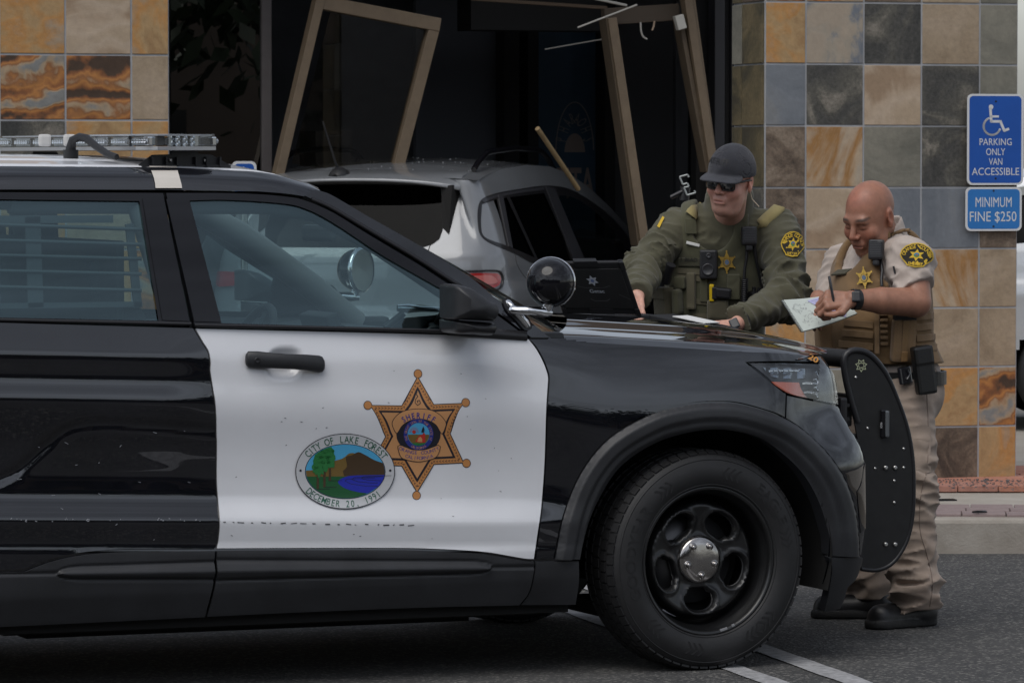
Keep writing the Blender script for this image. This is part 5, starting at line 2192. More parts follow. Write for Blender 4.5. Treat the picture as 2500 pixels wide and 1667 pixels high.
# bent pale metal trim that shows above the officer's shoulder
BENT = mat('pale_bent_metal', (.34, .36, .35), rough=.4, metal=.3)
zp = lambda x, y: (1620 + x / 11.2, 400 + y / 11.2)
mb = MB()
pts = [zp(690, 370), zp(655, 300), zp(440, 360), zp(530, 570), zp(650, 535), zp(690, 625), zp(560, 655), zp(645, 860), zp(875, 795), zp(830, 735)]
for a, b in zip(pts[:-1], pts[1:]):
    A, B = at_depth(*a, 19.6), at_depth(*b, 19.6)
    mb.tube([A, B], .0042, 8)
o = mb.build('bent_metal_trim', BENT)
o['kind'] = 'thing' if False else o.get('kind', '')
del o['kind']
tag(o, 'pale zigzag strip of bent metal rising behind the olive shoulder', 'metal strip')
mb = MB()
A, B, C_ = at_depth(*zp(520, 760), 19.62), at_depth(*zp(200, 920), 19.62), at_depth(*zp(560, 900), 19.62)
mb.tube([A, B], .010, 8)
mb.tube([at_depth(*zp(600, 640), 19.63), at_depth(*zp(560, 1000), 19.63)], .022, 8)
for ob, lb in zip(mb.build_each('clamp_bar', TRIM_DK, None), ('black slanting bar beside the zigzag metal strip', 'black upright stub under the zigzag metal strip')):
    tag(ob, lb, 'bar')

# ================================================================== signs
BLUE = mat('sign_blue', (.006, .075, .36), rough=.45, var=.06, vscale=6)
BLUE2 = mat('sign_light_blue', (.02, .16, .46), rough=.45, var=.06, vscale=6)
SWHITE = mat('sign_white', (.62, .63, .64), rough=.5)


def rrect(x0, y0, x1, y1, r, n=6):
    pts = []
    for cx, cy, a in ((x1 - r, y0 + r, -90), (x1 - r, y1 - r, 0), (x0 + r, y1 - r, 90), (x0 + r, y0 + r, 180)):
        for k in range(n + 1):
            t = R(a + 90 * k / n)
            pts.append((cx + r * math.cos(t), cy + r * math.sin(t)))
    return np.array(pts)


def sign(name, label, x0, y0, x1, y1, m, off, deco, cat='sign', border=5):
    s0, z0 = fac(x0, (y0 + y1) / 2, off)
    s1, _ = fac(x1, (y0 + y1) / 2, off)
    _, zt = fac((x0 + x1) / 2, y0, off)
    _, zb = fac((x0 + x1) / 2, y1, off)
    w, h = s1 - s0, zt - zb
    kx, ky = w / (x1 - x0), h / (y1 - y0)
    root = empty(name, Vector(fpt(s0, off, zb)), FA)
    tag(root, label, cat)
    f = lambda p: np.array([((x - x0) * kx, (y1 - y) * ky) for x, y in p])
    mb = MB()
    M = Matrix.Rotation(math.pi / 2, 4, 'X')
    mb.prism([tuple(q) for q in f(rrect(x0, y0, x1, y1, 13))], -.002, .002, M=M)
    mb.build('plate', SWHITE, root)

    def put(p):
        q = f(p)
        return np.c_[q[:, 0], np.full(len(q), -.002), q[:, 1]], np.tile([0, -1., 0], (len(q), 1))
    d = Decal(put, spacing=60, base=.0006)
    d.poly(rrect(x0 + border, y0 + border, x1 - border, y1 - border, 10), m, 0)
    deco(d)
    d.build('sign_print', root)
    return root


def deco_van(d):
    t = lambda x, y: (1800 + x / 3.336, y / 3.336)
    for s_, y, h, w in (('PARKING', 1155, 58, 262), ('ONLY', 1236, 58, 155), ('VAN', 1315, 58, 110), ('ACCESSIBLE', 1396, 62, 385)):
        c = t(2102, y)
        d.text(s_, SWHITE, 2, c, h / 3.336, width=w / 3.336)
    P = lambda pts: [t(*p) for p in pts]
    d.poly(np.array([t(2063 + 19 * math.cos(a), 873 + 20 * math.sin(a)) for a in np.linspace(0, 2 * math.pi, 20, endpoint=False)]), SWHITE, 2)
    d.line(P([(2058, 890), (2066, 990), (2140, 990), (2172, 1065), (2205, 1052)]), 6.2, SWHITE, 2)
    d.line(P([(2064, 950), (2122, 950)]), 5.2, SWHITE, 2)
    arc_ = [t(2072 + 68 * math.cos(a), 1030 + 70 * math.sin(a)) for a in np.linspace(R(20), R(248), 34)]
    d.line(arc_, 5.0, SWHITE, 2)
    for yy in (828, 1455):
        d.poly(circle(*t(2103, yy), 2.6, n=12), TRIM_DK, 2)


sign('parking_sign', 'tall blue sign reading parking only van accessible', 2361, 230, 2498, 452, BLUE, -.03, deco_van)


def deco_fine(d):
    d.text('MINIMUM', SWHITE, 2, (2425, 493), 25, width=88)
    d.text('FINE $250', SWHITE, 2, (2424, 528), 25, width=114)
    d.poly(circle(2425, 466, 2.6, n=12), TRIM_DK, 2)
    d.poly(circle(2425, 553, 2.6, n=12), TRIM_DK, 2)


sign('fine_sign', 'wide light blue sign reading minimum fine $250', 2357, 457, 2494, 564, BLUE2, -.03, deco_fine)


def deco_small(d):
    d.poly(circle(594, 411, 3.5, n=12), SWHITE, 2)
    d.line([(594, 415), (596, 430), (606, 430)], 4, SWHITE, 2)


sign('parking_sign', 'small white edged blue sign showing above the patrol car roof', 566, 394, 626, 486, BLUE, SHOP_D - 1.0, deco_small, border=6)
mb = MB()
s_, z_ = fac(596, 430, SHOP_D - .98)
mb.tube([fpt(s_, SHOP_D - .98, KZ), fpt(s_, SHOP_D - .98, z_ + .05)], .02, 8)
tag(mb.build('sign_post', ALU), 'grey metal post under the small blue sign', 'post')

# ================================================================== grey hatchback SUV that went through the shop front
GREY = mat('grey_car_paint', (.20, .212, .228), rough=.36, metal=.15, coat=1.0, coat_rough=.03, var=.05, vscale=4)
GLASS_DK = glass_mat('privacy_glass', tint=(.022, .02, .019), ior=1.1)
GLASS_MD = glass_mat('grey_car_front_glass', tint=(.45, .5, .48), ior=1.5)
REDL = mat('tail_lamp_red', (.32, .012, .012), rough=.15, coat=1.0)
REDP = mat('tail_lamp_pale', (.45, .12, .11), rough=.2, coat=1.0)
GA = R(16)


def make_hatch(name, label, loc, heading, pitch, paint, full=True):
    """loc: rear centre on the ground; heading: angle of the nose from +X"""
    root = empty(name, loc, 0)
    root.rotation_euler = (0, -pitch, heading)
    tag(root, label, 'car')
    bpy.context.view_layer.update()
    M = Matrix.Translation(Vector(loc)) @ Matrix.Rotation(heading, 4, 'Z') @ Matrix.Rotation(-pitch, 4, 'Y')
    plan = [(0, 0), (.004, -.30), (.02, -.55), (.06, -.72), (.16, -.85), (.34, -.905), (.7, -.918), (1.4, -.92), (2.4, -.92), (3.2, -.915), (3.7, -.90), (4.1, -.82), (4.32, -.62), (4.42, -.3), (4.45, 0)]
    pc = spline(plan, .03, closed=False)
    d = np.gradient(pc, axis=0)
    d /= np.linalg.norm(d, axis=1, keepdims=True)
    inn = np.c_[-d[:, 1], d[:, 0]]
    KR = [(.2, .14), (.28, .08), (.38, .02), (.52, 0), (.62, .015), (.72, .06), (.78, .075), (.92, .075), (1.02, .085), (1.08, .105), (1.12, .135), (1.3, .25), (1.48, .37), (1.56, .44), (1.7, .60)]
    KS = [(.2, .10), (.28, .06), (.38, .025), (.6, .012), (.74, .008), (.80, .0), (.86, .008), (.92, .032), (1.0, .040), (1.06, .052), (1.12, .075), (1.3, .135), (1.48, .205), (1.56, .25), (1.7, .36)]
    ztop = lambda x: np.interp(x, [0, .3, .6, 1.0, 1.5, 2.0, 2.35, 2.7, 3.0, 3.3, 3.55, 4.0, 4.45], [1.47, 1.49, 1.525, 1.555, 1.57, 1.555, 1.505, 1.41, 1.29, 1.16, 1.03, .97, .86])
    nt = 110
    G = np.zeros((len(pc), nt, 3))
    for i, (p, n) in enumerate(zip(pc, inn)):
        zt = ztop(p[0] + .35 * float(smooth(.4, 0, p[0])))
        z = np.linspace(.2, zt, nt)
        wr = float(smooth(.40, .06, p[0]))
        o = interp_smooth(z, KR, .02) * wr + interp_smooth(z, KS, .015) * (1 - wr)
        wf = float(smooth(3.7, 4.2, p[0]))
        o = o * (1 - wf) + wf * np.interp(z, [.2, .3, .5, .8, 1.0], [.12, .04, 0, .03, .12])
        G[i, :, 0] = p[0] + n[0] * o
        G[i, :, 1] = p[1] + n[1] * o
        G[i, :, 2] = z
    S = Surf(G, M)
    if S.N[len(pc) // 2, 60, 1] > 0: S = Surf(G, M, flip=True)
    # roof
    xs = np.linspace(.34, 2.60, 60)
    fs_ = np.linspace(-1, 1, 61)
    X, Fq = np.meshgrid(xs, fs_, indexing='ij')
    he = np.array([.92 - float(np.interp(ztop(x), *zip(*KS))) for x in xs])
    Yq = Fq * he[:, None]
    Zq = ztop(X) + .045 * (1 - np.abs(Fq) ** 2.3) * np.interp(X, [.34, .8, 2.2, 2.7], [.5, 1, 1, .6])
    RS = Surf(np.stack([X, Yq, Zq], -1), M)
    if RS.N[30, 30, 2] < 0: RS = Surf(np.stack([X, Yq, Zq], -1), M, flip=True)
    grid_part('roof', RS, 0, 60, 0, 61, paint, root)
    return root, S, RS, pc, M


_lamp_depth = 25.6
_lw = Vector(at_depth(1216, 684, _lamp_depth))
_head = math.pi / 2 - GA
PIT = R(0.6)
_lloc = Vector((.22, -.86, .93))
_Rm = Matrix.Rotation(_head, 3, 'Z') @ Matrix.Rotation(-PIT, 3, 'Y')
gloc = _lw - _Rm @ _lloc
grey_car, GS, GR, gpc, GM = make_hatch('grey_suv', 'grey compact SUV with black roof rails crashed into the shop', gloc, _head, PIT, GREY)
GMi = GM.inverted()
gproj = lambda x, y, z: proj_w(GM @ Vector((x, y, z)))


def glp(px, py, Y):
    return GMi @ Vector(at_depth(px, py, Y))


# body skin with window openings left open
DLO = [(1166, 541), (1172, 492), (1209, 473), (1274, 461), (1328, 454), (1375, 458), (1411, 472), (1465, 508), (1504, 543), (1542, 592), (1556, 630), (1530, 660), (1430, 655), (1312, 646), (1255, 619), (1180, 583)]
rear_win = [(1.13, .62), (1.47, .54)]


def skin():
    V, Q = GS.V, GS.Q
    c = V[Q].mean(1)
    nb = GS.P.shape[1]
    keep = np.ones(len(Q), bool)
    # rear window
    keep &= ~((c[:, 0] < .60) & (c[:, 2] > 1.14) & (c[:, 2] < 1.46) & (np.abs(c[:, 1]) < np.minimum(.50 - (c[:, 2] - 1.14) * .22, .43 + (c[:, 2] - 1.14))))
    # side windows
    w = (c[:, 1] < -.6) & (c[:, 0] > .5) & (c[:, 0] < 3.2)
    ids = np.nonzero(w)[0]
    px = np.array([gproj(*c[i]) for i in ids])
    ins = inside(px, shrink(spline(DLO, 8), 4))
    keep[ids[ins]] = False
    # wheel arches
    for xc in (.86, 3.55):
        keep &= ~((np.hypot(c[:, 0] - xc, c[:, 2] - .33) < .36) & (c[:, 1] < -.5))
    q = Q[keep]
    a = V[q[0]]
    f = np.cross(a[1] - a[0], a[2] - a[0])
    if np.dot(f, GS.VN[q[0][0]]) < 0: q = q[:, ::-1]
    us, inv = np.unique(q.ravel(), return_inverse=True)
    return mesh_obj('body_side', V[us], inv.reshape(-1, 4), GREY, grey_car, normals=GS.VN[us])


bs = skin()
c = bs.copy()
COL.objects.link(c)
c.scale = (1, -1, 1)
GTRIM = mat('grey_car_black_trim', (.014, .014, .016), rough=.3)
W = {
    'quarter_glass': [(1176, 499, 1), (1211, 487, 1), (1236, 600, 1), (1183, 579), (1174, 548)],
    'rear_door_vent': [(1225, 486, 1), (1236, 483, 1), (1304, 629, 1), (1251, 606, 1)],
    'rear_door_glass': [(1244, 482, 1), (1327, 472, 1), (1401, 638, 1), (1312, 633, 1)],
}
sur = surf_panel('window_surround', GS, DLO, GTRIM, grey_car, gap=0, spacing=9, off=.003, hem=.02,
                 holes=[spline(W['quarter_glass'], 8), spline(W['rear_door_vent'], 8), spline(W['rear_door_glass'], 8),
                        spline([(1358, 478, 1), (1389, 480), (1427, 498), (1469, 533), (1515, 587), (1536, 636, 1), (1432, 642, 1)], 8)])
for n_, p in W.items():
    surf_panel(n_, GS, p, GLASS_DK, grey_car, gap=-3, spacing=25, off=-.004, hem=0)
surf_panel('front_door_glass', GS, [(1395, 570, 1), (1430, 560), (1490, 590), (1532, 636, 1), (1432, 642, 1)], GLASS_MD, grey_car, gap=-2, spacing=25, off=-.006, hem=0)
BP = mat('grey_pillar_trim', (.035, .036, .042), rough=.35)
surf_panel('pillar_trim', GS, [(1214, 476, 1), (1225, 474, 1), (1250, 607, 1), (1240, 602, 1)], BP, grey_car, gap=0, spacing=12, off=.007)
surf_panel('pillar_trim', GS, [(1330, 456, 1), (1352, 460, 1), (1430, 648, 1), (1403, 646, 1)], BP, grey_car, gap=0, spacing=12, off=.007)
surf_panel('drip_trim', GS, [(1174, 490), (1209, 476), (1274, 464), (1328, 457), (1328, 465), (1276, 471), (1212, 483), (1180, 495)], BP, grey_car, gap=0, spacing=8, off=.006, hem=.006)
# rear window, spoiler
mb = MB()
rg_ = []
for z, w in np.array([(1.115, .43), (1.135, .49), (1.165, .525), (1.22, .535), (1.36, .505), (1.475, .47)]):
    for f in np.linspace(-1, 1, 15):
        y = f * w
        h = GS.hit_local((-1, -abs(y) - 1e-4, z), (1, 0, 0))
        x = h[0][0] if h else .3
        rg_.append((x - .004, y, z))
mb.add(rg_, [(i * 15 + j, i * 15 + j + 1, (i + 1) * 15 + j + 1, (i + 1) * 15 + j) for i in range(5) for j in range(14)], smooth=True)
mb.build('rear_window', GLASS_DK, grey_car)
sv, sf = [], []
nsp = 25
for f in np.linspace(-1, 1, nsp):
    y = f * .60
    e = 1 - abs(f) ** 4
    sv += [(.60, y * .98, 1.540 + .018 * (1 - f * f)), (.40, y, 1.522 + .018 * (1 - f * f)), (.22 + .09 * abs(f) ** 3, y * 1.02, 1.492 + .016 * (1 - f * f) - .03 * abs(f) ** 3),
           (.215 + .09 * abs(f) ** 3, y * 1.02, 1.476 + .014 * (1 - f * f) - .04 * abs(f) ** 3), (.36, y * .98, 1.468 - .03 * abs(f) ** 3), (.50, y * .97, 1.47)]
for i in range(nsp - 1):
    for j in range(5):
        sf.append((i * 6 + j, (i + 1) * 6 + j, (i + 1) * 6 + j + 1, i * 6 + j + 1))
sf += [tuple(range(6)), tuple((nsp - 1) * 6 + j for j in range(5, -1, -1))]
spo = mesh_obj('roof_spoiler', sv, sf, GREY, grey_car)
bm = bmesh.new(); bm.from_mesh(spo.data); bmesh.ops.recalc_face_normals(bm, faces=bm.faces); bm.to_mesh(spo.data); bm.free()
md = spo.modifiers.new('edge', 'BEVEL'); md.width = .006; md.segments = 2; md.limit_method = 'ANGLE'
# side fins beside the rear window
for s_ in (-1, 1):
    mb = MB()
    mb.add([(.27, s_ * .575, 1.47), (.42, s_ * .60, 1.46), (.33, s_ * .585, 1.28), (.20, s_ * .575, 1.19), (.22, s_ * .53, 1.23), (.30, s_ * .50, 1.46)], [(0, 1, 2, 3), (0, 3, 4, 5)] if s_ > 0 else [(3, 2, 1, 0), (5, 4, 3, 0)])
    mb.build('window_fin', MATTE_BLK, grey_car)
# lamps
TL = [(1120, 668), (1213, 668), (1219, 678), (1215, 697), (1190, 705), (1120, 690)]
tl = surf_panel('tail_lamp', GS, [(1060, 674, 1), (1140, 668), (1210, 668), (1219, 678), (1215, 697), (1190, 705), (1120, 700), (1060, 690, 1)], REDL, grey_car, gap=0, spacing=8, off=.012, hem=.02)
surf_panel('lamp_insert', GS, [(1150, 674, 1), (1196, 673), (1210, 690), (1185, 694), (1160, 684, 1)], REDP, tl, gap=0, spacing=8, off=.015, hem=0)
h_ = MB()
surf_strip(h_, GS, [(1062, 664), (1140, 662), (1216, 662), (1226, 680), (1220, 704), (1190, 712)], .010, .010)
h_.build('lamp_surround', GTRIM, tl)
c = tl.copy(); COL.objects.link(c); c.scale = (1, -1, 1)
mb = MB()
surf_strip(mb, GS, [(1258, 622), (1262, 645), (1275, 668), (1292, 690), (1300, 730)], .005, .001)
surf_strip(mb, GS, [(1063, 575), (1048, 605), (1040, 640), (1036, 700)], .006, .001)
mb.build_each('shut_line', MATTE_BLK, grey_car)
# roof rails
for s_ in (-1, 1):
    mb = MB()
    pts = []
    for x in np.linspace(.62, 2.35, 26):
        t = (x - .62) / (2.35 - .62)
        zt = float(np.interp(x, [0, .3, .6, 1.0, 1.5, 2.0, 2.35], [1.47, 1.49, 1.525, 1.555, 1.57, 1.555, 1.505]))
        lift = .075 * min(1, t / .16, (1 - t) / .14) ** .7 if 0 < t < 1 else 0
        pts.append((x, s_ * .60, zt + .025 + lift))
    mb.tube(pts, .017, 10)
    mb.build('roof_rail', GLOSS_BLK, grey_car)
# antenna
ab = GR.hit(829, 448) or GR.hit(829, 440) or GR.hit(829, 430) or GR.hit_local((.75, -.05, 3), (0, 0, -1))
ant = empty('antenna', tuple(ab[0]), 0, grey_car)
mb = MB()
prof = []
for k, (x, w, h) in enumerate([(-.08, .016, .010), (-.06, .05, .03), (-.01, .062, .055), (.04, .058, .046), (.10, .03, .016), (.115, .006, .005)]):
    for t in np.linspace(0, math.pi, 9):
        prof.append((x, w * math.cos(t), -.008 + (h + .008) * math.sin(t)))
mb.add(prof, [(i * 9 + j, i * 9 + j + 1, (i + 1) * 9 + j + 1, (i + 1) * 9 + j) for i in range(5) for j in range(8)], smooth=True)
mb.build('antenna_base', TRIM, ant)
tip = GMi @ Vector(at_depth(788, 297, (GM @ Vector(ab[0])).y - .1)) - Vector(ab[0])
mb = MB()
mb.tube([(0, 0, .03), tip * .25, tip * .6, tip], [.010, .006, .0055, .005], 8)
mb.build('antenna_whip', TRIM, ant)
# inside and underneath
mb = MB()
mb.box((1.9, 0, .55), (3.2, 1.6, .5))
mb.build('floor_pan', MATTE_BLK, grey_car)
for x, y in ((1.35, -.4), (1.35, .4), (2.25, -.38), (2.25, .38)):
    se = empty('car_seat', (x, y, .8), 0, grey_car)
    mb = MB()
    mb.box((0, 0, .15), (.14, .46, .58), rot=Matrix.Rotation(R(12), 3, 'Y'), bev=.05)
    mb.build('seat_back', INT_DK, se)
    mb = MB()
    mb.box((-.07, 0, .50), (.08, .25, .16), bev=.03)
    mb.build('headrest', INT_DK, se)
mb = MB()
mb.box((.33, 0, .95), (.10, 1.2, .5), bev=.02)
mb.build('boot_lining', INT_DK, grey_car)
# windscreen and bonnet (inside the shop)
mb = MB()
ws = []
for a in np.linspace(0, 1, 8):
    for f in np.linspace(-1, 1, 13):
        x = 2.55 + .85 * a + .10 * (1 - f * f)
        ws.append((x, f * (.66 + .12 * a), 1.50 - .42 * a + .02 * (1 - f * f)))
mb.add(ws, [(i * 13 + j, i * 13 + j + 1, (i + 1) * 13 + j + 1, (i + 1) * 13 + j) for i in range(7) for j in range(12)], smooth=True)
mb.build('windscreen', GLASS_MD, grey_car)
mb = MB()
ws = []
for a in np.linspace(0, 1, 8):
    for f in np.linspace(-1, 1, 13):
        ws.append((3.35 + .95 * a - .1 * abs(f) ** 3, f * (.84 - .1 * a), 1.07 - .20 * a * a + .03 * (1 - f * f)))
mb.add(ws, [(i * 13 + j, i * 13 + j + 1, (i + 1) * 13 + j + 1, (i + 1) * 13 + j) for i in range(7) for j in range(12)], smooth=True)
mb.build('bonnet', GREY, grey_car)


def simple_wheel(parent, x, y, r=.335):
    e = empty('wheel', (x, y, r), 0, parent)
    e.rotation_euler = (math.pi / 2 if y < 0 else -math.pi / 2, 0, 0)
    mb = MB()
    mb.lathe([(.22, -.09), (.30, -.105), (r - .01, -.09), (r, -.05), (r, .05), (r - .01, .09), (.30, .105), (.22, .09)], 40)
    mb.build('tyre', RUBBER, e)
    mb = MB()
    mb.lathe([(.225, .09), (.22, .06), (.21, .03), (.05, .05), (0, .06)], 40)
    for k in range(5):
        a = k * 2 * math.pi / 5
        mb.box((.12 * math.cos(a), .12 * math.sin(a), .06), (.17, .045, .02), rot=Matrix.Rotation(a, 3, 'Z'), bev=.006)
    mb.build('rim', ALU, e)


for x in (.86, 3.55):
    for y in (-.80, .80):
        simple_wheel(grey_car, x, y)
# broken glass on the roof
mb = MB()
rs = random.Random(21)
for k in range(40):
    x, f = rs.uniform(.42, 1.6), rs.uniform(-.95, .2)
    h = GR.hit_local((x, f * .62, 3), (0, 0, -1))
    if h is None: continue
    s_ = rs.uniform(.002, .005)
    mb.box(h[0] + np.array([0, 0, s_ / 2]), (s_, s_ * 1.3, s_), rot=Matrix.Rotation(rs.uniform(0, 3), 3, 'Z'))
o = mb.build('broken_glass', mat('glass_crumbs', (.3, .31, .33), rough=.3))
o.matrix_world = GM
tag(o, 'crumbs of broken glass scattered on the grey roof', 'broken glass', kind='stuff')

# ================================================================== soft bodies: distance fields turned into meshes
def _c(P, c): return P - np.asarray(c, np.float32)


def sd_cap(P, a, b, ra, rb=None):
    rb = ra if rb is None else rb
    a, b = np.asarray(a, np.float32), np.asarray(b, np.float32)
    ab = b - a
    t = np.clip(((P - a) @ ab) / max(float(ab @ ab), 1e-9), 0, 1)
    return np.linalg.norm(P - (a + t[:, None] * ab), axis=1) - (ra + (rb - ra) * t)


def sd_ell(P, c, r, rot=None):
    q = _c(P, c)
    if rot is not None: q = q @ np.asarray(rot, np.float32)
    r = np.asarray(r, np.float32)
    k0 = np.linalg.norm(q / r, axis=1)
    k1 = np.linalg.norm(q / (r * r), axis=1)
    return k0 * (k0 - 1) / np.maximum(k1, 1e-6)


def sd_box(P, c, h, r=.01, rot=None):
    q = _c(P, c)
    if rot is not None: q = q @ np.asarray(rot, np.float32)
    d = np.abs(q) - (np.asarray(h, np.float32) - r)
    return np.linalg.norm(np.maximum(d, 0), axis=1) + np.minimum(d.max(axis=1), 0) - r


def smin(a, b, k):
    h = np.clip(.5 + .5 * (b - a) / k, 0, 1)
    return b + (a - b) * h - k * h * (1 - h)


def smax(a, b, k): return -smin(-a, -b, k)


def wob(P, seed, n=9, lo=30, hi=90):
    r = np.random.default_rng(seed)
    out = np.zeros(len(P), np.float32)
    for i in range(n):
        k = r.normal(size=3)
        k = k / np.linalg.norm(k) * r.uniform(lo, hi)
        out += np.sin(P @ k.astype(np.float32) + r.uniform(0, 6.3)).astype(np.float32)
    return out / math.sqrt(n)


def folds(P, seed):
    return .55 * np.clip(crease(P, seed, 30, 65), 0, 1) ** 1.5 + .45 * np.clip(crease(P, seed + 50, 70, 150), 0, 1) ** 1.5


def crease(P, seed, lo=22, hi=60):
    """sharp-crested cloth folds"""
    a = wob(P, seed, 6, lo, hi)
    return 1 - np.abs(a) * .8


def aniso(P, a, b, k=.38):
    a, b = np.asarray(a, np.float32), np.asarray(b, np.float32)
    n = (b - a) / np.linalg.norm(b - a)
    v = P - a
    al = (v @ n)[:, None] * n
    return al + (v - al) * k


def nets(f, lo, hi, h, B=8):
    """zero level of a distance field as a quad mesh; only blocks near the surface are sampled finely"""
    lo, hi = np.asarray(lo, float), np.asarray(hi, float)
    nb = np.maximum(np.ceil((hi - lo) / h / B).astype(int), 1)
    n = nb * B
    bi = np.stack(np.meshgrid(*[np.arange(k) for k in nb], indexing='ij'), -1).reshape(-1, 3)
    cen = (lo + (bi * B + B / 2 - .5) * h).astype(np.float32)
    fc = f(cen)
    F = np.where(fc < 0, -1, 1).astype(np.float32).reshape(nb)
    F = F.repeat(B, 0).repeat(B, 1).repeat(B, 2)
    near = np.nonzero(np.abs(fc) < h * B * 1.7)[0]
    loc = np.stack(np.meshgrid(*[np.arange(B)] * 3, indexing='ij'), -1).reshape(-1, 3)
    for k in range(0, len(near), 700):
        b = bi[near[k:k + 700]]
        idx = (b[:, None, :] * B + loc[None]).reshape(-1, 3)
        F[idx[:, 0], idx[:, 1], idx[:, 2]] = f((lo + idx * h).astype(np.float32))
    ins = F < 0
    cnt = np.zeros(n - 1, np.int8)
    for dx in (0, 1):
        for dy in (0, 1):
            for dz in (0, 1):
                cnt += ins[dx:n[0] - 1 + dx, dy:n[1] - 1 + dy, dz:n[2] - 1 + dz]
    act = (cnt > 0) & (cnt < 8)
    I = np.argwhere(act)
    vid = -np.ones(n - 1, np.int32)
    vid[act] = np.arange(len(I))
    acc = np.zeros((len(I), 3))
    num = np.zeros(len(I))
    cor = [(x, y, z) for x in (0, 1) for y in (0, 1) for z in (0, 1)]
    for a in cor:
        for k in range(3):
            if a[k]: continue
            b = list(a)
            b[k] = 1
            fa = F[I[:, 0] + a[0], I[:, 1] + a[1], I[:, 2] + a[2]]
            fb = F[I[:, 0] + b[0], I[:, 1] + b[1], I[:, 2] + b[2]]
            m = (fa < 0) != (fb < 0)
            t = np.where(m, fa / np.where(m, fa - fb, 1), 0)
            p = np.array(a, float)[None, :].repeat(len(I), 0)
            p[:, k] = t
            acc[m] += p[m]
            num[m] += 1
    V = lo + (I + acc / np.maximum(num, 1)[:, None]) * h
    Q = []
    for k in range(3):
        sl0 = [slice(None)] * 3
        sl1 = [slice(None)] * 3
        sl0[k] = slice(0, -1)
        sl1[k] = slice(1, None)
        A, B = ins[tuple(sl0)], ins[tuple(sl1)]
        E = np.argwhere(A != B)
        u, v = (k + 1) % 3, (k + 2) % 3
        ok = (E[:, u] > 0) & (E[:, v] > 0) & (E[:, u] < n[u] - 1) & (E[:, v] < n[v] - 1)
        E = E[ok]
        s = A[E[:, 0], E[:, 1], E[:, 2]]
        c = []
        for du, dv in ((1, 1), (0, 1), (0, 0), (1, 0)):
            e = E.copy()
            e[:, u] -= du
            e[:, v] -= dv
            c.append(vid[e[:, 0], e[:, 1], e[:, 2]])
        q = np.stack(c, -1)
        q[~s] = q[~s][:, ::-1]
        Q.append(q)
    Q = np.concatenate(Q)
    Q = Q[(Q >= 0).all(1)]
    return V, Q


def relax(V, Q, it=1, k=.5):
    for _ in range(it):
        acc = np.zeros_like(V)
        num = np.zeros(len(V))
        for a, b in ((0, 1), (1, 2), (2, 3), (3, 0)):
            np.add.at(acc, Q[:, a], V[Q[:, b]])
            np.add.at(acc, Q[:, b], V[Q[:, a]])
            np.add.at(num, Q[:, a], 1)
            np.add.at(num, Q[:, b], 1)
        V = V * (1 - k) + k * acc / np.maximum(num, 1)[:, None]
    return V


def vnormals(V, Q):
    N = np.zeros_like(V)
    fn = np.cross(V[Q[:, 2]] - V[Q[:, 0]], V[Q[:, 3]] - V[Q[:, 1]])
    for k in range(4): np.add.at(N, Q[:, k], fn)
    return N / np.maximum(np.linalg.norm(N, axis=1, keepdims=True), 1e-12)


class MSurf:
    """any quad mesh in world space as a surface to stick things on"""

    def __init__(s, V, Q):
        s.V, s.T = V, np.concatenate([Q[:, :3], Q[:, [0, 2, 3]]])
        N = vnormals(V, Q)
        # calm the normals so that prints and pouches lie flat
        for _ in range(6): N = relax(N, Q, 1, .6)
        s.VN = N / np.maximum(np.linalg.norm(N, axis=1, keepdims=True), 1e-12)
        s.bvh = BVHTree.FromPolygons([tuple(v) for v in V], [tuple(map(int, t)) for t in s.T])

    _at = Surf._at

    def hit(s, px, py):
        loc, nor, idx, d = s.bvh.ray_cast(Vector(CAMP), Vector(ray(px, py)))
        return None if loc is None else s._at(loc, idx)

    hits = Surf.hits


def local_mesh(name, V, Q, m, root, cols=None):
    o0 = np.array(root.location)
    o = mesh_obj(name, V - o0, Q, m, root)
    if cols is not None:
        ca = o.data.color_attributes.new('tone', 'FLOAT_COLOR', 'POINT')
        ca.data.foreach_set('color', np.c_[cols, np.ones(len(cols))].astype(np.float32).ravel())
    return o


def skin_mat(name):
    m = bpy.data.materials.new(name)
    m.use_nodes = True
    N, L = m.node_tree.nodes, m.node_tree.links
    b = N['Principled BSDF']
    at = N.new('ShaderNodeAttribute')
    at.attribute_name = 'tone'
    tc = N.new('ShaderNodeTexCoord')
    n1 = N.new('ShaderNodeTexNoise')
    n1.inputs['Scale'].default_value = 38
    n1.inputs['Detail'].default_value = 7
    n1.inputs['Roughness'].default_value = .6
    L.new(tc.outputs['Object'], n1.inputs['Vector'])
    mr = N.new('ShaderNodeMapRange')
    mr.inputs['From Min'].default_value = .3
    mr.inputs['From Max'].default_value = .7
    mr.inputs['To Min'].default_value = .82
    mr.inputs['To Max'].default_value = 1.12
    L.new(n1.outputs[0], mr.inputs['Value'])
    vm = N.new('ShaderNodeVectorMath')
    vm.operation = 'SCALE'
    L.new(at.outputs['Color'], vm.inputs[0])
    L.new(mr.outputs[0], vm.inputs['Scale'])
    L.new(vm.outputs[0], b.inputs['Base Color'])
    b.inputs['Roughness'].default_value = .46
    b.inputs['Subsurface Weight'].default_value = .12
    b.inputs['Subsurface Radius'].default_value = (.01, .004, .002)
    n2 = N.new('ShaderNodeTexNoise')
    n2.inputs['Scale'].default_value = 420
    L.new(tc.outputs['Object'], n2.inputs['Vector'])
    bp = N.new('ShaderNodeBump')
    bp.inputs['Strength'].default_value = .15
    bp.inputs['Distance'].default_value = .002
    L.new(n2.outputs[0], bp.inputs['Height'])
    L.new(bp.outputs[0], b.inputs['Normal'])
    return m


SKIN = skin_mat('skin')


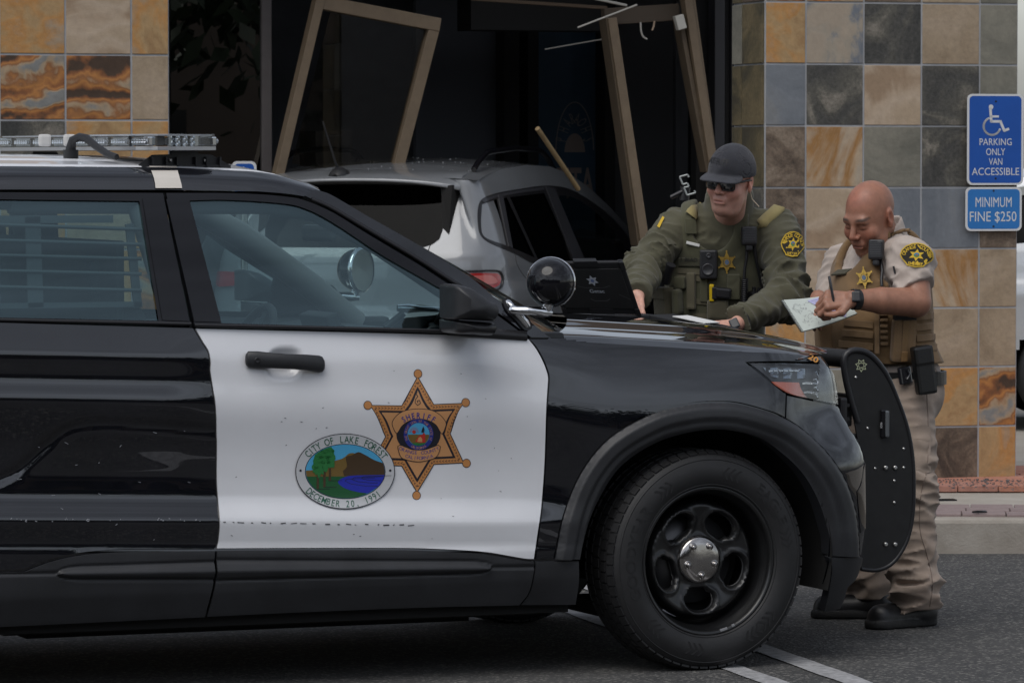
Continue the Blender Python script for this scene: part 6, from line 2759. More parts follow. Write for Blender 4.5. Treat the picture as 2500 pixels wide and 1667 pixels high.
def cloth(name, col, weave=700, var=.14, wrinkle=.8):
    m = mat(name, col, rough=.9, var=var, vscale=9, bump=.25, bscale=weave, bdist=.0015, spec=.15, sheen=.15)
    N, L = m.node_tree.nodes, m.node_tree.links
    b = N['Principled BSDF']
    fine = [n for n in N if n.type == 'BUMP'][0]
    tc = [n for n in N if n.type == 'TEX_COORD'][0]
    mu = N.new('ShaderNodeTexNoise')
    mu.noise_type = 'RIDGED_MULTIFRACTAL' if hasattr(mu, 'noise_type') else 'FBM'
    mu.inputs['Scale'].default_value = 9
    mu.inputs['Detail'].default_value = 3
    mu.inputs['Distortion'].default_value = .6
    L.new(tc.outputs['Object'], mu.inputs['Vector'])
    bp = N.new('ShaderNodeBump')
    bp.inputs['Strength'].default_value = wrinkle
    bp.inputs['Distance'].default_value = .014
    L.new(mu.outputs[0], bp.inputs['Height'])
    L.new(fine.outputs[0], bp.inputs['Normal'])
    L.new(bp.outputs[0], b.inputs['Normal'])
    return m


def head_rot(yaw, pitch, roll):
    return np.array(Matrix.Rotation(R(yaw), 3, 'Z') @ Matrix.Rotation(R(roll), 3, 'Y') @ Matrix.Rotation(R(pitch), 3, 'X'))


def head_field(q, heavy=0.0, bald=False):
    """q: points in head space (x = his left, y = back, z = up), metres"""
    d = sd_ell(q, (0, .014, .036), (.078, .098, .090))
    d = smin(d, sd_ell(q, (0, -.030, -.025), (.066 + .004 * heavy, .066, .088)), .03)
    d = smin(d, sd_ell(q, (0, -.028, -.074), (.057 + .010 * heavy, .056, .044)), .03)
    d = smin(d, sd_ell(q, (0, -.076, -.098), (.026, .020, .018)), .02)
    if heavy: d = smin(d, sd_ell(q, (0, -.03, -.112), (.052, .052, .030)), .03)
    d = smin(d, sd_cap(q, (-.036, -.082, .024), (.036, -.082, .024), .0145), .018)
    for s in (-1, 1):
        d = smin(d, sd_ell(q, (s * .043, -.066, -.030), (.026, .024, .026)), .02)
        d = smax(d, -sd_ell(q, (s * .032, -.101, .004), (.021, .012, .012)), .012)
        d = smin(d, sd_ell(q, (s * .031, -.0785, .002), (.0165, .0135, .0125)), .004)
    d = smin(d, sd_cap(q, (0, -.090, .018), (0, -.116, -.026), .0085, .0125), .010)
    for s in (-1, 1):
        d = smin(d, sd_ell(q, (s * .0135, -.104, -.031), (.0095, .0115, .0085)), .006)
        d = smax(d, -sd_ell(q, (s * .0075, -.114, -.0405), (.0042, .006, .004)), .003)
    d = smin(d, sd_ell(q, (0, -.088, -.062), (.030, .018, .024)), .014)
    d = smin(d, sd_cap(q, (-.021, -.0975, -.0615), (.021, -.0975, -.0615), .0050), .006)
    d = smin(d, sd_cap(q, (-.018, -.0985, -.0735), (.018, -.0985, -.0735), .0062), .006)
    d = smax(d, -sd_cap(q, (-.025, -.1035, -.0675), (.025, -.1035, -.0675), .0022), .003)
    for s in (-1, 1):      # fold from nose to mouth corner
        d = d + .0012 * np.exp(-(np.maximum(sd_cap(q, (s * .020, -.100, -.034), (s * .034, -.085, -.068), .001), 0) / .004) ** 2) * (1 + heavy)
        e = sd_ell(q, (s * .081, .016, -.002), (.009, .0195, .033), np.array(Matrix.Rotation(R(-8), 3, 'X') @ Matrix.Rotation(R(s * 14), 3, 'Z')))
        e = smax(e, -sd_ell(q, (s * .091, .010, .002), (.008, .011, .020)), .005)
        e = smin(e, sd_ell(q, (s * .080, .008, -.030), (.007, .010, .012)), .006)
        d = smin(d, e, .007)
    return d


def head_tones(q, base, stubble=0.0, brow=None, flush=.25):
    n = len(q)
    c = np.tile(np.array(base), (n, 1))
    g = lambda ctr, r: np.exp(-(((q - np.array(ctr)) / np.array(r)) ** 2).sum(1))[:, None]
    red = np.array([1.12, .82, .80])
    for ctr, r in (((.045, -.085, -.03), (.03, .05, .03)), ((-.045, -.085, -.03), (.03, .05, .03)), ((0, -.115, -.028), (.016, .03, .016)), ((.085, .015, 0), (.02, .03, .04)), ((-.085, .015, 0), (.02, .03, .04)), ((0, -.06, .10), (.06, .08, .04))):
        w = g(ctr, r) * flush * 2
        c = c * (1 - w) + c * red * w
    lips = g((0, -.104, -.0675), (.024, .02, .0095))
    c = c * (1 - lips * .75) + np.array([base[0] * .82, base[1] * .50, base[2] * .52]) * lips * .75
    if stubble:
        w = np.clip(g((0, -.07, -.085), (.07, .06, .045)) + g((0, -.105, -.052), (.03, .02, .010)), 0, 1) * stubble * (1 - lips)
        c = c * (1 - w) + c * np.array([.55, .56, .60]) * w
    # lid line and creases
    for s in (-1, 1):
        w = np.exp(-(((q[:, 2] + .0045) / .0022) ** 2 + ((q[:, 0] - s * .032) / .016) ** 2))[:, None] * (q[:, 1] < -.075)[:, None]
        c = c * (1 - w * .8)
        w = np.exp(-(((q[:, 2] - .013) / .003) ** 2 + ((q[:, 0] - s * .032) / .018) ** 2))[:, None] * (q[:, 1] < -.07)[:, None]
        c = c * (1 - w * .25)
        if brow is not None:
            bz = .0265 + .006 * np.cos((q[:, 0] - s * .036) / .022)
            w = np.exp(-(((q[:, 2] - bz) / .0052) ** 4 + ((q[:, 0] - s * .036) / .022) ** 4))[:, None] * (q[:, 1] < -.06)[:, None]
            c = c * (1 - w * .92) + np.array(brow) * w * .92
    sl = np.exp(-(((q[:, 2] + .0675) / .0022) ** 2 + (q[:, 0] / .023) ** 4))[:, None] * (q[:, 1] < -.085)[:, None]
    c = c * (1 - sl * .7)
    return np.clip(c, .002, 1)


def hand_parts(wrist, fdir, up, side, curl, thumb=.5, spread=.10, size=1.0, fcurl=None):
    """capsules of a hand. fdir: direction of the fingers, up: back of the hand, side: +1 when the thumb leaves towards up x fdir"""
    f = np.array(fdir, float); f /= np.linalg.norm(f)
    u = np.array(up, float); u -= f * (u @ f); u /= np.linalg.norm(u)
    s = np.cross(u, f) * side
    w = np.array(wrist, float)
    caps = []
    z = size
    for i, (off, L0, segs) in enumerate(((.030, .088, (.044, .026, .020)), (.010, .093, (.048, .030, .021)), (-.011, .088, (.044, .028, .020)), (-.030, .080, (.034, .021, .018)))):
        k = w + f * L0 * z + s * off * z - u * .002
        caps.append((w + s * off * .55 * z + f * .01, k, .0135 * z, .0115 * z))
        a = 0.0
        p = k
        cc = curl if fcurl is None else fcurl[i]
        for j, L in enumerate(segs):
            a += cc * (1.0, 1.15, .75)[j]
            d = f * math.cos(a) - u * math.sin(a) + s * spread * (1.5 - i) * .35 * math.cos(a)
            d /= np.linalg.norm(d)
            q = p + d * L * z
            caps.append((p, q, (.0098 - .0009 * j) * z, (.0090 - .0010 * j) * z))
            p = q
    t0 = w + s * .020 * z + f * .018 * z
    t1 = t0 + (s * .75 + f * .65 - u * .25 * thumb) * .040 * z
    t2 = t1 + (s * (.55 - .9 * thumb) + f * .85 - u * .55 * thumb) * .032 * z
    t3 = t2 + (s * (.30 - 1.0 * thumb) + f * .85 - u * .45 * thumb) * .026 * z
    caps += [(t0, t1, .0155 * z, .0125 * z), (t1, t2, .0115 * z, .0105 * z), (t2, t3, .0105 * z, .0088 * z)]
    return caps


def caps_field(P, caps, k=.006, r0=1.0):
    d = None
    for a, b, ra, rb in caps:
        e = sd_cap(P, a, b, ra * r0, rb * r0)
        d = e if d is None else smin(d, e, k)
    return d


def caps_bounds(caps, pad=.02):
    pts = np.array([c[0] for c in caps] + [c[1] for c in caps])
    return pts.min(0) - pad - .02, pts.max(0) + pad + .02


def J(px, py, Y): return at_depth(px, py, Y)


def frame_at(h, up=(0, 0, 1)):
    n = np.array(h[1])
    u = np.array(up, float)
    u = u - n * (u @ n)
    u /= np.linalg.norm(u)
    x = np.cross(u, n)                        # to the picture's right when n faces the camera
    M = Matrix(((x[0], u[0], n[0], h[0][0]), (x[1], u[1], n[1], h[0][1]), (x[2], u[2], n[2], h[0][2]), (0, 0, 0, 1)))
    return M


def gear(surf, root, px, py, up=(0, 0, 1), off=0.0, nrm=None):
    """frame on a garment: x right, y up, z outwards (metres), relative to the person's root"""
    h = surf.hit(px, py)
    if h is None: h = (np.array(J(px, py, root.location.y)), np.array([0, -1., 0]))
    if nrm is not None: h = (h[0], np.array(nrm, float) / np.linalg.norm(nrm))
    M = Matrix.Translation(-root.location) @ frame_at(h, up)
    return M @ Matrix.Translation((0, 0, off))


def soft_box(M, size, bev=.008, mb=None, c=(0, 0, 0), rot=None):
    mb = mb or MB()
    mb.box(c, size, bev=bev, M=M, rot=rot)
    return mb


def star6(cx, cy, R_, r_, rot=0.0, kx=1.0):
    pts = []
    for k in range(12):
        r = R_ if k % 2 == 0 else r_
        a = math.pi / 2 + k * math.pi / 6 + rot
        pts.append((cx + kx * r * math.cos(a), cy - r * math.sin(a)))
    return pts


GOLD = mat('gold_badge', (.52, .33, .07), rough=.32, metal=.75, var=.15, vscale=120, bump=.3, bscale=260, bdist=.002)
PATCH_Y = mat('patch_yellow', (.55, .36, .03), rough=.85)
PATCH_K = mat('patch_dark', (.018, .016, .010), rough=.9)
SEAL_B = mat('seal_blue', (.03, .16, .30), rough=.8)
SEAL_R = mat('seal_red', (.35, .05, .04), rough=.8)
SEAL_G = mat('seal_green', (.05, .20, .06), rough=.8)


def put_rel(surf, root):
    o0 = np.array(root.location)

    def f(p):
        P, N = surf.hits(p)
        return P - o0, N
    return f


def sheriff_patch(surf, root, c, w, h, name='shoulder_patch', ang=0.0, kx=1.0):
    """gold-edged shoulder patch; c: centre pixel"""
    d = Decal(put_rel(surf, root), spacing=9, base=.009, lay=.0006)
    ca, sa = math.cos(ang), math.sin(ang)
    T = lambda pts: [(c[0] + (x * ca - y * sa), c[1] + (x * sa + y * ca)) for x, y in pts]
    shp = [(-.50, .02), (-.47, -.18), (-.36, -.36), (-.18, -.47), (0, -.5), (.18, -.47), (.36, -.36), (.47, -.18), (.50, .02), (.44, .16), (.28, .38), (.24, .46), (0, .5), (-.24, .46), (-.28, .38), (-.44, .16)]
    o = [(x * w, y * h) for x, y in shp]
    d.poly(T(o), PATCH_Y, 0)
    d.poly(T([(x * .92, y * .92) for x, y in o]), PATCH_K, 1)
    st = [(x, y) for x, y in star6(0, 0, .27 * h, .135 * h)]
    st = [(x * (w / h) * .9, y) for x, y in st]
    d.poly(T(st), PATCH_Y, 2)
    d.poly(T(circle(0, 0, .085 * w, .095 * h, n=16)), SEAL_B, 3)
    d.poly(T([(x, abs(y)) for x, y in circle(0, 0, .08 * w, .09 * h, n=16) if y > -1e-6]), SEAL_G, 4)
    d.poly(T(circle(.01 * w, 0.01 * h, .03 * w, .03 * h, n=10)), SEAL_R, 5)
    # lettering round the rim
    txt = 'ORANGE COUNTY'
    for i, ch in enumerate(txt):
        if ch == ' ': continue
        a = R(-88 + 176 * (i + .5) / len(txt))
        x, y = .385 * w * math.sin(a), -.385 * h * math.cos(a) + .02 * h
        v, f = text_tris(ch, .02, 2)
        k = .15 * h / .72
        w0 = v[:, 0].max()
        X0, Y0 = (v[:, 0] - w0 / 2) * k * .85, (v[:, 1] - .36) * k
        b = a * .85
        X = X0 * math.cos(b) + Y0 * math.sin(b)
        Y = -X0 * math.sin(b) + Y0 * math.cos(b)
        d.raw(np.array(T(np.c_[x + X, y - Y])), f, PATCH_Y, 2)
    v, f = text_tris('SHERIFF', .02, 2)
    k = .13 * h / .72
    w0 = v[:, 0].max()
    kx_ = .42 * w / w0
    d.raw(np.array(T(np.c_[(v[:, 0] - w0 / 2) * kx_, .37 * h - (v[:, 1] - .36) * k])), f, PATCH_Y, 2)
    return d.build(name, root)


def badge(surf, root, c, r, kx=1.0, rot=0.0, parent=None):
    d = Decal(put_rel(surf, root), spacing=6, base=.010, lay=.0012)
    pts = [(c[0] + (x - c[0]), y) for x, y in star6(c[0], c[1], r, r * .56, rot, kx)]
    d.poly(pts, GOLD, 0)
    for k in range(6):
        a = math.pi / 2 + k * math.pi / 3 + rot
        d.poly(circle(c[0] + kx * r * math.cos(a), c[1] - r * math.sin(a), r * .09 * kx, r * .09, n=10), GOLD, 0)
    d.poly(circle(c[0], c[1], r * .44 * kx, r * .44, n=20), mat('badge_dark', (.10, .09, .05), rough=.5), 1)
    d.poly(circle(c[0], c[1], r * .37 * kx, r * .37, n=20), GOLD, 2)
    d.poly(circle(c[0], c[1], r * .25 * kx, r * .25, n=16), mat('badge_seal', (.10, .14, .20), rough=.5), 3)
    d.poly([(c[0] - r * .36 * kx, c[1] - r * .46), (c[0] + r * .36 * kx, c[1] - r * .46), (c[0] + r * .32 * kx, c[1] - r * .32), (c[0] - r * .32 * kx, c[1] - r * .32)], GOLD, 4)
    return d.build('badge', parent or root)


def radio_mic(M, parent, w=.062, h=.095):
    mb = MB()
    mb.box((0, 0, .016), (w, h, .030), bev=.010, M=M)
    mb.box((0, -h * .62, .012), (w * .45, h * .35, .022), bev=.008, M=M)
    o = mb.build('radio_microphone', TRIM_DK, parent)
    g = MB()
    for k in range(7):
        g.box((0, h * .30 - k * h * .085, .0315), (w * .72, .0022, .002), M=M)
    g.box((-w * .1, h * .41, .0315), (w * .4, .004, .002), M=M)
    o2 = g.build('speaker_grille', mat('mic_grey', (.06, .06, .065), rough=.5), o)
    o2['kind'] = 'stuff'
    return o

# ================================================================== officer in olive, behind the bonnet
OLIVE = cloth('olive_shirt_cloth', (.082, .078, .050))
OLIVE_V = cloth('olive_vest_nylon', (.078, .076, .046), weave=420)
OLIVE_P = cloth('olive_pouch_nylon', (.095, .085, .055), weave=420)
STRAP = cloth('tan_strap', (.27, .225, .10))
CAPM = cloth('black_cap_cloth', (.035, .036, .044), var=.3)
Y1 = 17.85
root1 = empty('person', (0, 0, 0))
root1.location = Vector((*(J(1738, 800, 17.95)[:2]), 0))
tag(root1, 'person in olive uniform, black cap and sunglasses leaning over the bonnet with a laptop', 'person')

nk = J(1775, 530, 17.82)
Rs, Ls = J(1656, 556, 17.86), J(1898, 566, 17.84)
Re, Rw = J(1573, 655, 17.74), J(1556, 722, 17.44)
Le, Lw = J(1926, 724, 17.66), J(1806, 786, 17.40)
che, bel = J(1752, 640, 17.90), J(1742, 755, 17.93)
pel = np.array([J(1740, 840, 17.98)[0], 17.98, .98])
RotT = np.array(Matrix.Rotation(R(-10), 3, 'Z') @ Matrix.Rotation(R(8), 3, 'X'))


def torso1(P, g=0.0):
    d = sd_ell(P, che, (.205 + g, .135 + g, .215), RotT)
    d = smin(d, sd_ell(P, bel, (.195 + g, .145 + g, .19), RotT), .08)
    d = smin(d, sd_ell(P, pel, (.19 + g, .145 + g, .16)), .08)
    d = smin(d, sd_cap(P, Rs + np.array([.03, .01, -.01]), Ls + np.array([-.03, .01, -.01]), .080 + g), .06)
    d = smin(d, sd_cap(P, nk + np.array([0, .05, -.01]), (Rs + nk) / 2 + np.array([0, .03, -.005]), .062 + g), .05)
    d = smin(d, sd_cap(P, nk + np.array([0, .05, -.01]), (Ls + nk) / 2 + np.array([0, .03, -.005]), .062 + g), .05)
    return d


def sleeve(P, s, e, w, rs, re, rw, seed, amp=.040):
    d = smin(sd_cap(P, s, e, rs, re), sd_cap(P, e, w, re, rw), .03)
    ab = (w - e)
    t = np.clip(((P - e) @ ab) / (ab @ ab), 0, 1)
    ab2 = (e - s)
    t2 = np.clip(((P - s) @ ab2) / (ab2 @ ab2), 0, 1)
    along = np.where(t > 0.001, np.linalg.norm(ab2) + t * np.linalg.norm(ab), t2 * np.linalg.norm(ab2))
    el = np.linalg.norm(ab2)
    near = np.exp(-((along - el) / .10) ** 2) * 1.0 + .50 + .6 * np.exp(-((along - el - np.linalg.norm(ab)) / .05) ** 2)
    f1 = folds(aniso(P, s, e), seed)
    f2 = folds(aniso(P, e, w), seed + 2)
    wt = smooth(-.04, .04, along - el)
    fold = f1 * (1 - wt) + f2 * wt
    return d - amp * near * (fold - .45) + .0025 * wob(P, seed + 1, 7, 24, 60)


def shirt1(P):
    d = torso1(P)
    d = d - .004 * wob(P, 5, 7, 14, 34) - .018 * (folds(P * .8, 6) - .45)
    a = sleeve(P, Rs, Re, Rw, .083, .066, .050, 31)
    b = sleeve(P, Ls, Le, Lw, .091, .078, .052, 47)
    d = smin(d, smin(a, b, .02), .035)
    # collar
    c0 = nk + np.array([.004, -.005, .035])
    col = np.maximum(sd_cap(P, nk + np.array([0, .03, -.04]), nk + np.array([.010, .010, .078]), .104, .096), -sd_cap(P, nk + np.array([0, .03, -.1]), nk + np.array([.010, .005, .13]), .090, .086))
    d = smin(d, col, .012)
    opening = sd_cap(P, nk + np.array([-.012, -.085, .06]), nk + np.array([-.020, -.135, -.06]), .050, .008)
    d = smax(d, -opening, .012)
    # ends at the wrists
    for w, e in ((Rw, Re), (Lw, Le)):
        n = (w - e) / np.linalg.norm(w - e)
        d = np.maximum(d, np.where(np.linalg.norm(P - w, axis=1) < .13, (P - w) @ n - .008, -1))
    return np.maximum(d, .86 - P[:, 2])


lo = np.min([Rs, Ls, Re, Le, Rw, Lw, pel], axis=0) - .14
hi = np.max([Rs, Ls, Re, Le, Rw, Lw, nk], axis=0) + .16
lo[2] = .85
V, Q = nets(shirt1, lo, hi, .006)
V = relax(V, Q, 1, .4)
SH1 = MSurf(V, Q)
shirt_o = local_mesh('shirt', V, Q, OLIVE, root1)
PS1 = MSurf(relax(V, Q, 16, .6), Q)

# ---- trousers and boots (hidden by the car but there)
fl, frr = np.array([J(1800, 800, 18.0)[0], 18.02, 0]), np.array([J(1675, 800, 18.0)[0], 18.12, 0])


def trousers1(P):
    d = sd_ell(P, pel + np.array([0, 0, -.03]), (.20, .155, .15))
    for ft, s in ((fl, 1), (frr, -1)):
        hip = pel + np.array([s * .09, 0, -.06])
        kn = (hip + ft) / 2 + np.array([0, -.03, .0])
        an = ft + np.array([0, 0, .10])
        d = smin(d, smin(sd_cap(P, hip, kn, .105, .08), sd_cap(P, kn, an, .08, .075), .03), .04)
    return np.maximum(d, .06 - P[:, 2]) + .004 * wob(P, 8, 7, 20, 50)


V, Q = nets(trousers1, (pel[0] - .35, 17.7, .03), (pel[0] + .35, 18.4, 1.12), .016)
local_mesh('trousers', V, Q, OLIVE, root1)


def boot_field(P, heel, direction, L=.29, w=.050):
    f = np.array(direction, float)
    f /= np.linalg.norm(f)
    s = np.array([-f[1], f[0], 0])
    h = np.array(heel, float)
    d = smin(sd_cap(P, h + f * .03 + np.array([0, 0, .048]), h + f * (L - .055) + np.array([0, 0, .040]), w * .86, w * .95), sd_cap(P, h + f * .05 + np.array([0, 0, .05]), h + f * .045 + np.array([0, 0, .16]), w * .95, w * .95), .05)
    d = np.maximum(d, -P[:, 2] + .004)
    sole = np.maximum(sd_cap(P, h + f * .03 + np.array([0, 0, .015]), h + f * (L - .05) + np.array([0, 0, .015]), w * .98, w * 1.05), np.abs(P[:, 2] - .016) - .0155)
    return np.minimum(d, sole)


BOOT = mat('black_boot_leather', (.010, .010, .011), rough=.38, var=.3, vscale=20, bump=.2, bscale=120, bdist=.003)
for ft in (fl, frr):
    hl = ft + np.array([0.0, .06, 0])
    V, Q = nets(lambda P: boot_field(P, hl, (-.3, -1, 0)), hl - np.array([.25, .4, .01]), hl + np.array([.12, .12, .22]), .009)
    local_mesh('boot', V, Q, BOOT, root1)

# ---- vest
VC = J(1748, 640, 17.76)


def vest1(P):
    t = torso1(P) - .024
    q = (P - che) @ RotT                       # x = his left, z = up
    x, z = q[:, 0], q[:, 2]
    half = np.where(z < .02, .185, np.interp(z, [.02, .10, .16, .30], [.175, .150, .150, .150]))
    body = np.abs(x) - half
    top = z - .155
    strap = np.maximum(np.abs(np.abs(x) - .108) - .030, z - .36)
    neck = -(np.hypot(x * 1.0, (z - .165) * .85) - .082)
    reg = np.maximum(np.maximum(body, top), neck)
    reg = np.minimum(reg, strap)
    d = smax(t, reg, .012)
    d = np.maximum(d, -(torso1(P) - .002))
    return np.maximum(d, .99 - P[:, 2]) - .0015 * wob(P, 15, 6, 30, 60)


lo = che - np.array([.30, .30, .48])
hi = che + np.array([.30, .30, .36])
V, Q = nets(vest1, lo, hi, .007)
V = relax(V, Q, 1, .4)
VS1 = MSurf(V, Q)
vest = local_mesh('vest', V, Q, OLIVE_V, root1)

# ---- body: head, neck, hands, hidden core
HS = .985
H1 = J(1784, 441, 17.60)
HR1 = head_rot(-27, 9, 7)
TONE1 = (.62, .345, .265)


def body_mesh(root, H, HR, HS, tone, heavy, stubble, brow, hands, core, flush, neck):
    """head, neck, trunk, arms and hands as one skin"""
    hq = lambda P: ((P - H) @ HR) / HS
    n0, n1 = H + HR @ (np.array([0, .028, -.05]) * HS), np.asarray(neck, float)

    def field(P):
        d = smin(head_field(hq(P).astype(np.float32), heavy) * HS, sd_cap(P, n0, n1, .054 * HS + .008 * heavy, .064 + .008 * heavy), .028)
        d = smin(d, core(P), .02)
        for caps in hands: d = smin(d, caps_field(P, caps, .008), .006)
        return d
    allc = [c for caps in hands for c in caps]
    lo, hi = caps_bounds(allc, .06)
    lo = np.minimum(lo, H - .2); hi = np.maximum(hi, H + .2)
    lo[2] = min(lo[2], n1[2] - .55)
    V, Q = nets(field, lo, hi, .0038)
    V = relax(V, Q, 1, .35)
    o = local_mesh('body', V, Q, SKIN, root, head_tones(hq(V), tone, stubble, brow, flush))
    return o, None


hand_L = hand_parts(Lw + np.array([-.01, -.01, -.006]), (-.9, -.15, -.12), (.1, -.35, .9), 1, .22, thumb=.2)
hand_L += [(Le, Lw + np.array([-.01, -.01, -.006]), .038, .030), (Ls, Le, .045, .038)]
hand_R = hand_parts(Rw, (-.1, -.6, -.45), (-.5, -.2, .8), -1, .35, thumb=.3)
hand_R += [(Re, Rw, .036, .030), (Rs, Re, .045, .036)]
bo, HD1 = body_mesh(root1, H1, HR1, HS, TONE1, .35, .45, None, [hand_L, hand_R], lambda P: torso1(P, -.05), .3, nk + np.array([0, .05, -.03]))

# ---- undershirt at the throat
mb = MB()
V, Q = nets(lambda P: np.maximum(sd_cap(P, nk + np.array([0, .02, -.10]), nk + np.array([.004, .004, .030]), .085, .070), P[:, 2] - (nk[2] + .036)), nk - np.array([.12, .13, .15]), nk + np.array([.12, .13, .08]), .008)
local_mesh('undershirt', V, Q, mat('black_knit', (.010, .010, .012), rough=.9), root1)

# ---- cap
def cap_field(q):
    crown = sd_ell(q, (0, .009, .040), (.0915, .1165, .108))
    crown = np.maximum(crown, -sd_ell(q, (0, .009, .040), (.086, .110, .102)))
    rimz = .027 - (q[:, 1] + .10) * .04
    crown = np.maximum(crown, rimz - q[:, 2])
    # peak
    zc = .041 - (q[:, 0] / .095) ** 2 * .026 - (-(q[:, 1] + .09)) * .20
    sheet = np.abs(q[:, 2] - zc) * .92 - .0032
    plan = np.hypot(q[:, 0] / .086, (q[:, 1] + .088) / .088) - 1
    sheet = np.maximum(sheet, plan * .08)
    sheet = np.maximum(sheet, q[:, 1] + .060)
    sheet = np.maximum(sheet, -sd_ell(q, (0, .009, .040), (.086, .110, .102)))
    return smin(crown, sheet, .004)


hq1 = lambda P: ((P - H1) @ HR1) / HS
V, Q = nets(lambda P: cap_field(hq1(P).astype(np.float32)) * HS, H1 - np.array([.24, .24, .14]), H1 + np.array([.2, .2, .2]), .0042)
V = relax(V, Q, 1, .4)
CAPS = MSurf(V, Q)
cap = local_mesh('cap', V, Q, CAPM, root1)
hp = lambda x, y, z: Vector(H1 + HR1 @ (np.array([x, y, z]) * HS)) - root1.location
mb = MB()
Mh = Matrix.Translation(-root1.location) @ Matrix.Translation(Vector(H1)) @ Matrix(HR1.tolist()).to_4x4() @ Matrix.Scale(HS, 4)
mb.lathe([(0, .1485), (.006, .148), (.0085, .1445), (.009, .142)], 14, M=Mh @ Matrix.Translation((0, .012, 0)))
mb.build('cap_button', CAPM, cap)
dd = Decal(put_rel(CAPS, root1), spacing=8, base=.0012)
dd.text('SHERIFF', mat('cap_thread', (.004, .004, .006), rough=.6), 1, (1750, 393), 15, width=60, bold=.02, ang=R(-9))
dd.build('cap_lettering', cap)

# ---- sunglasses
LENSK = mat('sunglass_lens', (.006, .006, .008), rough=.05, coat=1.0)
FRAMEK = mat('sunglass_frame', (.008, .008, .009), rough=.25)
sg = empty('sunglasses', (0, 0, 0), 0, root1)
for s in (-1, 1):
    mb = MB()
    pts = []
    for a in np.linspace(0, 2 * math.pi, 28, endpoint=False):
        x = .0285 * np.sign(math.cos(a)) * abs(math.cos(a)) ** .55
        z = .0195 * np.sign(math.sin(a)) * abs(math.sin(a)) ** .55
        pts.append((s * .034 + x, z + .000))
    vs, fs = [], []
    for k, (sc_, yo) in enumerate(((1, 0), (.9, -.004), (.5, -.0065), (0.02, -.007))):
        for x, z in pts:
            xx, zz = s * .034 + (x - s * .034) * sc_, .000 + z * sc_
            vs.append((xx, -.108 + yo + 3.2 * xx * xx, zz))
    n = len(pts)
    for k in range(3):
        for j in range(n):
            fs.append((k * n + j, k * n + (j + 1) % n, (k + 1) * n + (j + 1) % n, (k + 1) * n + j))
    mb.add(vs, fs, smooth=True, M=Mh)
    mb.build('lens', LENSK, sg)
    mb = MB()
    mb.tube([(x, -.108 + 3.2 * x * x, z) for x, z in pts + pts[:1]], .0030, 6, caps=False, M=Mh)
    mb.tube([(s * .062, -.094, .014), (s * .077, -.06, .014), (s * .082, -.0, .012), (s * .083, .03, .004)], [.0055, .005, .004, .003], 8, M=Mh)
    mb.build('rim', FRAMEK, sg)
mb = MB()
mb.tube([(-.012, -.109, .012), (0, -.113, .014), (.012, -.109, .012)], .0035, 8, M=Mh)
mb.build('bridge', FRAMEK, sg)

# ---- earpiece wire
mb = MB()
w0 = [zz for zz in [(1829, 452), (1832, 470), (1836, 486), (1846, 497), (1853, 505)]]
mb.tube([Vector(J(x, y, 17.60)) - root1.location for x, y in w0], .0022, 6)
mb.build('earpiece_wire', mat('clear_tube', (.55, .47, .35), rough=.3), root1)

# ---- shoulder straps of the carrier
for a, b in (((1719, 473), (1686, 528)), ((1902, 508), (1846, 560))):
    mb = MB()
    cs, ns = [], []
    for t in np.linspace(0, 1, 9):
        x, y = a[0] + (b[0] - a[0]) * t, a[1] + (b[1] - a[1]) * t
        h = VS1.hit(x, y) or SH1.hit(x, y)
        if h is None: continue
        cs.append(h[0] + h[1] * .010); ns.append(h[1])
    vs, fs = [], []
    for i, (p, n) in enumerate(zip(cs, ns)):
        d = cs[min(i + 1, len(cs) - 1)] - cs[max(i - 1, 0)]
        d /= np.linalg.norm(d)
        sd = np.cross(n, d)
        for k, o_ in ((-.026, -.012), (-.024, 0), (.024, 0), (.026, -.012)):
            vs.append(Vector(p + sd * k + n * o_) - root1.location)
    for i in range(len(cs) - 1):
        for j in range(3): fs.append((i * 4 + j, i * 4 + j + 1, (i + 1) * 4 + j + 1, (i + 1) * 4 + j))
    mb.add(vs, fs, smooth=True)
    mb.build('shoulder_strap', STRAP, vest)

# ---- things fixed to the vest
g1 = lambda x, y, **k: gear(VS1, root1, x, y, **k)
mb = soft_box(g1(1731, 645), (.070, .115, .030), .008, c=(0, 0, .014))
bc = mb.build('body_camera', TRIM_DK, vest)
mb = MB()
Mg = g1(1731, 645)
mb.lathe([(.022, .029), (.024, .033), (.020, .033), (.016, .030), (.0, .030)], 20, M=Mg @ Matrix.Translation((-.001, -.020, 0)))
mb.lathe([(.010, .029), (.011, .034), (.007, .034), (.0, .031)], 16, M=Mg @ Matrix.Translation((.002, .034, 0)))
mb.build('camera_lens', mat('lens_ring', (.03, .03, .033), rough=.3), bc)
badge(VS1, root1, (1774, 640), 26, kx=.82, parent=vest)
radio_mic(g1(1825, 577, off=.01), vest, .062, .075)
mb = MB()                                       # mic cord, coiled below
cord = [(1822, 603), (1820, 630), (1815, 655), (1813, 680)]
pt = lambda x, y, e=.02: Vector((lambda h: h[0] + h[1] * e)(VS1.hit(x, y) or SH1.hit(x, y) or (J(x, y, 17.75), np.array([0, -1., 0])))) - root1.location
mb.tube([pt(*c) for c in cord], .006, 8)
coil = []
for i in range(90):
    t = i / 89
    p = pt(1813 - 2 * t, 680 + 85 * t, .026)
    a = i * 1.25
    coil.append(p + Vector((math.cos(a) * .011, math.sin(a) * .011, 0)))
mb.tube(coil, .004, 6)
mb.build('microphone_cord', TRIM_DK, vest)
mb = MB()
mb.tube([pt(1834, 600), pt(1842, 640), pt(1850, 690), pt(1855, 720)], [.008, .006, .006, .007], 8)
mb.build('radio_antenna', TRIM_DK, vest)
M_ = gear(VS1, root1, 1838, 728)
mb = soft_box(M_, (.060, .060, .040), .008, c=(0, 0, .02))
mb.tube([(-.012, .03, .02), (-.012, .048, .02)], .008, 8, M=M_)
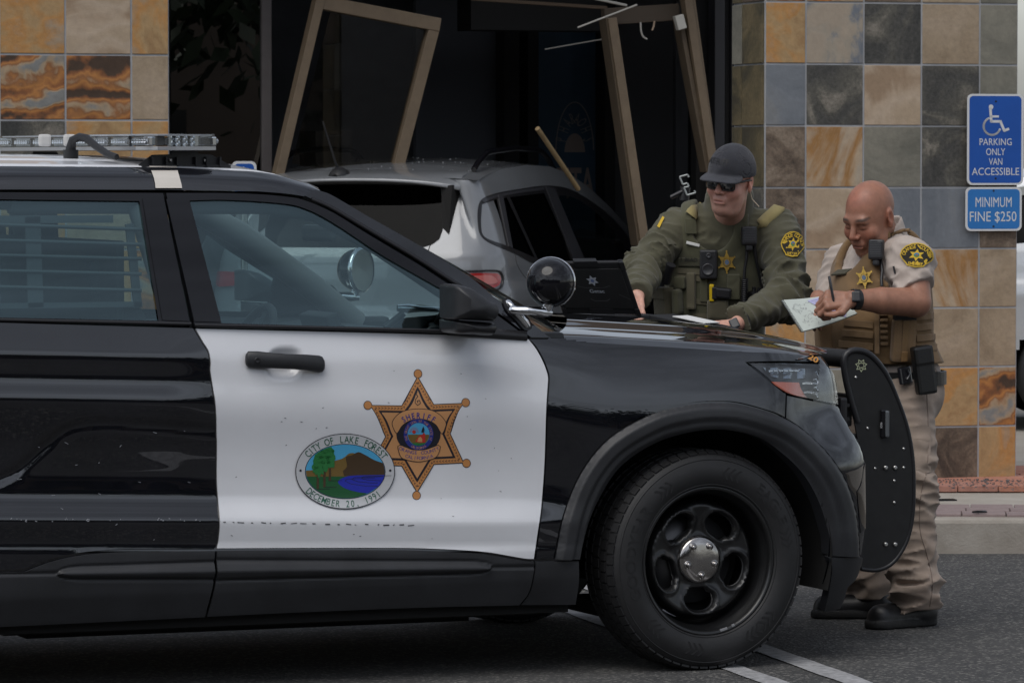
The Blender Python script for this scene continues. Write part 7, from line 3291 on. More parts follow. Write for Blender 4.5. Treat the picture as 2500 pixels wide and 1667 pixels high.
mb.tube([(.012, .03, .02), (.012, .044, .02)], .008, 8, M=M_)
mb.build('radio', TRIM_DK, vest)
# taser: yellow grip piece and black body
M_ = g1(1739, 712, off=.03)
soft_box(M_, (.018, .066, .022), .004).build('stun_gun_latch', mat('safety_yellow', (.62, .42, .01), rough=.4), vest)
mb = soft_box(M_ @ Matrix.Rotation(R(-6), 4, 'Z'), (.062, .042, .030), .008, c=(.046, .004, 0))
mb.box((.012, 0, .003), (.022, .05, .02), bev=.005, M=M_)
mb.build('stun_gun', TRIM_DK, vest)
# nylon rows and pouches
mb = soft_box(g1(1686, 640, off=.002), (.105, .032, .010), .003)
mb.build('name_tape', cloth('name_tape_cloth', (.055, .053, .033)), vest)
dd = Decal(put_rel(VS1, root1), spacing=10, base=.010)
dd.text('J. BLADES', mat('name_thread', (.012, .012, .010), rough=.8), 1, (1690, 633), 9, width=52, bold=.01, ang=R(-5))
dd.build('name_lettering', vest)
soft_box(g1(1692, 596, off=.004) @ Matrix.Rotation(R(-14), 4, 'Z'), (.054, .012, .006), .002).build('white_tag', mat('white_card', (.6, .6, .58), rough=.6), vest)
soft_box(g1(1686, 553, off=.002), (.046, .060, .005), .002).build('hook_patch', cloth('hook_patch', (.075, .075, .045)), vest)
for (x, y, w, h, d, m, nm) in ((1636, 735, .085, .115, .055, OLIVE_P, 'pouch'), (1662, 735, .030, .10, .050, OLIVE_V, 'pouch'), (1690, 710, .036, .145, .022, OLIVE_P, 'pouch_flap'), (1752, 755, .085, .080, .035, OLIVE_P, 'holster'),
                               (1663, 690, .05, .05, .02, OLIVE_V, 'pouch'), (1790, 700, .05, .10, .012, OLIVE_V, 'webbing'), (1719, 700, .03, .12, .010, OLIVE_V, 'webbing')):
    mb = soft_box(g1(x, y), (w, h, d), min(.012, d * .35), c=(0, 0, d / 2))
    p_ = mb.build(nm, m, vest)
    if nm == 'pouch' and w > .05:
        soft_box(g1(x, y), (w * 1.02, h * .38, .006), .002, c=(0, h * .30, d + .001)).build('pouch_lid', OLIVE_P, p_)
for (y, x0, x1) in ((660, 1655, 1710), (676, 1655, 1710), (735, 1700, 1745), (770, 1690, 1800)):
    mb = MB()
    vs = []
    for t in np.linspace(0, 1, 8):
        h = VS1.hit(x0 + (x1 - x0) * t, y + 4 * t)
        if h is None: continue
        for dz_ in (-.011, .011): vs.append(Vector(h[0] + h[1] * .004 + np.array([0, 0, dz_])) - root1.location)
    mb.add(vs, [(i * 2, i * 2 + 2, i * 2 + 3, i * 2 + 1) for i in range(len(vs) // 2 - 1)], smooth=True)
    mb.build('webbing', OLIVE_P, vest)
M_ = gear(SH1, root1, 1625, 655, off=.01)
mb = MB()
mb.tube([(0, -.05, .02), (0, .0, .02), (.003, .035, .02)], [.017, .017, .020], 12, M=M_)
mb.build('torch', TRIM_DK, vest)
sheriff_patch(PS1, root1, (1933, 599), 54, 64, ang=R(4))
dd = Decal(put_rel(PS1, root1), spacing=6, base=.010)
dd.poly([(1606, 556), (1620, 532), (1624, 536), (1611, 560)], PATCH_Y, 0)
dd.build('shoulder_patch', root1)
# wrist watch
wm = Vector(Lw * .94 + Le * .06) - root1.location
ax_ = Vector(Lw - Le).normalized()
Mw = Matrix.Translation(Vector(Lw) - root1.location - ax_ * .004) @ ax_.to_track_quat('Z', 'Y').to_matrix().to_4x4()
mb = MB()
mb.lathe([(.040, -.012), (.042, 0), (.040, .012)], 24, M=Mw)
wt_ = mb.build('wrist_watch', TRIM_DK, root1)
mb = MB()
pw = J(1793, 790, 17.345)
mb.box(Vector(pw) - root1.location, (.036, .012, .042), rot=Matrix.Rotation(R(-24), 3, 'Y') @ Matrix.Rotation(R(-25), 3, 'X'), bev=.008)
mb.build('watch_face', mat('watch_glass', (.01, .012, .018), rough=.35), wt_)
# pocket flap and name strip on the shirt
soft_box(gear(SH1, root1, 1638, 590), (.05, .03, .006), .002).build('pocket_flap', OLIVE, root1)

# ---- laptop on the bonnet
lt_root = empty('laptop', tuple(J(1470, 768, 17.02)))
tag(lt_root, 'open black rugged laptop with a star decal standing on the bonnet', 'laptop')
LAPK = mat('laptop_black', (.014, .014, .014), rough=.42, var=.2, vscale=20, bump=.1, bscale=400, bdist=.001)
LAPB = mat('laptop_bumper', (.008, .008, .009), rough=.5)
L0 = np.array(lt_root.location)
TL_, TR_, BR_, BL_ = J(1334, 641, 16.90), J(1521, 638, 16.98), J(1565, 768, 17.10), J(1374, 765, 17.02)
ex_ = (BR_ - BL_)
ey_ = ((TL_ + TR_) / 2 - (BL_ + BR_) / 2)
nx_ = np.cross(ex_, ey_)
nx_ /= np.linalg.norm(nx_)
if nx_[1] > 0: nx_ = -nx_
qd = lambda a, b: BL_ * (1 - a) * (1 - b) + BR_ * a * (1 - b) + TR_ * a * b + TL_ * (1 - a) * b - L0


def quad_plate(a0, a1, b0, b1, n0, n1):
    c = [qd(a0, b0), qd(a1, b0), qd(a1, b1), qd(a0, b1)]
    v = [p + nx_ * n0 for p in c] + [p + nx_ * n1 for p in c]
    return v, [(0, 1, 2, 3), (7, 6, 5, 4), (0, 4, 5, 1), (1, 5, 6, 2), (2, 6, 7, 3), (3, 7, 4, 0)]


mb = MB()
mb.add(*quad_plate(0, 1, 0, 1, -.014, .004))
lid = mb.build('screen_lid', LAPB, lt_root)
md = lid.modifiers.new('edge', 'BEVEL'); md.width = .006; md.segments = 2
mb = MB()
mb.add(*quad_plate(.05, .93, .12, .88, .003, .0075))
ll = mb.build('lid_panel', LAPK, lid)
md = ll.modifiers.new('edge', 'BEVEL'); md.width = .003; md.segments = 2
mb = MB()
for a0, a1, b0, b1 in ((.36, .66, .93, 1.03), (.36, .66, .02, .12), (.0, .05, .86, 1.0), (.94, 1.0, .86, 1.0), (.0, .06, 0, .12), (.94, 1.0, 0, .12)):
    mb.add(*quad_plate(a0, a1, b0, b1, -.016, .010))
mb.build_each('lid_bumper', LAPB, lid)


def put_lid(p):
    P = np.array([qd(a, b) + nx_ * .0078 for a, b in p])
    return P, np.tile(nx_, (len(p), 1))


LGREY = mat('laptop_print', (.36, .38, .42), rough=.4)
dd = Decal(put_lid, spacing=.1, base=.0006)
st_ = [(.515 + (x) * .75, .66 - y) for x, y in star6(0, 0, .105, .055, R(8))]
dd.poly(st_, LGREY, 1)
dd.poly([(.515 + x * .75, .66 + y) for x, y in circle(0, 0, .03, n=14)], mat('print_blue', (.12, .16, .30), rough=.5), 2)
v, f = text_tris('Getac', .012, 3)
w0 = v[:, 0].max()
dd.raw(np.c_[.53 + (v[:, 0] - w0 / 2) / w0 * .19, .465 + (v[:, 1] - .36) * .095], f, LGREY, 1)
dd.line([(.30, .56), (.40, .525), (.62, .525), (.72, .56)], .010, mat('lid_edge_light', (.07, .07, .072), rough=.35), 1)
dd.line([(.42, .31), (.46, .275), (.62, .275), (.66, .31)], .012, mat('lid_edge_light', (.07, .07, .072), rough=.35), 1)
dd.line([(.80, .40), (.93, .30)], .010, mat('lid_edge_light', (.07, .07, .072), rough=.35), 1)
dd.build('lid_print', lid)['kind'] = 'stuff'
mb = MB()
mb.box((.0 + .02, .17, -.02), (.30, .26, .035), rot=Matrix.Rotation(R(18), 3, 'Z'), bev=.006)
mb.build('keyboard_base', LAPB, lt_root)

# ---- clipboard case with papers on the bonnet
a_h, b_h = HOOD.hit(1640, 783), HOOD.hit(1765, 806)
if a_h and b_h:
    A = np.array(CM @ Vector(a_h[0])); B = np.array(CM @ Vector(b_h[0]))
else:
    A, B = J(1640, 783, 16.9), J(1765, 806, 16.9)
A, B = J(1620, 772, 16.98), J(1776, 806, 16.80)
mid = (A + B) / 2
cl = empty('clipboard_case', tuple(mid))
tag(cl, 'flat black clipboard case with white sheets lying on the bonnet', 'clipboard')
ex_ = (B - A); Lc = np.linalg.norm(ex_); ex_ /= Lc
uy = np.cross((0, 0, 1), ex_); uy /= np.linalg.norm(uy)
uz = np.cross(ex_, uy)
Mc = Matrix(np.c_[ex_, uy, uz].tolist())
mb = MB()
mb.box((0, .06, -.006), (Lc + .02, .15, .022), rot=Mc, bev=.005)
mb.build('case', LAPB, cl)
mb = MB()
mb.box(Mc @ Vector((-.03, .045, .0075)), (.15, .10, .004), rot=Mc, bev=.001)
mb.build('sheets', mat('white_paper', (.66, .66, .65), rough=.8), cl)

# ================================================================== officer in tan, standing at the push bumper
TANS = cloth('tan_shirt_cloth', (.44, .375, .33))
TANP = cloth('tan_trouser_cloth', (.335, .265, .215))
COY = cloth('coyote_vest_nylon', (.185, .115, .055), weave=420)
COY2 = cloth('coyote_pouch_nylon', (.205, .13, .068), weave=420)
LEATH = mat('black_basket_leather', (.010, .010, .010), rough=.35, bump=.3, bscale=160, bdist=.002)
Y2 = 17.25
root2 = empty('person', tuple(Vector((*(J(2170, 900, Y2)[:2]), 0))))
tag(root2, 'person in tan short sleeved uniform and brown vest writing on a pad', 'person')
FD2 = np.array([-.90, -.44, 0.])                # the way he faces
LF2 = np.array([.44, -.90, 0.])                 # his left
RotB = np.c_[LF2, -FD2, np.array([0, 0, 1.])]   # x = left, y = back, z = up
nk2 = J(2158, 588, 17.26)
Ls2, Rs2 = J(2226, 636, 17.08), J(2066, 650, 17.46)
Le2, Lw2 = J(2236, 738, 16.98), J(2082, 731, 16.86)
Re2, Rw2 = J(2030, 765, 17.40), J(1998, 728, 17.10)
ch2, be2 = J(2150, 705, 17.27), J(2140, 812, 17.26)
pe2 = J(2185, 925, 17.26)


def torso2(P, g=0.0):
    d = sd_ell(P, ch2, (.20 + g, .155 + g, .19), RotB)
    d = smin(d, sd_ell(P, be2, (.20 + g, .18 + g, .16), RotB), .08)
    d = smin(d, sd_ell(P, pe2, (.19 + g, .165 + g, .15), RotB), .07)
    d = smin(d, sd_cap(P, Rs2 + np.array([.03, 0, 0]), Ls2 + np.array([-.02, .03, 0]), .078 + g), .06)
    d = smin(d, sd_cap(P, nk2, (Ls2 + nk2) / 2 + np.array([.01, 0, -.01]), .062 + g), .05)
    d = smin(d, sd_cap(P, nk2, (Rs2 + nk2) / 2 + np.array([.01, 0, -.01]), .058 + g), .05)
    return d


def shirt2(P):
    d = torso2(P) - .004 * wob(P, 61, 7, 14, 36) - .016 * (folds(P * .8, 62) - .45)
    for s, e, r0, r1, cut, sd in ((Ls2, Le2, .088, .080, .72, 71), (Rs2, Re2, .085, .076, .72, 83)):
        a = sd_cap(P, s, e, r0, r1) + .005 * np.clip(wob(P, sd, 6, 12, 30), -1, 1) + .006 * (np.abs(np.sin(((P - s) @ ((e - s) / np.linalg.norm(e - s))) * 42 + 2.5 * wob(P, sd + 1, 4, 9, 18))) ** .6 - .7)
        a = a - .022 * (folds(aniso(P, s, e, .5), sd + 9) - .45)
        n = (e - s) / np.linalg.norm(e - s)
        n2 = n * .9 + np.array([.35, 0, 0])
        n2 /= np.linalg.norm(n2)
        a = np.maximum(a, (P - (s + (e - s) * cut)) @ n2)
        d = smin(d, a, .025)
    col = np.maximum(sd_cap(P, nk2 + np.array([0, 0, -.03]), nk2 + np.array([-.030, -.008, .085]), .104, .094), -sd_cap(P, nk2 + np.array([0, 0, -.09]), nk2 + np.array([-.040, -.01, .13]), .090, .084))
    # collar rises at the back, opens at the throat
    slope = ((P - nk2) @ FD2)
    col = np.maximum(col, (P[:, 2] - nk2[2]) - (.060 - .62 * slope))
    d = smin(d, col, .010)
    op = sd_cap(P, nk2 + FD2 * .085 + np.array([0, 0, .05]), nk2 + FD2 * .145 + np.array([0, 0, -.085]), .040, .010)
    d = smax(d, -op, .010)
    return np.maximum(d, .92 - P[:, 2])


lo = np.min([Rs2, Ls2, pe2, Re2, Le2], axis=0) - .16
hi = np.max([Rs2, Ls2, nk2, Le2], axis=0) + .17
lo[2] = .91
V, Q = nets(shirt2, lo, hi, .0065)
V = relax(V, Q, 1, .4)
SH2 = MSurf(V, Q)
local_mesh('shirt', V, Q, TANS, root2)
PS2 = MSurf(relax(V, Q, 16, .6), Q)

# ---- trousers
hipL, knL, anL = J(2205, 985, 17.14), J(2228, 1190, 17.08), J(2236, 1462, 17.06)
hipR, knR, anR = J(2145, 985, 17.40), J(2120, 1200, 17.42), J(2128, 1452, 17.44)


def trousers2(P):
    d = sd_ell(P, pe2 + np.array([0, 0, -.05]), (.205, .185, .17), RotB)
    for h, k, a, sd, rr in ((hipL, knL, anL, 91, (.118, .092, .088)), (hipR, knR, anR, 97, (.115, .092, .092))):
        leg = smin(sd_cap(P, h, k, rr[0], rr[1]), sd_cap(P, k, a + np.array([0, 0, -.035]), rr[1], rr[2]), .04)
        z = P[:, 2]
        low = np.exp(-((z - .14) / .15) ** 2)
        knee = np.exp(-((z - k[2]) / .12) ** 2)
        fold = folds(aniso(P, k, a, .45) * .8, sd)
        leg = leg - (.042 * low + .022 * knee + .016) * (fold - .45) + .003 * wob(P, sd + 1, 6, 14, 36) - .008 * np.exp(-((z - .17) / .05) ** 2)
        d = smin(d, leg, .035)
    hem = np.where(P[:, 1] < 17.25, .058 + .05 * np.clip((P[:, 0] - anL[0] + .04) / .15, -.6, .25), .075)
    return np.maximum(np.maximum(d, hem - P[:, 2]), P[:, 2] - 1.06)


lo = np.min([hipL, hipR, anL, anR, pe2], axis=0) - .22
hi = np.max([hipL, hipR, anL, anR, pe2], axis=0) + .24
lo[2], hi[2] = .04, 1.08
V, Q = nets(trousers2, lo, hi, .0075)
V = relax(V, Q, 1, .4)
TR2 = MSurf(V, Q)
tr2 = local_mesh('trousers', V, Q, TANP, root2)
# cargo pocket, seam
mb = MB()
for pts_ in ([(2262, 950), (2266, 1060), (2262, 1150), (2248, 1210), (2246, 1290), (2262, 1350), (2276, 1420), (2270, 1480)],):
    cs = [(TR2.hit(x, y) or (J(x, y, 17.0), np.array([0, -1., 0]))) for x, y in spline(pts_, 8, closed=False)]
    mb.tube([Vector(h[0] + h[1] * .0005) - root2.location for h in cs], .0022, 6)
mb.build('side_seam', cloth('seam_thread', (.22, .17, .14)), tr2)
for (c, w, h) in (((2238, 1058), .10, .055), ((2240, 1110), .095, .14)):
    d_ = Decal(put_rel(TR2, root2), spacing=7, base=.004)
    wp, hp_ = w * 640, h * 640
    d_.poly(rrect(c[0] - wp / 2, c[1] - hp_ / 2, c[0] + wp / 2, c[1] + hp_ / 2, 6), TANP, 0 if h > .1 else 3)
    d_.build('cargo_pocket' if h > .1 else 'pocket_flap', tr2)

# ---- shoes
SHOE = mat('black_shoe', (.012, .012, .013), rough=.42, var=.3, vscale=20, bump=.2, bscale=140, bdist=.003)
SOLE = mat('black_sole', (.016, .016, .016), rough=.75, bump=.4, bscale=90, bdist=.004)
for heel, toe, w in ((on_ground(2268, 1524), on_ground(2165, 1534), .056), (on_ground(2172, 1508), on_ground(1990, 1508), .054)):
    dv = toe - heel
    if heel[0] > on_ground(2200, 1524)[0]:
        dv = np.array([-.80, -.60, 0])
    L_ = .30
    V, Q = nets(lambda P: boot_field(P, heel, dv, L_, w), np.minimum(heel, heel + dv / np.linalg.norm(dv) * L_) - .12, np.maximum(heel, heel + dv / np.linalg.norm(dv) * L_) + np.array([.12, .12, .21]), .007)
    fm_ = (V[Q].mean(1)[:, 2] < .032).astype(int)
    o = mesh_obj('shoe', V - np.array(root2.location), Q, [SHOE, SOLE], root2, fmat=fm_)

# ---- vest
def vest2(P):
    t0 = torso2(P)
    t = t0 - .030
    q = (P - ch2) @ RotB
    x, z = q[:, 0], q[:, 2]
    half = np.interp(z, [-.5, -.02, .04, .12, .30], [.30, .30, .175, .140, .140])
    body = np.abs(x) - half
    top = z - .115
    strap = np.maximum(np.abs(np.abs(x) - .105) - .030, z - .30)
    reg = np.minimum(np.maximum(body, top), strap)
    neck = -(np.hypot(x, (z - .16) * .9) - .090)
    reg = np.maximum(reg, np.where(q[:, 1] < 0, neck, -1))
    d = smax(t, reg, .012)
    d = np.maximum(d, -(t0 - .003))
    d = np.maximum(d, .122 - (sd_cap(P, nk2 + np.array([.01, 0, -.06]), nk2 + np.array([-.04, -.01, .2]), .0)))
    # armholes
    for s, e in ((Ls2, Le2), (Rs2, Re2)):
        d = np.maximum(d, -(sd_cap(P, s, e, .100, .092)))
    zb = be2[2] - .115
    return np.maximum(d, zb - P[:, 2]) - .0015 * wob(P, 115, 6, 24, 50)


lo = np.array([ch2[0] - .34, ch2[1] - .34, be2[2] - .16])
hi = np.array([ch2[0] + .34, ch2[1] + .34, nk2[2] + .10])
V, Q = nets(vest2, lo, hi, .007)
V = relax(V, Q, 1, .4)
VS2 = MSurf(V, Q)
vest_b = local_mesh('vest', V, Q, COY, root2)

# ---- body
HS2 = 1.07
H2 = J(2124, 530, 17.16)
HR2 = head_rot(-43, 25, 3)
TONE2 = (.33, .158, .102)
penp = J(2026, 708, 16.84)
hand_l = hand_parts(Lw2, (-1, -.15, -.02), (.15, -.75, .65), 1, 1.05, thumb=.55, size=1.12)
hand_l += [(Lw2, Lw2 * .55 + Le2 * .45, .034, .050), (Lw2 * .55 + Le2 * .45, Le2, .050, .056), (Le2, Ls2, .058, .064)]
hand_r = hand_parts(Rw2, (-.25, -.75, -.25), (-.25, .35, .9), 1, .5, thumb=.1, size=1.08)
hand_r += [(Rw2, Re2, .032, .046), (Re2, Rs2, .050, .058)]
bo2, HD2 = body_mesh(root2, H2, HR2, HS2, TONE2, 1.0, .18, (.03, .02, .015), [hand_l, hand_r], lambda P: torso2(P, -.05), .35, nk2 + np.array([.01, .01, -.03]))

# ---- belt and carriers
mb = MB()
ring = []
cB = J(2188, 918, 17.26)
for t in np.linspace(0, 2 * math.pi, 49):
    p = cB + LF2 * .196 * math.cos(t) + FD2 * .180 * math.sin(t) + np.array([0, 0, -.004])
    ring.append(p)
vs = []
for p in ring:
    n = (p - cB) / np.linalg.norm(p - cB)
    for k, z in ((0, -.027), (.008, -.025), (.008, .025), (0, .027)):
        vs.append(Vector(p + n * k + np.array([0, 0, z])) - root2.location)
mb.add(vs, [(i * 4 + j, i * 4 + j + 1, (i + 1) * 4 + j + 1, (i + 1) * 4 + j) for i in range(48) for j in range(3)], smooth=False)
belt = mb.build('duty_belt', LEATH, root2)
bel_n = (.5 * LF2 + .0 * FD2)
Mb = Matrix.Translation(Vector(J(2255, 903, 16.99)) - root2.location) @ Matrix(np.c_[np.array([.93, .30, 0.12]), np.array([-.13, 0, .99]), np.array([.35, -.93, 0])].tolist()).to_4x4()
mb = soft_box(Mb, (.078, .185, .045), .012)
ps = mb.build('phone_pouch', LEATH, belt)
mb = soft_box(Mb, (.080, .075, .050), .012, c=(0, .055, .003))
mb.build('pouch_lid', LEATH, ps)
Mb2 = Matrix.Translation(Vector(J(2209, 916, 17.03)) - root2.location) @ Matrix(np.c_[np.array([.8, .6, .15]), np.array([-.15, 0, .99]), np.array([.6, -.8, 0])].tolist()).to_4x4()
mb = soft_box(Mb2, (.055, .065, .02), .006)
mb.tube([(.005, .02, .012), (.012, .0, .016), (-.004, -.015, .014)], .005, 8, M=Mb2)
mb.build('key_holder', mat('glossy_dark_clip', (.02, .02, .025), rough=.2, coat=1), belt)

# ---- vest details
g2 = lambda x, y, **k: gear(VS2, root2, x, y, **k)
badge(VS2, root2, (2113, 679), 25, kx=.78, rot=R(6), parent=vest_b)
radio_mic(g2(2148, 612, off=.03, nrm=(-.35, -.92, .1)), vest_b, .060, .078)
pt2 = lambda x, y, e=.02: Vector((lambda h: h[0] + h[1] * e)(VS2.hit(x, y) or SH2.hit(x, y) or (J(x, y, 17.1), np.array([0, -1., 0])))) - root2.location
mb = MB()
mb.tube([pt2(2142, 640), pt2(2146, 665), pt2(2152, 688), pt2(2156, 700)], .006, 8)
mb.build('microphone_cord', TRIM_DK, vest_b)
mb = MB()
mb.tube([pt2(2160, 596, .014), pt2(2175, 580, .010), pt2(2200, 566, .010), pt2(2222, 566, .012)], .007, 8)
mb.build('shoulder_cord', COY2, vest_b)
M_ = g2(2201, 828)
mb = soft_box(M_, (.095, .165, .042), .014, c=(0, 0, .020))
pch = mb.build('magazine_pouch', COY2, vest_b)
soft_box(M_, (.088, .05, .030), .006, c=(0, .098, .018)).build('pouch_radio', TRIM_DK, pch)
soft_box(M_, (.026, .040, .012), .004, c=(-.002, -.058, .044)).build('buckle', mat('tan_plastic', (.24, .14, .06), rough=.45), pch)
soft_box(M_, (.026, .16, .006), .002, c=(-.002, 0, .043)).build('pouch_strap', COY, pch)
soft_box(g2(2142, 800), (.018, .20, .014), .004, c=(0, 0, .008)).build('vest_zip_guard', COY2, vest_b)
mb = MB()
for k in range(6):
    Mz = g2(2158, 768 + k * 14)
    mb.box((0, 0, .008), (.030, .012, .010), bev=.003, M=Mz)
zz = mb.build('cord_loops', COY2, vest_b)
zz['kind'] = 'stuff'
for (y, x0, x1, dy) in ((788, 2062, 2132, 6), (812, 2058, 2132, 6), (838, 2050, 2132, 8), (855, 2045, 2132, 10), (775, 2236, 2282, -6), (800, 2236, 2286, -6), (826, 2236, 2286, -4), (850, 2236, 2284, -2)):
    mb = MB()
    vs = []
    for t in np.linspace(0, 1, 9):
        h = VS2.hit(x0 + (x1 - x0) * t, y + dy * t)
        if h is None: continue
        for dz_, e in ((-.013, .002), (-.012, .007), (.012, .007), (.013, .002)): vs.append(Vector(h[0] + h[1] * e + np.array([0, 0, dz_])) - root2.location)
    n_ = len(vs) // 4
    if n_ > 1:
        mb.add(vs, [(i * 4 + j, i * 4 + j + 1, (i + 1) * 4 + j + 1, (i + 1) * 4 + j) for i in range(n_ - 1) for j in range(3)], smooth=False)
        mb.build('webbing', COY2, vest_b)
M_ = g2(2022, 822)
mb = soft_box(M_, (.05, .15, .06), .012, c=(0, 0, .02))
mb.build('side_pouch', COY2, vest_b)
soft_box(g2(2056, 668) @ Matrix.Rotation(R(12), 4, 'Z'), (.075, .045, .008), .003, c=(0, 0, .006)).build('name_panel', cloth('dark_panel_cloth', (.05, .045, .025)), vest_b)
sheriff_patch(PS2, root2, (2237, 626), 76, 58, ang=R(6))
mb = MB()
mb.tube([Vector((SH2.hit(2181, 650) or (J(2181, 650, 17.0), 0))[0]) - root2.location + Vector((0, -.005, 0)), Vector((SH2.hit(2185, 668) or (J(2185, 668, 17.0), 0))[0]) - root2.location + Vector((0, -.005, 0))], .004, 6)
mb.build('pocket_pen', TRIM_DK, root2)
# watch
axw = Vector(Lw2 - Le2).normalized()
cw_ = Vector(Lw2) - root2.location - axw * .012
Mw = Matrix.Translation(cw_) @ axw.to_track_quat('Z', 'Y').to_matrix().to_4x4()
mb = MB()
mb.lathe([(.0375, -.015), (.0395, -.012), (.0395, .012), (.0375, .015)], 28, M=Mw)
w_ = mb.build('wrist_watch', TRIM_DK, root2)
mb = MB()
mb.box(cw_ + Vector((.0, -.035, .012)), (.034, .012, .042), rot=Matrix.Rotation(R(-18), 3, 'X'), bev=.006)
mb.build('watch_face', mat('watch_glass2', (.008, .009, .012), rough=.35), w_)

# ---- pen and pad
pen = MB()
pa, pb_ = J(2024, 674, 16.84), J(2036, 738, 16.83)
pen.tube([pa, pa * .9 + pb_ * .1, pa * .12 + pb_ * .88, pb_], [.0045, .0055, .0055, .001], 10)
tag(pen.build('pen', mat('dark_pen', (.02, .02, .024), rough=.2, coat=1)), 'dark pen held upright in the writing fist', 'pen')
PAD = [J(1909, 732, 16.98), J(2046, 716, 17.04), J(2092, 767, 16.96), J(1958, 809, 16.90)]
pad = empty('note_pad', tuple(PAD[0]))
tag(pad, 'open spiral note pad with scribbled pages held in front of the coyote vest', 'note pad')
p0_ = np.array(pad.location)
pq = lambda a, b: (PAD[0] * (1 - a) * (1 - b) + PAD[1] * a * (1 - b) + PAD[2] * a * b + PAD[3] * (1 - a) * b) - p0_
pn = np.cross(PAD[1] - PAD[0], PAD[3] - PAD[0]); pn /= np.linalg.norm(pn)
if pn[1] > 0: pn = -pn
PAPER = mat('note_paper', (.52, .57, .53), rough=.85, var=.04, vscale=10)
mb = MB()
n = 13
vs, fs = [], []
for i in range(n):
    for j in range(9):
        a, b = i / (n - 1), j / 8
        bend = -.008 * math.sin(a * math.pi) + .006 * b * a
        vs.append(pq(a, b) + pn * bend)
for i in range(n - 1):
    for j in range(8): fs.append((i * 9 + j, (i + 1) * 9 + j, (i + 1) * 9 + j + 1, i * 9 + j + 1))
top = len(vs)
mb.add(vs, fs, smooth=True)
mb.add([v - pn * .007 for v in vs], [f[::-1] for f in fs], smooth=True)
edge_ids = [i * 9 for i in range(n)] + [(n - 1) * 9 + j for j in range(1, 9)] + [i * 9 + 8 for i in range(n - 2, -1, -1)] + [j for j in range(7, 0, -1)]
ev = [vs[i] for i in edge_ids]
m_ = len(ev)
mb.add(ev + [v - pn * .007 for v in ev], [(i, m_ + i, m_ + (i + 1) % m_, (i + 1) % m_) for i in range(m_)])
pages = mb.build('pages', PAPER, pad)


def put_pad(p):
    P = []
    for a, b in p:
        bend = -.008 * math.sin(a * math.pi) + .006 * b * a
        P.append(pq(a, b) + pn * bend)
    return np.array(P), np.tile(pn, (len(P), 1))


dd = Decal(put_pad, spacing=.12, base=.0012)
INK = mat('pencil_scribble', (.26, .27, .28), rough=.8)
rs = random.Random(4)
for k in range(26):
    x, y = rs.uniform(.08, .38), rs.uniform(.15, .85)
    pts_ = [(x, y)]
    for j in range(rs.randint(3, 7)):
        pts_.append((pts_[-1][0] + rs.uniform(-.02, .035), pts_[-1][1] + rs.uniform(-.05, .05)))
    dd.line(pts_, .0045, INK, 0)
LILAC = mat('lilac_slip', (.44, .44, .66), rough=.8)
slip = [(.42, .10), (.72, .02), (.99, .55), (.80, .99), (.60, .62)]
dd.poly(slip, LILAC, 2)
INK2 = mat('slip_print', (.14, .13, .30), rough=.8)
for k in range(9):
    t = k / 9
    dd.line([(.47 + .30 * t, .14 + .55 * t), (.70 + .22 * t, .10 + .42 * t)], .010, INK2, 3)
pr = dd.build('page_writing', pages)
pr['kind'] = 'stuff'
mb = MB()
for k in range(22):
    c = pq(.0, (k + .5) / 22) + pn * -.002
    dirv = (pq(1, .5) - pq(0, .5)); dirv /= np.linalg.norm(dirv)
    mb.tube([c + dirv * .006 * math.cos(t) + pn * .006 * math.sin(t) for t in np.linspace(0, 2 * math.pi, 9)], .0010, 5, caps=False)
sp_ = mb.build('spiral_binding', mat('spiral_wire', (.10, .10, .11), rough=.3, metal=.8), pad)
sp_['kind'] = 'stuff'

# ================================================================== emblems on the white door
def zd(x, y): return (700 + x / 4.126, 880 + y / 4.126)


EM_GOLD = mat('emblem_gold', (.50, .22, .07), rough=.4)
EM_TAN = mat('emblem_tan', (.52, .26, .11), rough=.4)
EM_BLK = mat('emblem_black', (.012, .012, .02), rough=.4)
EM_BLUE = mat('emblem_blue', (.02, .03, .22), rough=.4)
EM_SKY = mat('emblem_sky', (.07, .35, .60), rough=.4)
EM_RED = mat('emblem_red', (.45, .03, .02), rough=.4)
EM_GRN = mat('emblem_green', (.02, .16, .04), rough=.4)
EM_DGRN = mat('emblem_dark_green', (.008, .085, .025), rough=.4)
EM_BRN = mat('emblem_brown', (.055, .032, .014), rough=.4)
EM_OLV = mat('emblem_olive', (.16, .10, .025), rough=.4)
EM_LAKE = mat('emblem_lake', (.015, .025, .36), rough=.4)
EM_SIL = mat('emblem_silver', (.50, .51, .53), rough=.4)
EM_TXT = mat('emblem_text_green', (.01, .09, .05), rough=.4)
st = Decal(put_surf(SIDE), spacing=6, lay=.00035, base=.0008)
cx, cy = 1312, 745
tips = [(1318, 170), (1770, 435), (1775, 1025), (1312, 1318), (850, 1045), (848, 455)]
inn_ = [(1478, 447), (1640, 735), (1480, 1040), (1160, 1055), (1000, 765), (1160, 460)]
star_px = []
for a, b in zip(tips, inn_): star_px += [a, b]
scl = lambda pts, k, dx=0, dy=0: [zd(cx + (x - cx) * k + dx, cy + (y - cy) * k + dy) for x, y in pts]
st.poly(scl(star_px, 1.03), EM_BLK, 0)
st.poly(scl(star_px, 1.0), EM_GOLD, 1)
st.poly(scl(star_px, .84), EM_BLK, 2)
st.poly(scl(star_px, .77), EM_TAN, 3)
rs = random.Random(2)
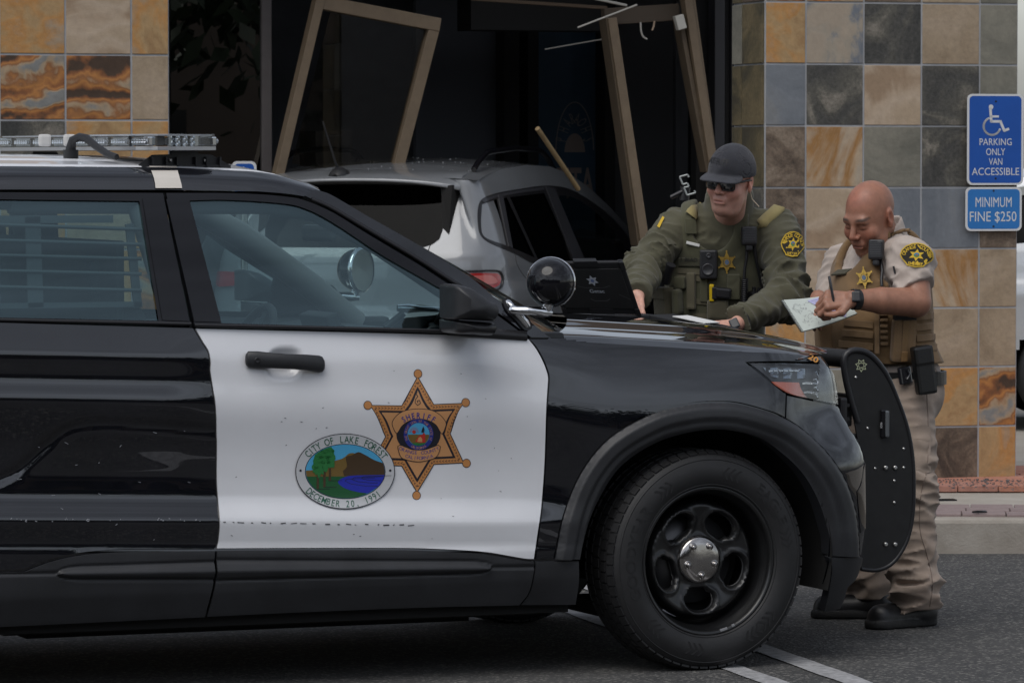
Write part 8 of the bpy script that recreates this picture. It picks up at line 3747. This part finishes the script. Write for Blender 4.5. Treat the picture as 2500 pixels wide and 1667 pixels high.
for i in range(12):                             # rope pattern along the rim
    a, b = np.array(star_px[i]), np.array(star_px[(i + 1) % 12])
    a2, b2 = cx + (a[0] - cx) * .92, cy + (a[1] - cy) * .92
    for k in range(9):
        t = (k + .5) / 9
        p = a + (b - a) * t
        p = np.array([cx, cy]) + (p - np.array([cx, cy])) * .925
        d = (b - a) / np.linalg.norm(b - a)
        nrm = np.array([-d[1], d[0]])
        st.line([zd(*(p - d * 10 + nrm * 9)), zd(*(p + d * 8)), zd(*(p - d * 10 - nrm * 9))], 1.1, EM_BLK, 2)
for (x, y) in [(1321, 133), (1802, 423), (1810, 1033), (1307, 1357), (816, 450)]:
    st.poly(circle(*zd(x, y), 10.6, 11.2, n=20), EM_BLK, 0)
    st.poly(circle(*zd(x, y), 9.0, 9.6, n=20), EM_GOLD, 1)
# banner
ban = [(1058, 650), (1065, 600), (1120, 535), (1210, 495), (1330, 482), (1450, 495), (1540, 540), (1600, 610), (1605, 650), (1560, 740), (1500, 650), (1420, 605), (1325, 590), (1230, 610), (1160, 660), (1105, 735)]
st.poly([zd(*p) for p in spline(ban, 20)], EM_BLK, 4)
st.poly(shrink([zd(*p) for p in spline(ban, 20)], 1.6), EM_TAN, 5)
st.arc_text('SHERIFF', EM_BLUE, 6, zd(1325, 742), 60, 46.5, -44, 44, 14, bold=.02, squeeze=.80)
st.poly(circle(*zd(1325, 745), 54, 44, n=30), EM_BLK, 4)
st.poly(circle(*zd(1325, 742), 36.5, 38, n=36), EM_BLUE, 6)
st.arc_text('THE GREAT SEAL OF THE STATE OF', EM_TAN, 7, zd(1325, 742), 31.5, 32.5, -118, 118, 6, squeeze=.75, res=1)
st.arc_text('CALIFORNIA', EM_TAN, 7, zd(1325, 742), 31.5, 33, 214, 146, 6.5, squeeze=.8, below=True, res=1)
st.poly(circle(*zd(1325, 742), 27, 28, n=32), EM_SKY, 7)
low = [zd(1325 + 108 * math.cos(a), 742 + 112 * math.sin(a)) for a in np.linspace(0, math.pi, 20)]
st.poly(low, EM_OLV, 8)
low2 = [zd(1325 + 108 * math.cos(a), 742 + 112 * math.sin(a)) for a in np.linspace(R(50), R(130), 14)]
st.poly(low2, EM_GRN, 9)
st.poly(circle(*zd(1278, 715), 4.6, 4.6, n=14), EM_RED, 9)
for k in range(9):
    a = R(180 + k * 22)
    st.line([zd(1278 + 26 * math.cos(a), 715 + 26 * math.sin(a)), zd(1278 + 50 * math.cos(a), 715 + 50 * math.sin(a))], .8, EM_RED, 9)
st.poly([zd(*p) for p in [(1290, 812), (1330, 752), (1365, 740), (1378, 720), (1392, 745), (1392, 820), (1340, 826)]], EM_RED, 9)
st.poly([zd(*p) for p in [(1310, 815), (1322, 775), (1345, 762), (1362, 790), (1360, 818)]], EM_TAN, 10)
st.poly([zd(*p) for p in [(1352, 720), (1358, 690), (1372, 660), (1384, 690), (1378, 722)]], EM_BLK, 10)
rib = [(1112, 860), (1135, 845), (1200, 868), (1270, 893), (1380, 893), (1460, 868), (1525, 845), (1548, 862), (1515, 960), (1440, 1000), (1320, 1020), (1200, 1000), (1140, 965)]
st.poly([zd(*p) for p in spline(rib, 20)], EM_BLK, 7)
st.poly(shrink([zd(*p) for p in spline(rib, 20)], 1.6), EM_TAN, 8)
st.arc_text('ORANGE COUNTY', EM_BLUE, 9, zd(1330, 540), 97, 93.5, 210, 150, 8.6, squeeze=.95, below=True)
st.arc_text('CALIFORNIA', EM_BLUE, 9, zd(1330, 560), 100, 101.5, 199.5, 160.5, 8.6, squeeze=.95, below=True)
st.line([zd(*p) for p in [(1312, 315), (1300, 335), (1318, 360), (1295, 390), (1290, 425), (1315, 450), (1345, 430), (1335, 400), (1312, 405), (1318, 425)]], 1.7, EM_BLK, 5)
star_o = st.build('star_emblem', fd)
star_o['kind'] = 'stuff'
st = Decal(put_surf(SIDE), spacing=6, lay=.00035, base=.0046)
oc = zd(584, 1115)
ell = lambda rx, ry, n=60: circle(oc[0], oc[1], rx / 4.126, ry / 4.126, n=n)
st.poly(ell(502, 384), EM_BLK, 0)
st.poly(ell(494, 376), EM_SIL, 1)
st.poly(ell(406, 280), EM_BLK, 2)
IN = ell(399, 273)
st.poly(IN, EM_SKY, 3)


def clip(poly):
    """keep a shape inside the inner oval by pulling outside points back"""
    out = []
    for x, y in spline(poly, 14):
        dx, dy = (x - 584) / 397, (y - 1115) / 271
        r = math.hypot(dx, dy)
        if r > 1: x, y = 584 + dx / r * 397, 1115 + dy / r * 271
        out.append(zd(x, y))
    return out


st.poly(clip([(180, 1105, 1), (260, 1100), (330, 1080), (470, 1010), (560, 980), (630, 930), (700, 940), (720, 1000), (640, 1180, 1), (180, 1175, 1)]), EM_OLV, 4)
st.poly(clip([(560, 1110, 1), (600, 1060), (590, 970), (650, 950), (715, 918), (790, 950), (880, 1000), (1000, 1040, 1), (1000, 1160, 1), (570, 1160, 1)]), EM_BRN, 5)
st.poly(clip([(180, 1165, 1), (600, 1165, 1), (560, 1250), (800, 1340, 1), (584, 1420, 1), (300, 1400, 1)]), EM_DGRN, 6)
st.poly(clip([(990, 1148, 1), (620, 1160), (510, 1215), (570, 1280), (700, 1320), (810, 1335, 1), (940, 1250, 1)]), EM_LAKE, 7)
for k, (x0, y0) in enumerate(((580, 1200), (650, 1185), (745, 1175))):
    st.line([zd(x0 + 300, y0 - 20), zd(x0 + 20, y0 - 10), zd(x0, y0 + 10), zd(x0 + 60, y0 + 40 - k * 8), zd(x0 + 200, y0 + 60 - k * 14), zd(min(x0 + 330, 910), y0 + 62 - k * 16)], 1.0, EM_BLK, 8)
rs = random.Random(9)
for (cx0, cy0, w, h) in ((320, 1040, 62, 130), (375, 990, 60, 130), (435, 985, 48, 110), (345, 930, 70, 70), (420, 920, 50, 60), (290, 1080, 40, 70)):
    pts_ = []
    for a in np.linspace(0, 2 * math.pi, 22, endpoint=False):
        k = rs.uniform(.80, 1.12)
        pts_.append((cx0 + w * k * math.cos(a), cy0 + h * k * math.sin(a)))
    st.poly(clip(pts_), EM_GRN, 8)
for (x0, y0, y1) in ((305, 1150, 1295), (372, 1105, 1275), (427, 1080, 1210)):
    st.poly([zd(x0 - 9, y0), zd(x0 + 12, y0), zd(x0 + 12, y1), zd(x0 - 12, y1)], EM_BRN, 7)
    st.line([zd(x0, y1 - 2), zd(x0 + 120, y1 - 4)], 1.1, EM_BLK, 8)
st.arc_text('CITY OF LAKE FOREST', EM_TXT, 3, oc, 450 / 4.126, 326 / 4.126, -60, 64, 17.5, squeeze=.72, bold=.004)
st.arc_text('DECEMBER 20, 1991', EM_TXT, 3, oc, 452 / 4.126, 330 / 4.126, 236, 130, 17.5, squeeze=.72, bold=.004, below=True)
for x in (134, 1037): st.poly(circle(*zd(x, 1105), 3, 3, n=12), EM_BLK, 3)
ov = st.build('city_oval', fd)
ov['kind'] = 'stuff'

# ================================================================== what stands across the car park behind the viewer (seen in paint and glass)
LEAF = [mat('leaf_dark', (.030, .045, .018), rough=.6, var=.4, vscale=2), mat('leaf_mid', (.045, .065, .024), rough=.6, var=.4, vscale=2)]
BARK = mat('bark', (.06, .048, .036), rough=.9, bump=.5, bscale=20, bdist=.02)


def make_tree(seed, h=8.0, r=3.0):
    rs = np.random.default_rng(seed)
    n = 3200
    cl = rs.normal(size=(26, 3)) * np.array([r * .5, r * .5, h * .16]) + np.array([0, 0, h * .66])
    k = rs.integers(0, 26, n)
    c = cl[k] + rs.normal(size=(n, 3)) * r * .24
    a = rs.normal(size=(n, 3)); a /= np.linalg.norm(a, axis=1, keepdims=True)
    b = np.cross(a, rs.normal(size=(n, 3))); b /= np.linalg.norm(b, axis=1, keepdims=True)
    s = rs.uniform(.10, .22, n)[:, None]
    V = np.stack([c - a * s * 1.5, c + b * s * .7, c + a * s * 1.5, c - b * s * .7], 1).reshape(-1, 3)
    F_ = np.arange(n * 4).reshape(n, 4)
    tr = MB()
    tr.tube([(0, 0, 0), (.05, .02, h * .2), (-.03, .05, h * .45), (.02, 0, h * .7)], [.22, .17, .13, .06], 10)
    for q in cl[:9]:
        tr.tube([(0, .02, h * .38), tuple(q * .5 + np.array([0, 0, h * .25])), tuple(q)], [.09, .06, .02], 7)
    return V, F_, tr


trees = []
labels = ['tall leafy tree across the car park, nearest the low building door', 'second leafy tree across the car park']
pos = [(-15, -13, 1.0, 0), (-9.5, -11, .92, 1), (-4, -14, 1.08, 2), (1.5, -12, .95, 3), (7, -14, 1.1, 4), (12.5, -11, .9, 5), (18, -13.5, 1.05, 6), (-21, -12, 1.0, 7), (24, -12, 1.0, 8)]
V, F_, tr = make_tree(3)
crown0 = trunk0 = None
for i, (x, y, k, j) in enumerate(pos):
    t = empty('tree', (x, y, 0), j * 1.3)
    t.scale = (k, k, k)
    tag(t, 'leafy green tree across the car park, mirrored in the patrol car paint', 'tree', group='trees across the car park')
    if crown0 is None:
        crown0 = mesh_obj('crown', V, F_, LEAF[0], t, smooth=False)
        trunk0 = tr.build('trunk', BARK, t)
    else:
        for src in (crown0, trunk0):
            c = src.copy(); COL.objects.link(c); c.parent = t
bl = empty('low_building', (0, -30, 0))
tag(bl, 'long low brown building across the car park behind the trees', 'building')
mb = MB()
mb.box((0, 0, 3.4), (90, 6, 6.8))
mb.build('wall', mat('brown_stucco', (.16, .12, .09), rough=.9, var=.15, vscale=.8), bl)
mb = MB()
mb.box((0, 0.4, 7.1), (91, 7.2, .7), bev=.05)
mb.build('roof_edge', mat('brown_roof', (.07, .05, .04), rough=.9), bl)
for k in range(12):
    mb = MB()
    mb.box((-33 + k * 6, 3.02, 1.7), (3.4, .08, 2.2))
    mb.build('window', GLOSS_BLK, bl)

# ================================================================== debris on the pavement
rs = random.Random(17)
mb = MB()
for k in range(260):
    px_, py_ = rs.uniform(2285, 2500), 1170 + abs(rs.gauss(0, 13))
    p = on_ground(px_, py_, KZ + .015)
    s = rs.uniform(.002, .007)
    if rs.random() < .04: s *= 2.0
    mb.box(p + np.array([0, 0, s * .3]), (s * rs.uniform(.7, 1.8), s, s * .6), rot=Matrix.Rotation(rs.uniform(0, 3), 3, 'Z') @ Matrix.Rotation(rs.uniform(-.4, .4), 3, 'X'))
tag(mb.build('gravel_debris', mat('dark_debris', (.05, .05, .055), rough=.7, color2=(.16, .15, .15), vscale=40)), 'dark crumbs of debris along the foot of the pillar', 'debris', kind='stuff')
for (x, y, w, h, lb) in ((2300, 1222, .07, .018, 'flat black shard lying on the pavement slabs'), (2391, 1251, .035, .014, 'small black chip lying near the kerb')):
    p = on_ground(x, y, KZ + .018)
    mb = MB()
    mb.add([(-w, -h, 0), (-w * .2, -h * 1.4, 0), (w, -h * .4, 0), (w * .8, h, 0), (-w * .6, h * 1.2, 0), (-w, -h, .008), (-w * .2, -h * 1.4, .012), (w, -h * .4, .006), (w * .8, h, .010), (-w * .6, h * 1.2, .008)],
           [(5, 6, 7, 8, 9), (4, 3, 2, 1, 0)] + [(i, (i + 1) % 5, 5 + (i + 1) % 5, 5 + i) for i in range(5)])
    o = mb.build('shard', TRIM_DK)
    o.location = Vector(p)
    tag(o, lb, 'shard')

# ================================================================== silver car beyond the pillar
SILV = mat('silver_car_paint', (.52, .54, .56), rough=.3, metal=.3, coat=1, coat_rough=.03)
sc_loc = Vector((2.53, 28.1, KZ))
silver, SS, SR, spc, SM = make_hatch('silver_car', 'silver car parked beyond the tiled pillar, only its tail and tyre showing', sc_loc, 0.0, 0.0, SILV)
q = SS.Q
cq = SS.V[q].mean(1)
keep = ~((np.hypot(cq[:, 0] - .86, cq[:, 2] - .33) < .37))
keep &= ~((np.hypot(cq[:, 0] - 3.55, cq[:, 2] - .33) < .37))
keep &= ~((cq[:, 2] > 1.12) & (cq[:, 2] < 1.46) & (cq[:, 0] > .5) & (cq[:, 0] < 2.9))
q = q[keep]
a = SS.V[q[0]]
if np.dot(np.cross(a[1] - a[0], a[2] - a[0]), SS.VN[q[0][0]]) < 0: q = q[:, ::-1]
us, inv = np.unique(q.ravel(), return_inverse=True)
bs2 = mesh_obj('body_side', SS.V[us], inv.reshape(-1, 4), SILV, silver, normals=SS.VN[us])
c = bs2.copy(); COL.objects.link(c); c.scale = (1, -1, 1)
for x in (.86, 3.55):
    for y in (-.80, .80): simple_wheel(silver, x, y)
mb = MB()
mb.box((1.9, 0, .9), (3.0, 1.55, 1.0), bev=.1)
mb.build('dark_cabin', MATTE_BLK, silver)
